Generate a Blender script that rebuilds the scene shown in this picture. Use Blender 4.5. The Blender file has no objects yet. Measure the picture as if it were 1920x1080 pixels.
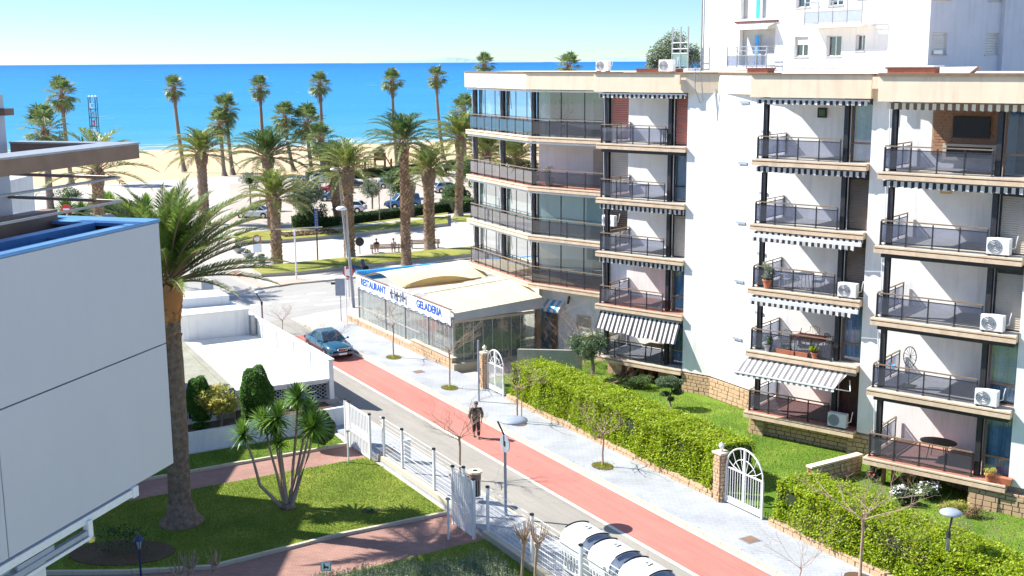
import bpy, math, random
import numpy as np
from mathutils import Matrix, Vector
random.seed(7); rng = np.random.default_rng(7)
scn = bpy.context.scene
COL = scn.collection
rad = math.radians
# ------------------------------------------------------------------ camera
FPX, CAMH, ROLL = 2230.0, 17.6, 0.006
PITCH = math.atan(424.2 / FPX)
F = Vector((0, math.cos(PITCH), -math.sin(PITCH)))
R0 = Vector((1, 0, 0)); U0 = R0.cross(F)
RT = R0 * math.cos(ROLL) - U0 * math.sin(ROLL)
UP = RT.cross(F)
CAM = Vector((0, 0, CAMH))
cd = bpy.data.cameras.new('camera'); cam = bpy.data.objects.new('camera', cd); COL.objects.link(cam)
cd.sensor_width = 36; cd.lens = 36 * FPX / 1920; cd.clip_start = .5; cd.clip_end = 120000
M = Matrix.Identity(4)
for i in range(3):
    M[i][0] = RT[i]; M[i][1] = UP[i]; M[i][2] = -F[i]; M[i][3] = CAM[i]
cam.matrix_world = M
scn.camera = cam
# ------------------------------------------------------------------ light
SUN_AZ, SUN_EL = -74.0, 44.0
w = bpy.data.worlds.new('World'); scn.world = w; w.use_nodes = True
nt = w.node_tree; bg = nt.nodes['Background']
sky = nt.nodes.new('ShaderNodeTexSky'); sky.sky_type = 'NISHITA'; sky.sun_disc = False
sky.sun_elevation = rad(SUN_EL); sky.sun_rotation = rad(SUN_AZ); sky.altitude = 0; sky.air_density = 0.8; sky.dust_density = 0.0; sky.ozone_density = 3.0
bg.inputs[1].default_value = 0.15
tint = nt.nodes.new('ShaderNodeVectorMath'); tint.operation = 'MULTIPLY'; 
gtc = nt.nodes.new('ShaderNodeTexCoord'); gsx = nt.nodes.new('ShaderNodeSeparateXYZ'); gr_ = nt.nodes.new('ShaderNodeValToRGB')   # pale horizon air, bluer just above; unseen upper sky kept brighter, neutral for fill
gr_.color_ramp.elements[0].position = 0.0; gr_.color_ramp.elements[0].color = (.36, .43, .46, 1); gr_.color_ramp.elements[1].position = .06; gr_.color_ramp.elements[1].color = (.33, .43, .535, 1); gr_e = gr_.color_ramp.elements.new(.5); gr_e.color = (.80, .80, .80, 1)
nt.links.new(gtc.outputs['Generated'], gsx.inputs[0]); nt.links.new(gsx.outputs[2], gr_.inputs[0]); nt.links.new(gr_.outputs[0], tint.inputs[1])
nt.links.new(sky.outputs[0], tint.inputs[0]); nt.links.new(tint.outputs[0], bg.inputs[0])
sd = bpy.data.lights.new('sun', 'SUN'); so = bpy.data.objects.new('sun', sd); COL.objects.link(so)
sd.energy = 4.8; sd.angle = rad(.5); sd.color = (1, .95, .87)
ce = math.cos(rad(SUN_EL))
sdir = Vector((math.sin(rad(SUN_AZ)) * ce, math.cos(rad(SUN_AZ)) * ce, math.sin(rad(SUN_EL))))
so.rotation_euler = sdir.to_track_quat('Z', 'Y').to_euler()
scn.view_settings.view_transform = 'Standard'; scn.view_settings.look = 'None'
scn.view_settings.exposure = 1.15; scn.view_settings.gamma = 1; scn.view_settings.use_curve_mapping = False
scn.render.engine = 'CYCLES'
scn.cycles.max_bounces = 8; scn.cycles.transparent_max_bounces = 24

# ------------------------------------------------------------------ frames: pixel of the photograph -> ground; street frame; building frame
def G(u, v, z=0.):
    d = F * FPX + RT * (u - 960) - UP * (v - 540)
    t = (z - CAMH) / d.z
    return (d.x * t, d.y * t)
def zat(u, v, b):
    d = F * FPX + RT * (u - 960) - UP * (v - 540)
    t = (b[0] * d.x + b[1] * d.y) / (d.x ** 2 + d.y ** 2)
    return CAMH + d.z * t
def W(t, s): return (.866 * t - .5 * s, .5 * t + .866 * s)
def B(X, Y): return (.783 * X + .622 * Y, -.622 * X + .783 * Y)
def ST(p): return (.866 * p[0] + .5 * p[1], -.5 * p[0] + .866 * p[1])
RZS = rad(30); RZB = math.atan2(-.622, .783)

# ------------------------------------------------------------------ materials
def nodes(name):
    m = bpy.data.materials.new(name); m.use_nodes = True
    n = m.node_tree.nodes; return m, n, m.node_tree.links, n['Principled BSDF']
def c4(c): return (c[0], c[1], c[2], 1)
def mat(name, col, col2=None, scale=3., rough=.7, metal=0., bump=0., bscale=None, spec=.5, detail=6, coord='Object', ratio=(.35, .65), transl=0.):
    m, n, l, p = nodes(name)
    p.inputs['Base Color'].default_value = c4(col); p.inputs['Roughness'].default_value = rough
    p.inputs['Metallic'].default_value = metal; p.inputs['Specular IOR Level'].default_value = spec
    tc = n.new('ShaderNodeTexCoord')
    if col2 is not None:
        t = n.new('ShaderNodeTexNoise'); t.inputs['Scale'].default_value = scale; t.inputs['Detail'].default_value = detail; t.inputs['Roughness'].default_value = .65
        l.new(tc.outputs[coord], t.inputs['Vector'])
        r = n.new('ShaderNodeValToRGB'); r.color_ramp.elements[0].position = ratio[0]; r.color_ramp.elements[1].position = ratio[1]
        r.color_ramp.elements[0].color = c4(col); r.color_ramp.elements[1].color = c4(col2)
        l.new(t.outputs['Fac'], r.inputs[0]); l.new(r.outputs[0], p.inputs['Base Color'])
    if bump:
        t2 = n.new('ShaderNodeTexNoise'); t2.inputs['Scale'].default_value = bscale or scale * 4; t2.inputs['Detail'].default_value = 5
        l.new(tc.outputs[coord], t2.inputs['Vector'])
        b = n.new('ShaderNodeBump'); b.inputs['Strength'].default_value = min(1, bump); b.inputs['Distance'].default_value = .02 * max(1, bump)
        l.new(t2.outputs['Fac'], b.inputs['Height']); l.new(b.outputs[0], p.inputs['Normal'])
    return m
def leafmat(name, cols, transl=.35, rough=.55):
    m, n, l, p = nodes(name)
    g = n.new('ShaderNodeNewGeometry'); r = n.new('ShaderNodeValToRGB')
    e = r.color_ramp.elements
    e[0].color = c4(cols[0]); e[-1].color = c4(cols[-1])
    for i, c in enumerate(cols[1:-1]):
        x = e.new((i + 1) / (len(cols) - 1)); x.color = c4(c)
    l.new(g.outputs['Random Per Island'], r.inputs[0]); l.new(r.outputs[0], p.inputs['Base Color'])
    p.inputs['Roughness'].default_value = rough; p.inputs['Specular IOR Level'].default_value = .35
    tr = n.new('ShaderNodeBsdfTranslucent'); mx = n.new('ShaderNodeMixShader'); mx.inputs[0].default_value = transl
    l.new(r.outputs[0], tr.inputs[0]); l.new(p.outputs[0], mx.inputs[1]); l.new(tr.outputs[0], mx.inputs[2])
    l.new(mx.outputs[0], n['Material Output'].inputs[0])
    return m
def glass(name, tint, refl=.12, alpha=.85, rough=.02, fk=1.3):
    """thin sheet of tinted glass: what is behind shows through, tinted, plus a reflection"""
    m, n, l, p = nodes(name)
    tb = n.new('ShaderNodeBsdfTransparent'); tb.inputs[0].default_value = c4(tint)
    gb = n.new('ShaderNodeBsdfGlossy'); gb.inputs['Roughness'].default_value = rough; gb.inputs[0].default_value = (1, 1, 1, 1)
    lw = n.new('ShaderNodeFresnel'); lw.inputs[0].default_value = 1.5
    ma = n.new('ShaderNodeMath'); ma.operation = 'MULTIPLY_ADD'; ma.inputs[1].default_value = fk; ma.inputs[2].default_value = refl
    l.new(lw.outputs[0], ma.inputs[0])
    mx = n.new('ShaderNodeMixShader'); l.new(ma.outputs[0], mx.inputs[0]); l.new(tb.outputs[0], mx.inputs[1]); l.new(gb.outputs[0], mx.inputs[2])
    if alpha < 1:
        df = n.new('ShaderNodeBsdfDiffuse'); df.inputs[0].default_value = c4([.35 * x + .1 for x in tint])
        m2 = n.new('ShaderNodeMixShader'); m2.inputs[0].default_value = 1 - alpha
        l.new(mx.outputs[0], m2.inputs[1]); l.new(df.outputs[0], m2.inputs[2]); l.new(m2.outputs[0], n['Material Output'].inputs[0])
    else: l.new(mx.outputs[0], n['Material Output'].inputs[0])
    return m
def stripes(name, ca, cb, scale, axis=0, sharp=.5, rough=.8, rot=None):
    m, n, l, p = nodes(name)
    tc = n.new('ShaderNodeTexCoord'); sx = n.new('ShaderNodeSeparateXYZ'); l.new(tc.outputs['Object'], sx.inputs[0])
    a = n.new('ShaderNodeMath'); a.operation = 'MULTIPLY'; a.inputs[1].default_value = scale; l.new(sx.outputs[axis], a.inputs[0])
    b = n.new('ShaderNodeMath'); b.operation = 'FRACT'; l.new(a.outputs[0], b.inputs[0])
    c = n.new('ShaderNodeMath'); c.operation = 'GREATER_THAN'; c.inputs[1].default_value = sharp; l.new(b.outputs[0], c.inputs[0])
    x = n.new('ShaderNodeMix'); x.data_type = 'RGBA'; x.inputs[6].default_value = c4(ca); x.inputs[7].default_value = c4(cb)
    l.new(c.outputs[0], x.inputs[0]); l.new(x.outputs[2], p.inputs['Base Color']); p.inputs['Roughness'].default_value = rough
    return m
def brickmat(name, c1, c2, mortar, sx, sy, mort=.02, rough=.85, rot=0., noise=None, offset=.5):
    m, n, l, p = nodes(name)
    tc = n.new('ShaderNodeTexCoord'); mp = n.new('ShaderNodeMapping'); mp.inputs['Rotation'].default_value = (0, 0, rot)
    l.new(tc.outputs['Object'], mp.inputs[0])
    b = n.new('ShaderNodeTexBrick'); b.inputs['Color1'].default_value = c4(c1); b.inputs['Color2'].default_value = c4(c2); b.inputs['Mortar'].default_value = c4(mortar)
    b.inputs['Scale'].default_value = 1; b.inputs['Brick Width'].default_value = sx; b.inputs['Row Height'].default_value = sy; b.inputs['Mortar Size'].default_value = mort; b.inputs['Mortar Smooth'].default_value = .3
    b.offset = offset
    l.new(mp.outputs[0], b.inputs[0])
    t = n.new('ShaderNodeTexNoise'); t.inputs['Scale'].default_value = .7; t.inputs['Detail'].default_value = 8; l.new(tc.outputs['Object'], t.inputs[0])
    r = n.new('ShaderNodeMapRange'); r.inputs[1].default_value = .3; r.inputs[2].default_value = .7; r.inputs[3].default_value = .82; r.inputs[4].default_value = 1.1; l.new(t.outputs[0], r.inputs[0])
    x = n.new('ShaderNodeVectorMath'); x.operation = 'SCALE'; l.new(b.outputs[0], x.inputs[0]); l.new(r.outputs[0], x.inputs['Scale'])
    l.new(x.outputs[0], p.inputs['Base Color']); p.inputs['Roughness'].default_value = rough
    bp = n.new('ShaderNodeBump'); bp.inputs['Strength'].default_value = .5; bp.inputs['Distance'].default_value = .01; bp.invert = True
    l.new(b.outputs['Fac'], bp.inputs['Height']); l.new(bp.outputs[0], p.inputs['Normal'])
    return m
def groundmat(name, base, blotch, s1=.25, fine=None, s2=14., rough=.9, crack=0., streak=0., ang=30):
    """large soft blotches times fine grain, in world metres"""
    m, n, l, p = nodes(name)
    tc = n.new('ShaderNodeTexCoord')
    t = n.new('ShaderNodeTexNoise'); t.inputs['Scale'].default_value = s1; t.inputs['Detail'].default_value = 7; t.inputs['Roughness'].default_value = .6; l.new(tc.outputs['Object'], t.inputs[0])
    r = n.new('ShaderNodeValToRGB'); r.color_ramp.elements[0].position = .32; r.color_ramp.elements[1].position = .68
    r.color_ramp.elements[0].color = c4(base); r.color_ramp.elements[1].color = c4(blotch); l.new(t.outputs[0], r.inputs[0])
    t2 = n.new('ShaderNodeTexNoise'); t2.inputs['Scale'].default_value = s2; t2.inputs['Detail'].default_value = 4; l.new(tc.outputs['Object'], t2.inputs[0])
    mr = n.new('ShaderNodeMapRange'); mr.inputs[1].default_value = .3; mr.inputs[2].default_value = .7
    f = fine or (.86, 1.12); mr.inputs[3].default_value = f[0]; mr.inputs[4].default_value = f[1]; l.new(t2.outputs[0], mr.inputs[0])
    x = n.new('ShaderNodeVectorMath'); x.operation = 'SCALE'; l.new(r.outputs[0], x.inputs[0]); l.new(mr.outputs[0], x.inputs['Scale'])
    last = x.outputs[0]
    if crack:
        v = n.new('ShaderNodeTexVoronoi'); v.feature = 'DISTANCE_TO_EDGE'; v.inputs['Scale'].default_value = .35; l.new(tc.outputs['Object'], v.inputs[0])
        g = n.new('ShaderNodeMapRange'); g.inputs[1].default_value = 0; g.inputs[2].default_value = .012; g.inputs[3].default_value = 1 - crack; g.inputs[4].default_value = 1; l.new(v.outputs[0], g.inputs[0])
        y = n.new('ShaderNodeVectorMath'); y.operation = 'SCALE'; l.new(last, y.inputs[0]); l.new(g.outputs[0], y.inputs['Scale']); last = y.outputs[0]
    if streak:   # wear and stains drawn out along the direction of travel
        mp = n.new('ShaderNodeMapping'); mp.vector_type = 'TEXTURE'; mp.inputs['Rotation'].default_value = (0, 0, rad(ang)); mp.inputs['Scale'].default_value = (1 / 2.6, 1 / .22, 1); l.new(tc.outputs['Object'], mp.inputs[0])
        t5 = n.new('ShaderNodeTexNoise'); t5.inputs['Scale'].default_value = 1; t5.inputs['Detail'].default_value = 8; t5.inputs['Roughness'].default_value = .7; l.new(mp.outputs[0], t5.inputs['Vector'])
        g5 = n.new('ShaderNodeMapRange'); g5.inputs[1].default_value = .35; g5.inputs[2].default_value = .7; g5.inputs[3].default_value = 1.04; g5.inputs[4].default_value = 1 - streak; l.new(t5.outputs[0], g5.inputs[0])
        t6 = n.new('ShaderNodeTexNoise'); t6.inputs['Scale'].default_value = .9; t6.inputs['Detail'].default_value = 3; l.new(tc.outputs['Object'], t6.inputs[0])
        g6 = n.new('ShaderNodeMapRange'); g6.inputs[1].default_value = .66; g6.inputs[2].default_value = .72; g6.inputs[3].default_value = 1; g6.inputs[4].default_value = 1 - streak * 1.2; l.new(t6.outputs[0], g6.inputs[0])
        mm = n.new('ShaderNodeMath'); mm.operation = 'MULTIPLY'; l.new(g5.outputs[0], mm.inputs[0]); l.new(g6.outputs[0], mm.inputs[1])
        y = n.new('ShaderNodeVectorMath'); y.operation = 'SCALE'; l.new(last, y.inputs[0]); l.new(mm.outputs[0], y.inputs['Scale']); last = y.outputs[0]
    l.new(last, p.inputs['Base Color']); p.inputs['Roughness'].default_value = rough; p.inputs['Specular IOR Level'].default_value = .2
    b = n.new('ShaderNodeBump'); b.inputs['Strength'].default_value = .4; b.inputs['Distance'].default_value = .01; l.new(t2.outputs[0], b.inputs['Height']); l.new(b.outputs[0], p.inputs['Normal'])
    return m

MT = dict(
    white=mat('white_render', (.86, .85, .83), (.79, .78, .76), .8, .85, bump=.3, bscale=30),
    towershade=mat('tower_shade_tint', (.56, .585, .65), (.50, .53, .60), .5, .85, bump=.2, bscale=20),  # tower white darkened and blued: shade of the unlit side painted in
    white2=mat('white_paint', (.74, .76, .78), (.66, .68, .71), .6, .6, bump=.1, bscale=12),
    panel=mat('composite_panel', (.54, .545, .58), (.51, .52, .56), .35, .55),
    cream=mat('cream_render', (.80, .66, .50), (.74, .60, .44), .7, .85, bump=.2, bscale=25),
    fascia=mat('slab_fascia', (.72, .56, .40), (.58, .44, .31), 2.5, .8, bump=.2),
    groove=mat('slab_groove', (.16, .10, .07), (.22, .15, .10), 3., .8),
    darkmetal=mat('dark_steel', (.030, .030, .036), (.05, .05, .055), 8., .45, .3),
    bronze=mat('bronze_handrail', (.22, .16, .11), (.30, .22, .15), 6., .5, .3),
    whitemetal=mat('white_metal', (.78, .79, .80), (.7, .71, .72), 5., .45),
    greymetal=mat('grey_metal', (.30, .31, .33), (.38, .39, .4), 6., .45, .4),
    bluemetal=mat('blue_flashing', (.10, .26, .55), (.13, .32, .62), 2., .35, .3),
    brown=mat('brown_cladding', (.24, .15, .105), (.19, .115, .08), 2., .55),
    railglass=glass('tinted_rail_glass', (.62, .65, .74), .01, .88, fk=.35),
    darkglass=glass('smoked_rail_glass', (.50, .50, .56), .01, .93, fk=.3),
    clearglass=glass('clear_glass', (.88, .95, .93), .03, .90, fk=.8),
    restglass=glass('restaurant_glass', (.90, .96, .94), .03, .78, fk=.7),
    aquaglass=glass('aqua_glass', (.70, .92, .90), .05, .75, fk=.6),
    windowglass=glass('window_glass', (.80, .88, .95), .07, 1, fk=.9),
    carglass=mat('car_window_glass', (.015, .03, .045), None, rough=.06, spec=.8),
    curtain=mat('curtain_cloth', (.42, .60, .72), (.66, .76, .82), 5., .9),
    curtainw=mat('pale_curtain_cloth', (.55, .58, .60), (.70, .72, .72), 6., .9),
    tile=groundmat('balcony_tile', (.42, .41, .38), (.36, .35, .33), 1.2, s2=9.),
    tilered=groundmat('red_balcony_tile', (.40, .20, .15), (.33, .17, .13), 1.2, s2=9.),
    shutterbrown=mat('brown_shutter', (.20, .15, .11), (.15, .11, .08), 2., .6),
    shutterbeige=mat('beige_shutter', (.50, .44, .37), (.44, .38, .31), 2., .6),
    shutterwhite=mat('white_shutter', (.68, .66, .63), (.6, .58, .55), 2., .6),
    shutterred=mat('red_shutter', (.55, .20, .14), (.46, .16, .11), 2., .6),
    doorred=mat('dark_red_door', (.12, .035, .03), (.08, .025, .02), 3., .5),
    stone=leafmat('sandstone', [(.46, .31, .18), (.56, .42, .27), (.60, .48, .34), (.50, .34, .21), (.62, .52, .38), (.38, .20, .12)], 0, .9),
    mortar=mat('mortar', (.42, .33, .23), (.32, .25, .17), 4., .95, bump=.5),
    concrete=groundmat('concrete', (.42, .40, .36), (.34, .32, .28), .8, s2=10.),
    kerb=leafmat('kerb_stone', [(.46, .41, .31), (.52, .47, .37), (.40, .35, .26)], 0, .9),
    asphalt=groundmat('grey_asphalt', (.325, .307, .272), (.285, .27, .24), .18, (.9, 1.1), 20., crack=.14, streak=.16),
    asphaltmain=groundmat('main_road_asphalt', (.38, .37, .35), (.33, .32, .30), .12, (.92, 1.08), 16., streak=.12, ang=-50),
    redlane=groundmat('red_lane_coating', (.50, .20, .165), (.45, .17, .14), .22, (.93, 1.07), 12., streak=.14),
    linepaint=mat('road_paint', (.72, .68, .58), (.62, .58, .49), 4., .8),
    promenade=groundmat('promenade_paving', (.50, .455, .40), (.45, .41, .36), .08, (.95, 1.05), 3.),
    pinkpave=groundmat('pink_paving', (.55, .36, .30), (.50, .33, .27), .3, (.9, 1.1), 6.),
    sidewalk=brickmat('grey_paving_blocks', (.345, .365, .39), (.37, .388, .41), (.29, .305, .33), .42, .21, .012),
    pinkbrick=brickmat('pink_brick_paving', (.36, .20, .155), (.30, .165, .13), (.20, .12, .10), .24, .12, .008),
    sand=groundmat('beach_sand', (.56, .42, .27), (.50, .36, .22), .03, (.94, 1.05), 1.2),
    lot=groundmat('car_park_surface', (.44, .38, .32), (.38, .33, .28), .1, (.93, 1.06), 5.),
    soil=groundmat('garden_soil', (.10, .06, .04), (.14, .09, .06), 1., s2=20.),
    rubber=mat('rubber', (.015, .015, .015), None, rough=.85),
    bark=mat('palm_bark', (.13, .085, .06), (.26, .19, .14), 5., .95, bump=1., bscale=18),
    barkgrey=mat('grey_bark', (.17, .13, .10), (.28, .23, .19), 6., .95, bump=1., bscale=20),
    boot=leafmat('palm_leaf_base', [(.16, .09, .05), (.30, .18, .10), (.40, .27, .16), (.22, .13, .07)], 0, .9),
    bootorange=leafmat('fresh_leaf_base', [(.50, .23, .08), (.42, .17, .06), (.55, .28, .11)], 0, .8),
    twig=mat('bare_bark', (.30, .20, .15), (.42, .31, .24), 9., .9),
    frond=leafmat('date_palm_leaf', [(.045, .105, .035), (.075, .15, .04), (.11, .20, .045), (.16, .24, .06), (.06, .13, .05)], .3, .4),
    frondnear=leafmat('near_palm_leaf', [(.07, .14, .035), (.12, .21, .04), (.18, .28, .05), (.28, .34, .07), (.10, .19, .05)], .35, .38),
    frondy=leafmat('yellowish_palm_leaf', [(.13, .20, .045), (.21, .27, .055), (.30, .32, .08), (.16, .24, .06)], .35, .4),
    fan=leafmat('fan_palm_leaf', [(.09, .15, .05), (.14, .22, .07), (.21, .28, .10), (.27, .31, .14)], .3, .45),
    deadfan=leafmat('dead_palm_leaf', [(.22, .15, .09), (.32, .24, .15), (.16, .11, .07)], .2, .8),
    yucca=leafmat('yucca_leaf', [(.08, .18, .025), (.15, .28, .035), (.24, .38, .06)], .25, .4),
    hedge=leafmat('hedge_leaf', [(.16, .26, .010), (.26, .39, .012), (.38, .49, .015), (.31, .43, .012), (.48, .52, .03), (.20, .31, .012)], .45, .5),
    hedgedark=leafmat('dark_hedge_leaf', [(.025, .06, .02), (.04, .09, .025), (.06, .12, .035)], .3, .6),
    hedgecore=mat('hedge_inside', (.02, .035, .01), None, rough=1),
    leafmid=leafmat('tree_leaf', [(.05, .11, .03), (.09, .16, .04), (.14, .22, .06), (.07, .12, .035)], .35, .5),
    leafolive=leafmat('olive_leaf', [(.11, .15, .09), (.17, .22, .13), (.24, .28, .18), (.30, .34, .24)], .3, .6),
    leafyellow=leafmat('variegated_leaf', [(.55, .50, .10), (.36, .40, .07), (.70, .60, .20), (.24, .32, .06), (.60, .42, .12)], .4, .5),
    leafgrey=leafmat('oleander_leaf', [(.07, .13, .06), (.12, .19, .09), (.18, .25, .14)], .3, .5),
    cypress=leafmat('cypress_leaf', [(.05, .14, .02), (.08, .20, .025), (.13, .26, .04)], .25, .7),
    petal=leafmat('white_petal', [(.85, .85, .82), (.75, .76, .75)], .3, .6),
    petalred=leafmat('red_petal', [(.5, .03, .04), (.6, .08, .08)], .3, .6),
    terracotta=mat('terracotta', (.48, .16, .08), (.40, .13, .07), 6., .8),
    canvas=mat('cream_canvas', (.68, .60, .40), (.62, .54, .34), .5, .8, bump=.2, bscale=3),
    canvasgrey=mat('grey_canvas', (.50, .50, .50), (.42, .42, .43), 1., .8),
    canvasyellow=mat('ochre_canvas', (.66, .46, .18), (.60, .41, .16), 1., .8),
    blue=mat('sky_blue_paint', (.04, .36, .80), (.05, .42, .85), 2., .4),
    textblue=mat('sign_blue', (.02, .10, .42), None, rough=.5),
    signwhite=mat('sign_white', (.78, .84, .90), None, rough=.5),
    signred=mat('sign_red', (.62, .03, .04), None, rough=.5),
    black=mat('black_plastic', (.012, .012, .014), None, rough=.5),
    wood=mat('playground_wood', (.28, .11, .05), (.20, .08, .04), 5., .8),
    redtable=mat('red_table_top', (.55, .06, .04), (.45, .05, .03), 5., .5),
    chrome=mat('chrome', (.6, .6, .62), None, rough=.15, metal=1),
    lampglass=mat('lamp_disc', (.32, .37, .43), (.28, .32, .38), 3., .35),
    skin=mat('skin', (.45, .26, .18), None, rough=.6),
    camo=mat('patterned_dark_jacket', (.025, .022, .018), (.12, .10, .075), 9., .9, ratio=(.45, .55)),
    trousers=mat('dark_trousers', (.025, .022, .022), (.045, .04, .04), 6., .9),
    container=mat('container_plastic', (.66, .69, .70), (.60, .63, .65), 2., .45),
    containerlid=mat('container_lid', (.16, .20, .27), (.20, .24, .32), 2., .4),
    metalroof=mat('white_roof_coating', (.78, .78, .75), (.70, .70, .66), .5, .6),
    oldroof=groundmat('old_grey_roof', (.33, .33, .27), (.25, .25, .20), .6, s2=6.),
    brickred=mat('red_brick', (.34, .12, .07), (.26, .09, .06), 5., .9),
    scooter=mat('paint_navy', (.02, .04, .12), None, rough=.3),
)
for k, (a, b) in dict(awning=((.62, .61, .59), (.022, .022, .028)), awningtan=((.76, .70, .58), (.20, .12, .07)), awningpale=((.78, .76, .70), (.16, .16, .17)), awningblue=((.80, .86, .90), (.05, .40, .80))).items():
    MT[k] = stripes(k + '_cloth', a, b, {'awning': 3.6, 'awningtan': 3.4, 'awningpale': 3.6, 'awningblue': 2.2}[k])
def weathered(m, amount=.10):
    n = m.node_tree.nodes; l = m.node_tree.links; p = n['Principled BSDF']; src = p.inputs['Base Color'].links[0].from_socket
    tc = n.new('ShaderNodeTexCoord'); mp = n.new('ShaderNodeMapping'); mp.inputs['Scale'].default_value = (1.7, 1.7, .16); l.new(tc.outputs['Object'], mp.inputs[0])
    t = n.new('ShaderNodeTexNoise'); t.inputs['Scale'].default_value = 1.6; t.inputs['Detail'].default_value = 9; t.inputs['Roughness'].default_value = .7; l.new(mp.outputs[0], t.inputs['Vector'])
    g = n.new('ShaderNodeMapRange'); g.inputs[1].default_value = .5; g.inputs[2].default_value = .78; g.inputs[3].default_value = 1; g.inputs[4].default_value = 1 - amount * 2.2; l.new(t.outputs[0], g.inputs[0])
    y = n.new('ShaderNodeVectorMath'); y.operation = 'SCALE'; l.new(src, y.inputs[0]); l.new(g.outputs[0], y.inputs['Scale']); l.new(y.outputs[0], p.inputs['Base Color'])
for k_ in ('white', 'white2', 'towershade', 'cream', 'fascia', 'metalroof', 'container'): weathered(MT[k_])
weathered(MT['panel'], .012)
# lawn: blade-scale grain, mowing blotches
def lawnmat(name, a, b, c):
    m, n, l, p = nodes(name)
    tc = n.new('ShaderNodeTexCoord')
    t = n.new('ShaderNodeTexNoise'); t.inputs['Scale'].default_value = .5; t.inputs['Detail'].default_value = 8; l.new(tc.outputs['Object'], t.inputs[0])
    r = n.new('ShaderNodeValToRGB'); e = r.color_ramp.elements; e[0].position = .3; e[1].position = .72; e[0].color = c4(a); e[1].color = c4(c); x = e.new(.5); x.color = c4(b); l.new(t.outputs[0], r.inputs[0])
    t2 = n.new('ShaderNodeTexNoise'); t2.inputs['Scale'].default_value = 18; t2.inputs['Detail'].default_value = 6; l.new(tc.outputs['Object'], t2.inputs[0])
    mr = n.new('ShaderNodeMapRange'); mr.inputs[1].default_value = .3; mr.inputs[2].default_value = .7; mr.inputs[3].default_value = .62; mr.inputs[4].default_value = 1.35; l.new(t2.outputs[0], mr.inputs[0])
    s = n.new('ShaderNodeVectorMath'); s.operation = 'SCALE'; l.new(r.outputs[0], s.inputs[0]); l.new(mr.outputs[0], s.inputs['Scale']); l.new(s.outputs[0], p.inputs['Base Color'])
    p.inputs['Roughness'].default_value = .95; p.inputs['Specular IOR Level'].default_value = .1
    bm = n.new('ShaderNodeBump'); bm.inputs['Strength'].default_value = .9; bm.inputs['Distance'].default_value = .04; l.new(t2.outputs[0], bm.inputs['Height']); l.new(bm.outputs[0], p.inputs['Normal'])
    return m
MT['lawn'] = lawnmat('lawn_grass', (.095, .15, .02), (.155, .215, .03), (.24, .28, .05))
MT['lawn2'] = lawnmat('green_lawn', (.07, .145, .018), (.115, .205, .024), (.18, .26, .038))
MT['drygrass'] = lawnmat('dry_grass', (.17, .20, .035), (.26, .27, .06), (.34, .31, .10))

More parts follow.
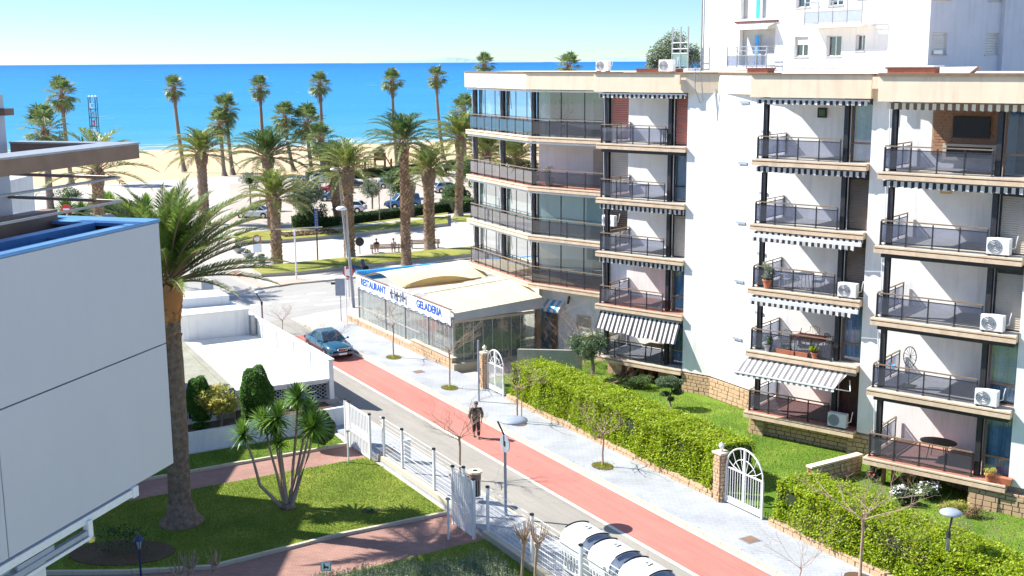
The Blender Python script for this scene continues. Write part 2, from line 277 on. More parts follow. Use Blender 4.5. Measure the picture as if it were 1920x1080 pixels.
# ------------------------------------------------------------------ mesh builder
class MB:
    def __init__(s): s.v = []; s.f = []; s.m = []
    def add(s, vs, fs, mi=0):
        o = len(s.v); s.v += [tuple(v) for v in vs]; s.f += [tuple(i + o for i in f) for f in fs]; s.m += [mi] * len(fs); return s
    def hexa(s, p, mi=0):
        return s.add(p, [(0, 3, 2, 1), (4, 5, 6, 7), (0, 1, 5, 4), (1, 2, 6, 5), (2, 3, 7, 6), (3, 0, 4, 7)], mi)
    def box(s, x0, x1, y0, y1, z0, z1, mi=0):
        return s.hexa([(x0, y0, z0), (x1, y0, z0), (x1, y1, z0), (x0, y1, z0), (x0, y0, z1), (x1, y0, z1), (x1, y1, z1), (x0, y1, z1)], mi)
    def beam(s, p, q, w, h=None, mi=0, up=(0, 0, 1)):
        p, q = Vector(p), Vector(q); h = h or w; d = (q - p).normalized(); u = Vector(up)
        if abs(d.dot(u)) > .98: u = Vector((1, 0, 0))
        a = d.cross(u).normalized() * (w / 2); b = a.cross(d).normalized() * (h / 2)
        return s.hexa([p - a - b, p + a - b, p + a + b, p - a + b, q - a - b, q + a - b, q + a + b, q - a + b], mi)
    def tube(s, pts, rs, n=6, mi=0, cap=True):
        pts = [Vector(p) for p in pts]
        if not hasattr(rs, '__len__'): rs = [rs] * len(pts)
        o = len(s.v); ref = Vector((0, 0, 1)); 
        for i, p in enumerate(pts):
            d = (pts[min(i + 1, len(pts) - 1)] - pts[max(i - 1, 0)]).normalized()
            r_ = ref if abs(d.dot(ref)) < .95 else Vector((1, 0, 0))
            a = d.cross(r_).normalized(); b = d.cross(a).normalized()
            for k in range(n):
                t = 2 * math.pi * k / n; q = p + (a * math.cos(t) + b * math.sin(t)) * rs[i]; s.v.append(tuple(q))
        for i in range(len(pts) - 1):
            for k in range(n):
                k2 = (k + 1) % n; s.f.append((o + i * n + k, o + i * n + k2, o + (i + 1) * n + k2, o + (i + 1) * n + k)); s.m.append(mi)
        if cap:
            s.f.append(tuple(o + k for k in range(n))); s.m.append(mi)
            s.f.append(tuple(o + (len(pts) - 1) * n + k for k in reversed(range(n)))); s.m.append(mi)
        return s
    def lathe(s, prof, n=16, c=(0, 0, 0), mi=0, sx=1, sy=1):
        o = len(s.v)
        for r, z in prof:
            for k in range(n):
                t = 2 * math.pi * k / n; s.v.append((c[0] + r * math.cos(t) * sx, c[1] + r * math.sin(t) * sy, c[2] + z))
        for i in range(len(prof) - 1):
            for k in range(n):
                k2 = (k + 1) % n; s.f.append((o + i * n + k, o + i * n + k2, o + (i + 1) * n + k2, o + (i + 1) * n + k)); s.m.append(mi)
        s.f.append(tuple(o + k for k in reversed(range(n)))); s.m.append(mi)
        s.f.append(tuple(o + (len(prof) - 1) * n + k for k in range(n))); s.m.append(mi)
        return s
    def prism(s, poly, z0, z1, mi=0, side=None):
        a = sum(poly[i][0] * poly[(i + 1) % len(poly)][1] - poly[(i + 1) % len(poly)][0] * poly[i][1] for i in range(len(poly)))
        if a < 0: poly = poly[::-1]
        n = len(poly); o = len(s.v)
        s.v += [(x, y, z0) for x, y in poly] + [(x, y, z1) for x, y in poly]
        s.f.append(tuple(o + n + k for k in range(n))); s.m.append(mi)
        s.f.append(tuple(o + k for k in reversed(range(n)))); s.m.append(mi)
        for k in range(n):
            k2 = (k + 1) % n; s.f.append((o + k, o + k2, o + n + k2, o + n + k)); s.m.append(mi if side is None else side)
        return s
    def sheet(s, poly, z, mi=0):
        a = sum(poly[i][0] * poly[(i + 1) % len(poly)][1] - poly[(i + 1) % len(poly)][0] * poly[i][1] for i in range(len(poly)))
        if a < 0: poly = poly[::-1]
        return s.add([(x, y, z) for x, y in poly], [tuple(range(len(poly)))], mi)
    def mesh(s, name, mats, smooth=False):
        me = bpy.data.meshes.new(name); me.from_pydata(s.v, [], s.f)
        if not isinstance(mats, (list, tuple)): mats = [mats]
        for m in mats: me.materials.append(MT[m] if isinstance(m, str) else m)
        if len(mats) > 1: me.polygons.foreach_set('material_index', s.m)
        if smooth: me.polygons.foreach_set('use_smooth', [True] * len(me.polygons))
        me.update(); return me
    def obj(s, name, mats, parent=None, loc=None, rz=0, smooth=False, kind=None, bevel=0):
        return link(s.mesh(name, mats, smooth), name, parent, loc, rz, kind, bevel)
def link(me, name, parent=None, loc=None, rz=0, kind=None, bevel=0):
    o = bpy.data.objects.new(name, me); COL.objects.link(o)
    if parent: o.parent = parent
    if loc is not None: o.location = loc if len(loc) == 3 else (loc[0], loc[1], 0)
    if rz: o.rotation_euler = (0, 0, rz)
    if kind: o['kind'] = kind
    if bevel:
        b = o.modifiers.new('bevel', 'BEVEL'); b.width = bevel; b.segments = 2; b.limit_method = 'ANGLE'; b.angle_limit = rad(40)
    return o
def thing(name, label, cat, loc=(0, 0, 0), rz=0, group=None):
    o = bpy.data.objects.new(name, None); COL.objects.link(o); o.empty_display_size = .3
    o.location = loc if len(loc) == 3 else (loc[0], loc[1], 0); o.rotation_euler = (0, 0, rz)
    return tag(o, label, cat, group)
def tag(o, label, cat, group=None):
    o['label'] = label; o['category'] = cat
    if group: o['group'] = group
    return o
def struct(name, mb, m, **k): return mb.obj(name, m, kind='structure', **k)
KIDS = {}
def kids(o):
    return [c for c in bpy.data.objects if c.parent == o]
def dup(root, loc=None, rz=None, label=None, scale=None):
    def cp(o, par):
        c = o.copy(); COL.objects.link(c)
        if par: c.parent = par
        for ch in kids(o): cp(ch, c)
        return c
    c = cp(root, None)
    if loc is not None: c.location = loc if len(loc) == 3 else (loc[0], loc[1], root.location.z)
    if rz is not None: c.rotation_euler = (0, 0, rz)
    if label: c['label'] = label
    if scale: c.scale = (scale,) * 3
    return c
def quads(name, P, A, Bv, mats, parent=None, kind=None, loc=None):
    """many small leaf faces: centres P, half axes A and Bv (numpy n x 3), pointed leaves"""
    n = len(P)
    v = np.empty((n, 4, 3)); v[:, 0] = P - A; v[:, 1] = P - Bv; v[:, 2] = P + A; v[:, 3] = P + Bv
    me = bpy.data.meshes.new(name); me.vertices.add(n * 4); me.vertices.foreach_set('co', v.reshape(-1))
    me.loops.add(n * 4); me.loops.foreach_set('vertex_index', np.arange(n * 4, dtype=np.int32))
    me.polygons.add(n); me.polygons.foreach_set('loop_start', np.arange(0, n * 4, 4, dtype=np.int32))
    try: me.polygons.foreach_set('loop_total', np.full(n, 4, dtype=np.int32))
    except Exception: pass
    if not isinstance(mats, (list, tuple)): mats = [mats]
    for m in mats: me.materials.append(MT[m])
    me.update(calc_edges=True); me.validate()
    return link(me, name, parent, loc, 0, kind)
def rvec(n):
    v = rng.normal(size=(n, 3)); return v / np.linalg.norm(v, axis=1)[:, None]
def leaves(name, P, size, mats, parent=None, up=.35, aspect=.45, kind=None, loc=None):
    n = len(P); nrm = rvec(n); nrm[:, 2] = np.abs(nrm[:, 2]) + up; nrm /= np.linalg.norm(nrm, axis=1)[:, None]
    t = rvec(n); a = np.cross(nrm, t); a /= np.linalg.norm(a, axis=1)[:, None] + 1e-9; b = np.cross(nrm, a)
    s = size * rng.uniform(.6, 1.3, n)[:, None]
    return quads(name, P, a * s, b * s * aspect, mats, parent, kind, loc)
def blobpts(n, c, r, noise=.25, shell=.55, nl=7):
    """points spread in a lumpy crown: a few clumps inside an ellipsoid"""
    c = np.array(c, float); r = np.array(r, float)
    cl = rvec(nl) * rng.uniform(.45, .8, nl)[:, None]; cl = np.vstack([cl, [[0, 0, 0]]])
    k = rng.integers(0, len(cl), n); d = rvec(n) * (rng.uniform(0, 1, n) ** (1 / 3))[:, None]
    rad_ = np.where(k == len(cl) - 1, .72, rng.uniform(.38, .5, n))
    return c + (cl[k] + d * rad_[:, None]) * r
# ================================================================== THE SETTING
def px(l, z=0.): return [G(u, v, z) for u, v in l]
def ts(l): return [W(t, s) for t, s in l]
gx0, gx1 = -420, 520
front = [(-420, 232)] + px([(60, 352), (240, 342), (420, 330), (560, 328), (700, 322), (900, 306)]) + [(60, 178), (520, 150)]
struct('ground', MB().sheet([(gx0, -60), (gx1, -60)] + front[::-1], 0), 'promenade')
shA, shB = Vector(G(0, 291, -.9)), Vector(G(870, 264, -.9)); shd = (shB - shA).normalized(); shn = Vector((-shd.y, shd.x))
if shn.y < 0: shn = -shn
def shore(a, d): q = shA + shd * a + shn * d; return (q.x, q.y)
mb = MB(); nf = len(front); back = []
for x, y in front:
    a = (Vector((x, y)) - shA).dot(shd); back.append(shore(a, 9))
mb.add([(x, y, 0) for x, y in front] + [(x, y, -1.05) for x, y in back], [(i, i + 1, nf + i + 1, nf + i) for i in range(nf - 1)])
struct('beach', mb, 'sand')
# sea: water colour deepens away from the shore
m, n, l, p = nodes('sea_water')
tc = n.new('ShaderNodeTexCoord'); sx = n.new('ShaderNodeSeparateXYZ'); l.new(tc.outputs['Object'], sx.inputs[0])
lg = n.new('ShaderNodeMath'); lg.operation = 'LOGARITHM'; lg.inputs[1].default_value = 10
ad = n.new('ShaderNodeMath'); ad.inputs[1].default_value = 12; l.new(sx.outputs[1], ad.inputs[0]); l.new(ad.outputs[0], lg.inputs[0])
mr = n.new('ShaderNodeMapRange'); mr.inputs[1].default_value = 1.0; mr.inputs[2].default_value = 4.0; l.new(lg.outputs[0], mr.inputs[0])
t3 = n.new('ShaderNodeTexNoise'); t3.inputs['Scale'].default_value = 1; t3.inputs['Detail'].default_value = 6
mp = n.new('ShaderNodeMapping'); mp.inputs['Scale'].default_value = (.006, .03, 1); l.new(tc.outputs['Object'], mp.inputs[0]); l.new(mp.outputs[0], t3.inputs['Vector'])
mm = n.new('ShaderNodeMath'); mm.operation = 'MULTIPLY_ADD'; mm.inputs[1].default_value = .5; mm.inputs[2].default_value = -.25; l.new(t3.outputs[0], mm.inputs[0])
m3 = n.new('ShaderNodeMath'); l.new(mr.outputs[0], m3.inputs[0]); l.new(mm.outputs[0], m3.inputs[1])
r = n.new('ShaderNodeValToRGB'); e = r.color_ramp.elements; e[0].position = .05; e[0].color = (.16, .30, .33, 1); e[1].position = 1; e[1].color = (.004, .12, .38, 1)
for q, c in ((.18, (.07, .27, .36)), (.38, (.035, .23, .38)), (.62, (.018, .19, .40)), (.85, (.010, .15, .38))):
    x = e.new(q); x.color = c4(c)
l.new(m3.outputs[0], r.inputs[0]); l.new(r.outputs[0], p.inputs['Base Color']); p.inputs['Roughness'].default_value = .45; p.inputs['Specular IOR Level'].default_value = .12
t4 = n.new('ShaderNodeTexNoise'); t4.inputs['Scale'].default_value = 1; t4.inputs['Detail'].default_value = 8; t4.inputs['Roughness'].default_value = .7
mp2 = n.new('ShaderNodeMapping'); mp2.inputs['Scale'].default_value = (.08, .3, 1); l.new(tc.outputs['Object'], mp2.inputs[0]); l.new(mp2.outputs[0], t4.inputs['Vector'])
bm = n.new('ShaderNodeBump'); bm.inputs['Strength'].default_value = .8; bm.inputs['Distance'].default_value = .8; l.new(t4.outputs[0], bm.inputs['Height']); l.new(bm.outputs[0], p.inputs['Normal'])
MT['sea'] = m
sea = MB().sheet([(-30000, 0), (30000, 0), (60000, 60000), (-60000, 60000)], 0).obj('sea', 'sea', loc=(shA.x, shA.y, -.9), rz=math.atan2(shd.y, shd.x), kind='structure')
# surf: broken lines of foam
MT['foam'] = mat('sea_foam', (.80, .82, .82), (.62, .72, .75), .5, .8)
mb = MB()
for d0, wd, seed in ((1.0, 2.0, 1), (6.5, 1.6, 2), (13.0, 1.2, 3), (21, .8, 5)):
    rs = random.Random(seed); a = -60.
    while a < 240:
        L_ = rs.uniform(14, 50) if d0 < 5 else rs.uniform(7, 26); k = 14; vs = []; ph = rs.uniform(0, 9); dd = d0 + rs.uniform(-1.2, 1.2)
        for i in range(k + 1):
            u = i / k; ww = wd * math.sin(math.pi * u) ** .5 * rs.uniform(.4, 1.1); c = dd + math.sin(a * .07 + u * 3 + ph) * .9
            for sgn in (-1, 1):
                q = shore(a + L_ * u, c + sgn * ww / 2); vs.append((q[0], q[1], -.87))
        mb.add(vs, [(2 * i, 2 * i + 2, 2 * i + 3, 2 * i + 1) for i in range(k)]); a += L_ * rs.uniform(.8, 1.5)
for i in range(150):
    d = 40 + rng.exponential(500); a = rng.uniform(-.35, .62) * (d + 260) ; w_ = rng.uniform(.6, 2.2) * (1 + d / 500); q = shore(a, d); q2 = shore(a + w_ * 2, d + w_ * .12)
    mb.beam((q[0], q[1], -.84), (q2[0], q2[1], -.84), .12 + d / 1200, .05)
mb.obj('surf', 'foam', kind='stuff')
# far hills on the horizon, distance haze painted into their blue-grey
MT['hazehill'] = mat('hazed_hill', (.30, .42, .52), (.26, .38, .48), .0005, 1)
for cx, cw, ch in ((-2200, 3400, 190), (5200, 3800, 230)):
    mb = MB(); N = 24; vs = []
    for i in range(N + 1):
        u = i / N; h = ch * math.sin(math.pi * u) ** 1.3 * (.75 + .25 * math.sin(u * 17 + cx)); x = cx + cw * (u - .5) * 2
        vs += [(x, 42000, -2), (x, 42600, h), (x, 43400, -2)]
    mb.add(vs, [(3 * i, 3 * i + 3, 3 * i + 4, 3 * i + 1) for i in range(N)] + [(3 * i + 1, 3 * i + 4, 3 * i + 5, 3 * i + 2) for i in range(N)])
    mb.obj('hill', 'hazehill', kind='structure')

# roads
Z1, Z2, Z3 = .004, .008, .012
struct('street', MB().sheet(ts([(22.3, -30), (27.3, -30), (27.3, 79), (22.3, 78)]), Z1), 'asphalt')
s_red = ST(G(600, 625))[1]
struct('red_lane', MB().sheet(ts([(24.95, -30), (27.3, -30), (27.3, s_red + .2), (24.95, s_red), (22.4, s_red - .3), (22.4, s_red - 2.2), (24.95, s_red - 6)]), Z2), 'redlane')
mb = MB(); mb.sheet(ts([(24.78, -30), (24.95, -30), (24.95, s_red - 6), (24.78, s_red - 6)]), Z3)
mb.sheet(ts([(27.13, -30), (27.3, -30), (27.3, s_red), (27.13, s_red)]), Z3)
struct('lane_line', mb, 'linepaint')
struct('main_road', MB().sheet(px([(-300, 700), (470, 612), (560, 593), (655, 576), (900, 540), (1500, 480), (1500, 430), (880, 488), (650, 525), (540, 534), (478, 545), (345, 548), (-300, 570)]), Z2 + .004), 'asphaltmain')
struct('side_road', MB().sheet(px([(-300, 570), (345, 556), (478, 545), (478, 540), (375, 490), (300, 458), (60, 470)]), Z1), 'asphaltmain')
mb = MB()
for a, b_, wd in (((469, 571), (509, 568.5), 2), ((522, 566), (580, 562.5), 2), ((531, 557.5), (562, 555), 1.6), ((607, 562.5), (680, 555.5), 2.2), ((575, 551), (612, 548), 1.5), ((590, 572), (640, 567), 2), ((366, 508), (372, 511), 2.5), ((384, 518), (396, 524), 2.5)):
    mb.sheet([G(a[0], a[1]), G(b_[0], b_[1]), G(b_[0], b_[1] + wd), G(a[0], a[1] + wd)], Z3 + .006)
struct('road_line', mb, 'linepaint')
# pavements: real steps with kerb stones
SW = .13
struct('pavement', MB().prism(ts([(27.42, -30), (30.4, -30), (30.4, 76), (29.2, 77.6), (27.42, 76.8)]), 0, SW), 'sidewalk')
left_pavement = struct('pavement', MB().prism(ts([(20.3, -30), (22.18, -30), (22.18, 77), (20.3, 77)]), 0, SW), 'sidewalk')
kerb_root = struct('kerb', MB().box(0, .01, 0, .01, -.2, -.1), 'concrete')
kst = MB().box(-.06, .06, -.49, .49, 0, SW + .012).mesh('kerb_stone', 'kerb')
for s0 in range(18, 77):
    link(kst, 'kerb_stone', kerb_root, (*W(27.36, s0 + .5), 0), RZS)
    if s0 < 77: link(kst, 'kerb_stone', kerb_root, (*W(22.24, s0 + .5), 0), RZS)
struct('corner_pavement', MB().prism(ts([(27.3, 73.8), (30.4, 74), (38, 77), (38, 80.6), (32.4, 79.4), (29, 78.6), (27.5, 77), (27.3, 75.5)]), 0, SW + .004), 'promenade')
pk = [(478, 542), (540, 532), (650, 522), (880, 484), (1500, 425), (1500, 412), (878, 474), (490, 510), (462, 498), (375, 486)]
struct('promenade_pavement', MB().prism(px(pk, .1), 0, .12), 'promenade')
struct('pink_band', MB().sheet(px([(425, 512), (440, 506), (500, 535), (488, 541)], .12), .125).sheet(px([(510, 528), (560, 520), (580, 526), (520, 536)], .12), .125), 'pinkpave')
mb = MB(); kp = px([(478, 543), (540, 533), (650, 523), (880, 485), (1300, 440)], .06)
for a, b_ in zip(kp, kp[1:]): mb.beam((*a, .07), (*b_, .07), .14, .15)
struct('road_kerb', mb, 'kerb')
# raised grass island and strip along the promenade
isl = [(468, 501), (490, 513), (560, 509), (650, 499), (760, 488), (880, 476), (1300, 430), (1300, 415), (880, 462), (640, 483), (530, 494)]
island = struct('grass_island', MB().prism(px(isl, .42), 0, .42, 0, 1), ['drygrass', 'concrete'])
st2 = [(440, 452), (530, 449), (600, 443), (660, 437), (840, 418), (840, 398), (600, 427), (520, 431), (440, 436)]
struct('grass_strip', MB().prism(px(st2, .35), 0, .35, 0, 1), ['drygrass', 'concrete'])
struct('garden_path', MB().sheet(px([(520, 439), (610, 433), (840, 405), (840, 401.5), (610, 428.5), (520, 434.5)], .35), .356), 'promenade')
struct('far_grass', MB().sheet(px([(843, 412), (852, 404), (880, 402), (900, 412), (880, 417)]), .01), 'drygrass')
struct('car_park', MB().sheet(px([(430, 424), (545, 428), (600, 425), (880, 383), (1100, 350), (1100, 318), (880, 322), (680, 330), (430, 345)]), .006), 'lot')
mb = MB()
for i in range(9):
    u = 660 + i * 24; mb.sheet([G(u, 392 - i * 2.6), G(u + 2, 392 - i * 2.6), G(u + 14, 372 - i * 2.2), G(u + 12, 372 - i * 2.2)], .012)
struct('parking_line', mb, 'linepaint')

# left garden
struct('lawn', MB().prism(ts([(-30, 47.75), (20.05, 47.85), (20.05, 40.0), (15.2, 40.15), (10.5, 39.75), (8, 40.8), (5.3, 42.3), (2, 44.2), (-30, 46)]), 0, .07), 'lawn')
struct('lawn', MB().prism(ts([(-30, 50.0), (19.9, 50.0), (20.0, 52.45), (-30, 52.0)]), 0, .07), 'lawn2')
struct('lawn', MB().prism(ts([(-30, 36.9), (13, 36.7), (20.05, 36.9), (20.05, 10), (-30, 10)]), 0, .06), 'lawn')
struct('pink_path', MB().prism(ts([(-30, 47.9), (20.1, 47.9), (20.1, 49.95), (-30, 49.85)]), 0, .03), 'pinkbrick')
struct('pink_path', MB().prism(ts([(-30, 43.), (2, 41.5), (5.3, 39.8), (8, 37.), (13, 36.75), (20.1, 36.95), (20.1, 39.85), (15.2, 39.9), (10.5, 39.5), (8, 40.5), (5.3, 42.0), (2, 43.9), (-30, 45.7)]), 0, .03), 'pinkbrick')
ke = struct('garden_edging', MB().box(0, .01, 0, .01, -.2, -.1), 'concrete')
est = MB().box(-.5, .5, -.07, .07, 0, .15).mesh('edging_stone', 'kerb')
def edging(pts):
    for (t0, s0), (t1, s1) in zip(pts, pts[1:]):
        a, b_ = Vector(W(t0, s0)), Vector(W(t1, s1)); L_ = (b_ - a).length; n_ = max(1, round(L_ / 1.02)); an = math.atan2((b_ - a).y, (b_ - a).x)
        for i in range(n_):
            q = a.lerp(b_, (i + .5) / n_); o = link(est, 'edging_stone', ke, (q.x, q.y, rng.uniform(-.01, .01)), an); o.scale = (L_ / n_ * .985, 1, 1)
edging([(0, 45.2), (2, 44.05), (5.3, 42.15), (8, 40.65), (10.5, 39.6), (15.2, 40.0), (20.0, 39.9)])
edging([(8, 50.0), (19.9, 50.0)])
struct('planting_bed', MB().prism([(W(8.07, 42.53)[0] + 1.9 * math.cos(a), W(8.07, 42.53)[1] + 1.15 * math.sin(a)) for a in np.linspace(0, 6.1, 24)], 0, .10), 'soil')
struct('terrace_bed', MB().prism(ts([(0, 52.75), (21.3, 52.95), (21.3, 57.5), (0, 57.5)]), 0, .35), 'soil')
# right garden behind the hedge
struct('garden_lawn', MB().prism([W(30.4, 56), W(30.4, -10), W(80, -10), B(-2, 46.5), B(-12, 46.5), B(-31, 54), B(-37, 58), W(36.5, 57)], 0, .35), 'lawn2')

# blades standing on the lawns, weeds along the kerb
def blades(name, poly, z, n_, m_, size=.05):
    P2 = np.array(ts(poly)); lo, hi = P2.min(0), P2.max(0); q = rng.uniform(lo, hi, (n_ * 3, 2)); ins_ = np.zeros(len(q), bool); j = len(P2) - 1
    for i in range(len(P2)):
        c = ((P2[i, 1] > q[:, 1]) != (P2[j, 1] > q[:, 1])) & (q[:, 0] < (P2[j, 0] - P2[i, 0]) * (q[:, 1] - P2[i, 1]) / (P2[j, 1] - P2[i, 1] + 1e-9) + P2[i, 0]); ins_ ^= c; j = i
    q = q[ins_][:n_]; k = len(q); P = np.column_stack([q, np.full(k, z + size * .6)])
    a = np.column_stack([rng.normal(0, .25, k), rng.normal(0, .25, k), np.ones(k)]) * size * rng.uniform(.6, 1.3, k)[:, None]; t_ = rng.uniform(0, 6.28, k); b_ = np.column_stack([np.cos(t_), np.sin(t_), np.zeros(k)]) * size * .28
    return quads(name, P, a, b_, m_, None, 'stuff')
MT['blade'] = leafmat('grass_blade', [(.09, .15, .02), (.15, .21, .03), (.22, .26, .04), (.32, .31, .08), (.12, .18, .025)], .3, .8)
blades('grass_blades', [(6, 47.8), (20.0, 47.8), (20.0, 40.1), (15.2, 40.2), (10.5, 39.9), (6, 42)], .07, 42000, 'blade', .035)
blades('grass_blades', [(10, 50.1), (19.9, 50.1), (20, 52.4), (10, 52.2)], .07, 9000, 'blade', .035)
blades('grass_blades', [(13, 36.6), (20.05, 36.8), (20.05, 32), (13, 32)], .06, 9000, 'blade', .035)
blades('grass_blades', [(32.2, 56), (32.2, 24), (46, 24), (44, 38), (38, 46), (38, 56)], .35, 52000, 'blade', .04)
blades('kerb_weeds', [(27.42, 20), (27.62, 20), (27.6, 74), (27.42, 74)], SW, 1500, 'hedge', .05)
blades('kerb_weeds', [(29.8, 20), (30.02, 20), (30.02, 56), (29.8, 56)], SW, 1300, 'deadfan', .04)
# ================================================================== WALLS, HEDGES, GATES
def stones(parent, a, b_, z0, z1, out, th=.07, rh=.2, seed=0, lo=.22, hi=.5):
    """rough squared stones laid in courses on the outer face of the line a-b"""
    rs = random.Random(seed); a, b_ = Vector(a), Vector(b_); L_ = (b_ - a).length; d = (b_ - a) / L_; an = math.atan2(d.y, d.x); o = Vector(out); z = z0
    while z < z1 - .05:
        h = min(rs.uniform(rh * .8, rh * 1.25), z1 - z); x = -rs.uniform(0, .15)
        while x < L_:
            w_ = rs.uniform(lo, hi); x0 = max(0, x); x1 = min(L_, x + w_); x += w_
            if x1 - x0 < .05: continue
            q = a + d * (x0 + x1) / 2 + o * (th / 2 + rs.uniform(-.012, .02))
            s_ = link(STONE[rs.randrange(4)], 'stone', parent, (q.x, q.y, z + h / 2), an + rs.uniform(-.02, .02)); s_.scale = (x1 - x0 - .02, th, h - .02)
        z += h
STONE = []
for k in range(4):
    rs = random.Random(k); mb = MB()
    mb.hexa([(x * .5 * rs.uniform(.9, 1), y * .5, z * .5 * rs.uniform(.88, 1)) for z in (-1, 1) for x, y in ((-1, -1), (1, -1), (1, 1), (-1, 1))]); STONE.append(mb.mesh('stone', 'stone'))
def TS2(t, s): return Vector(W(t, s))
NL = Vector((-.866, -.5))   # towards the street
# hedge wall with stones, right side
def hedge_run(s0, s1, label, lab2, seed, h0=1.95, h1=2.0):
    wl = thing('garden_wall', lab2, 'wall', (0, 0, 0))
    MB().prism(ts([(30.02, s0), (30.3, s0), (30.3, s1), (30.02, s1)]), 0, .42).obj('wall_core', 'mortar', wl)
    stones(wl, TS2(30.02, s0), TS2(30.02, s1), .12, .42, NL, .07, .16, seed, .25, .55)
    hg = thing('hedge', label, 'hedge', (*W(31.2, (s0 + s1) / 2), 0), RZS)
    Lh = (s1 - s0) / 2 - .15
    core = MB(); n_ = 24
    for i in range(n_):
        y0 = -Lh + 2 * Lh * i / n_; y1 = -Lh + 2 * Lh * (i + 1) / n_; core.box(-.85 + .08 * math.sin(i * 1.3), .95 + .1 * math.sin(i * 2.1), y0, y1, .4, h0 - .28 + .06 * math.sin(i * 1.7))
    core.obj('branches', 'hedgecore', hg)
    A = 2 * Lh; N = int(A * 3400)
    y = rng.uniform(-Lh, Lh, N); f = rng.uniform(0, 1, N); x = np.empty(N); z = np.empty(N)
    bulge = .08 * np.sin(y * 1.3 + seed) + .05 * np.sin(y * 3.7 + 1) + .025 * np.sin(y * 8.7)
    top = f < .46; fr = (f >= .46) & (f < .86); bk = f >= .86
    x[top] = rng.uniform(-1.02, 1.1, top.sum()); z[top] = h0 + bulge[top] * .8 - .12 * np.abs(x[top]) ** 2 + rng.normal(0, .05, top.sum())
    z[fr] = rng.uniform(.42, h0, fr.sum()); x[fr] = -1.05 - bulge[fr] - .12 * np.sin(z[fr] * 3) + rng.normal(0, .06, fr.sum())
    z[bk] = rng.uniform(.4, h0, bk.sum()); x[bk] = 1.1 + bulge[bk] + rng.normal(0, .05, bk.sum())
    ex = rng.integers(0, N, N // 26); ys = np.concatenate([y, y[ex] + rng.normal(0, .1, len(ex))]); xs = np.concatenate([x, x[ex] + rng.normal(0, .15, len(ex))]); zs = np.concatenate([z, z[ex] + rng.uniform(0, .22, len(ex))])
    ne = int(900); xe = rng.uniform(-1, 1, ne * 2); ze = rng.uniform(.4, h0, ne * 2); ye = np.where(np.arange(ne * 2) < ne, -Lh, Lh) + rng.normal(0, .05, ne * 2)
    P = np.stack([np.concatenate([xs, xe]), np.concatenate([ys, ye]), np.concatenate([zs, ze])], 1)
    leaves('foliage', P, .055, 'hedge', hg, up=.5, aspect=.55, kind='stuff')
    return hg
hedge_run(35.75, 52.55, 'long bright green clipped hedge between the two white arched gates', 'low stone kerb wall under the long hedge between the gates', 1, 2.15)
hedge_run(8, 32.4, 'bright green hedge right of the near arched gate, bare twigs growing through it', 'low stone kerb wall under the hedge in the right foreground', 2, 1.95)
def urn(parent, z):
    MB().lathe([(.05, 0), (.07, .03), (.03, .07), (.04, .1), (.1, .17), (.12, .24), (.09, .31), (.04, .33), (.03, .37), (.001, .40)], 12, (0, 0, z)).obj('urn', 'white', parent, smooth=True)
def pillar(t, s, label, h=2.0, seed=0):
    r = thing('stone_pillar', label, 'gate pillar', (*W(t, s), .1), RZS, 'stone gate pillars')
    MB().box(-.2, .2, -.2, .2, 0, h).obj('core', 'mortar', r)
    for a, b_, o in (((-.2, -.2), (-.2, .2), (-1, 0)), ((-.2, -.2), (.2, -.2), (0, -1))): stones(r, a, b_, 0, h, o, .05, .15, seed, .15, .26)
    MB().box(-.29, .27, -.29, .27, h, h + .09).obj('cap', 'kerb', r, bevel=.01); urn(r, h + .09)
    return r
def arch_gate(s_mid, wd, label, seed, h=1.5, zr=.15):
    g = thing('arched_gate', label, 'gate', (*W(30.12, s_mid), zr), RZS, 'white arched garden gates')
    hw = wd / 2
    f = MB()
    for y in (-hw, hw): f.beam((0, y, 0), (0, y, h), .07)
    arc = [(0, -hw * math.cos(a), h + hw * .92 * math.sin(a)) for a in np.linspace(0, math.pi, 15)]
    f.tube(arc, .035, 6); f.tube([(0, p[1] * .62, h + (p[2] - h) * .55) for p in arc], .018, 5)
    f.beam((0, -hw, h), (0, hw, h), .05); f.beam((0, -hw, .28), (0, hw, .28), .05); f.beam((0, -hw, .08), (0, hw, .08), .06)
    f.obj('frame', 'whitemetal', g)
    for a in np.linspace(.35, math.pi - .35, 6):
        y, z = -hw * math.cos(a), hw * .92 * math.sin(a)
        MB().tube([(0, y * .25, h), (0, y * .72, h + z * .45), (0, y, h + z)], .016, 5).obj('spoke', 'whitemetal', g)
    for sg in (-1, 1):
        nb = 7
        bar = MB().tube([(0, 0, .1), (0, 0, h)], .018, 5).mesh('bar', 'whitemetal')
        for i in range(nb): link(bar, 'bar', g, (0, sg * hw * (i + .7) / (nb + .5), 0))
        MB().box(-.012, .012, *(sorted((sg * .03, sg * (hw - .04)))), .09, .27).obj('kick_plate', 'whitemetal', g)
    MB().beam((0, 0, .08), (0, 0, h + hw * .9), .08).obj('centre_stile', 'whitemetal', g)
    return g
arch_gate(34.0, 2.15, 'wide white arched gate beside the stone pillar at the end of the long hedge', 1)
arch_gate(54.0, 1.75, 'smaller white arched gate at the far end of the hedge by the restaurant', 2, 1.5)
pillar(30.1, 35.38, 'stone gate pillar with white urn between the long hedge and the near arched gate', 2.0, 3)
pillar(30.1, 55.15, 'stone gate pillar with pale urn left of the small far arched gate', 1.95, 4)

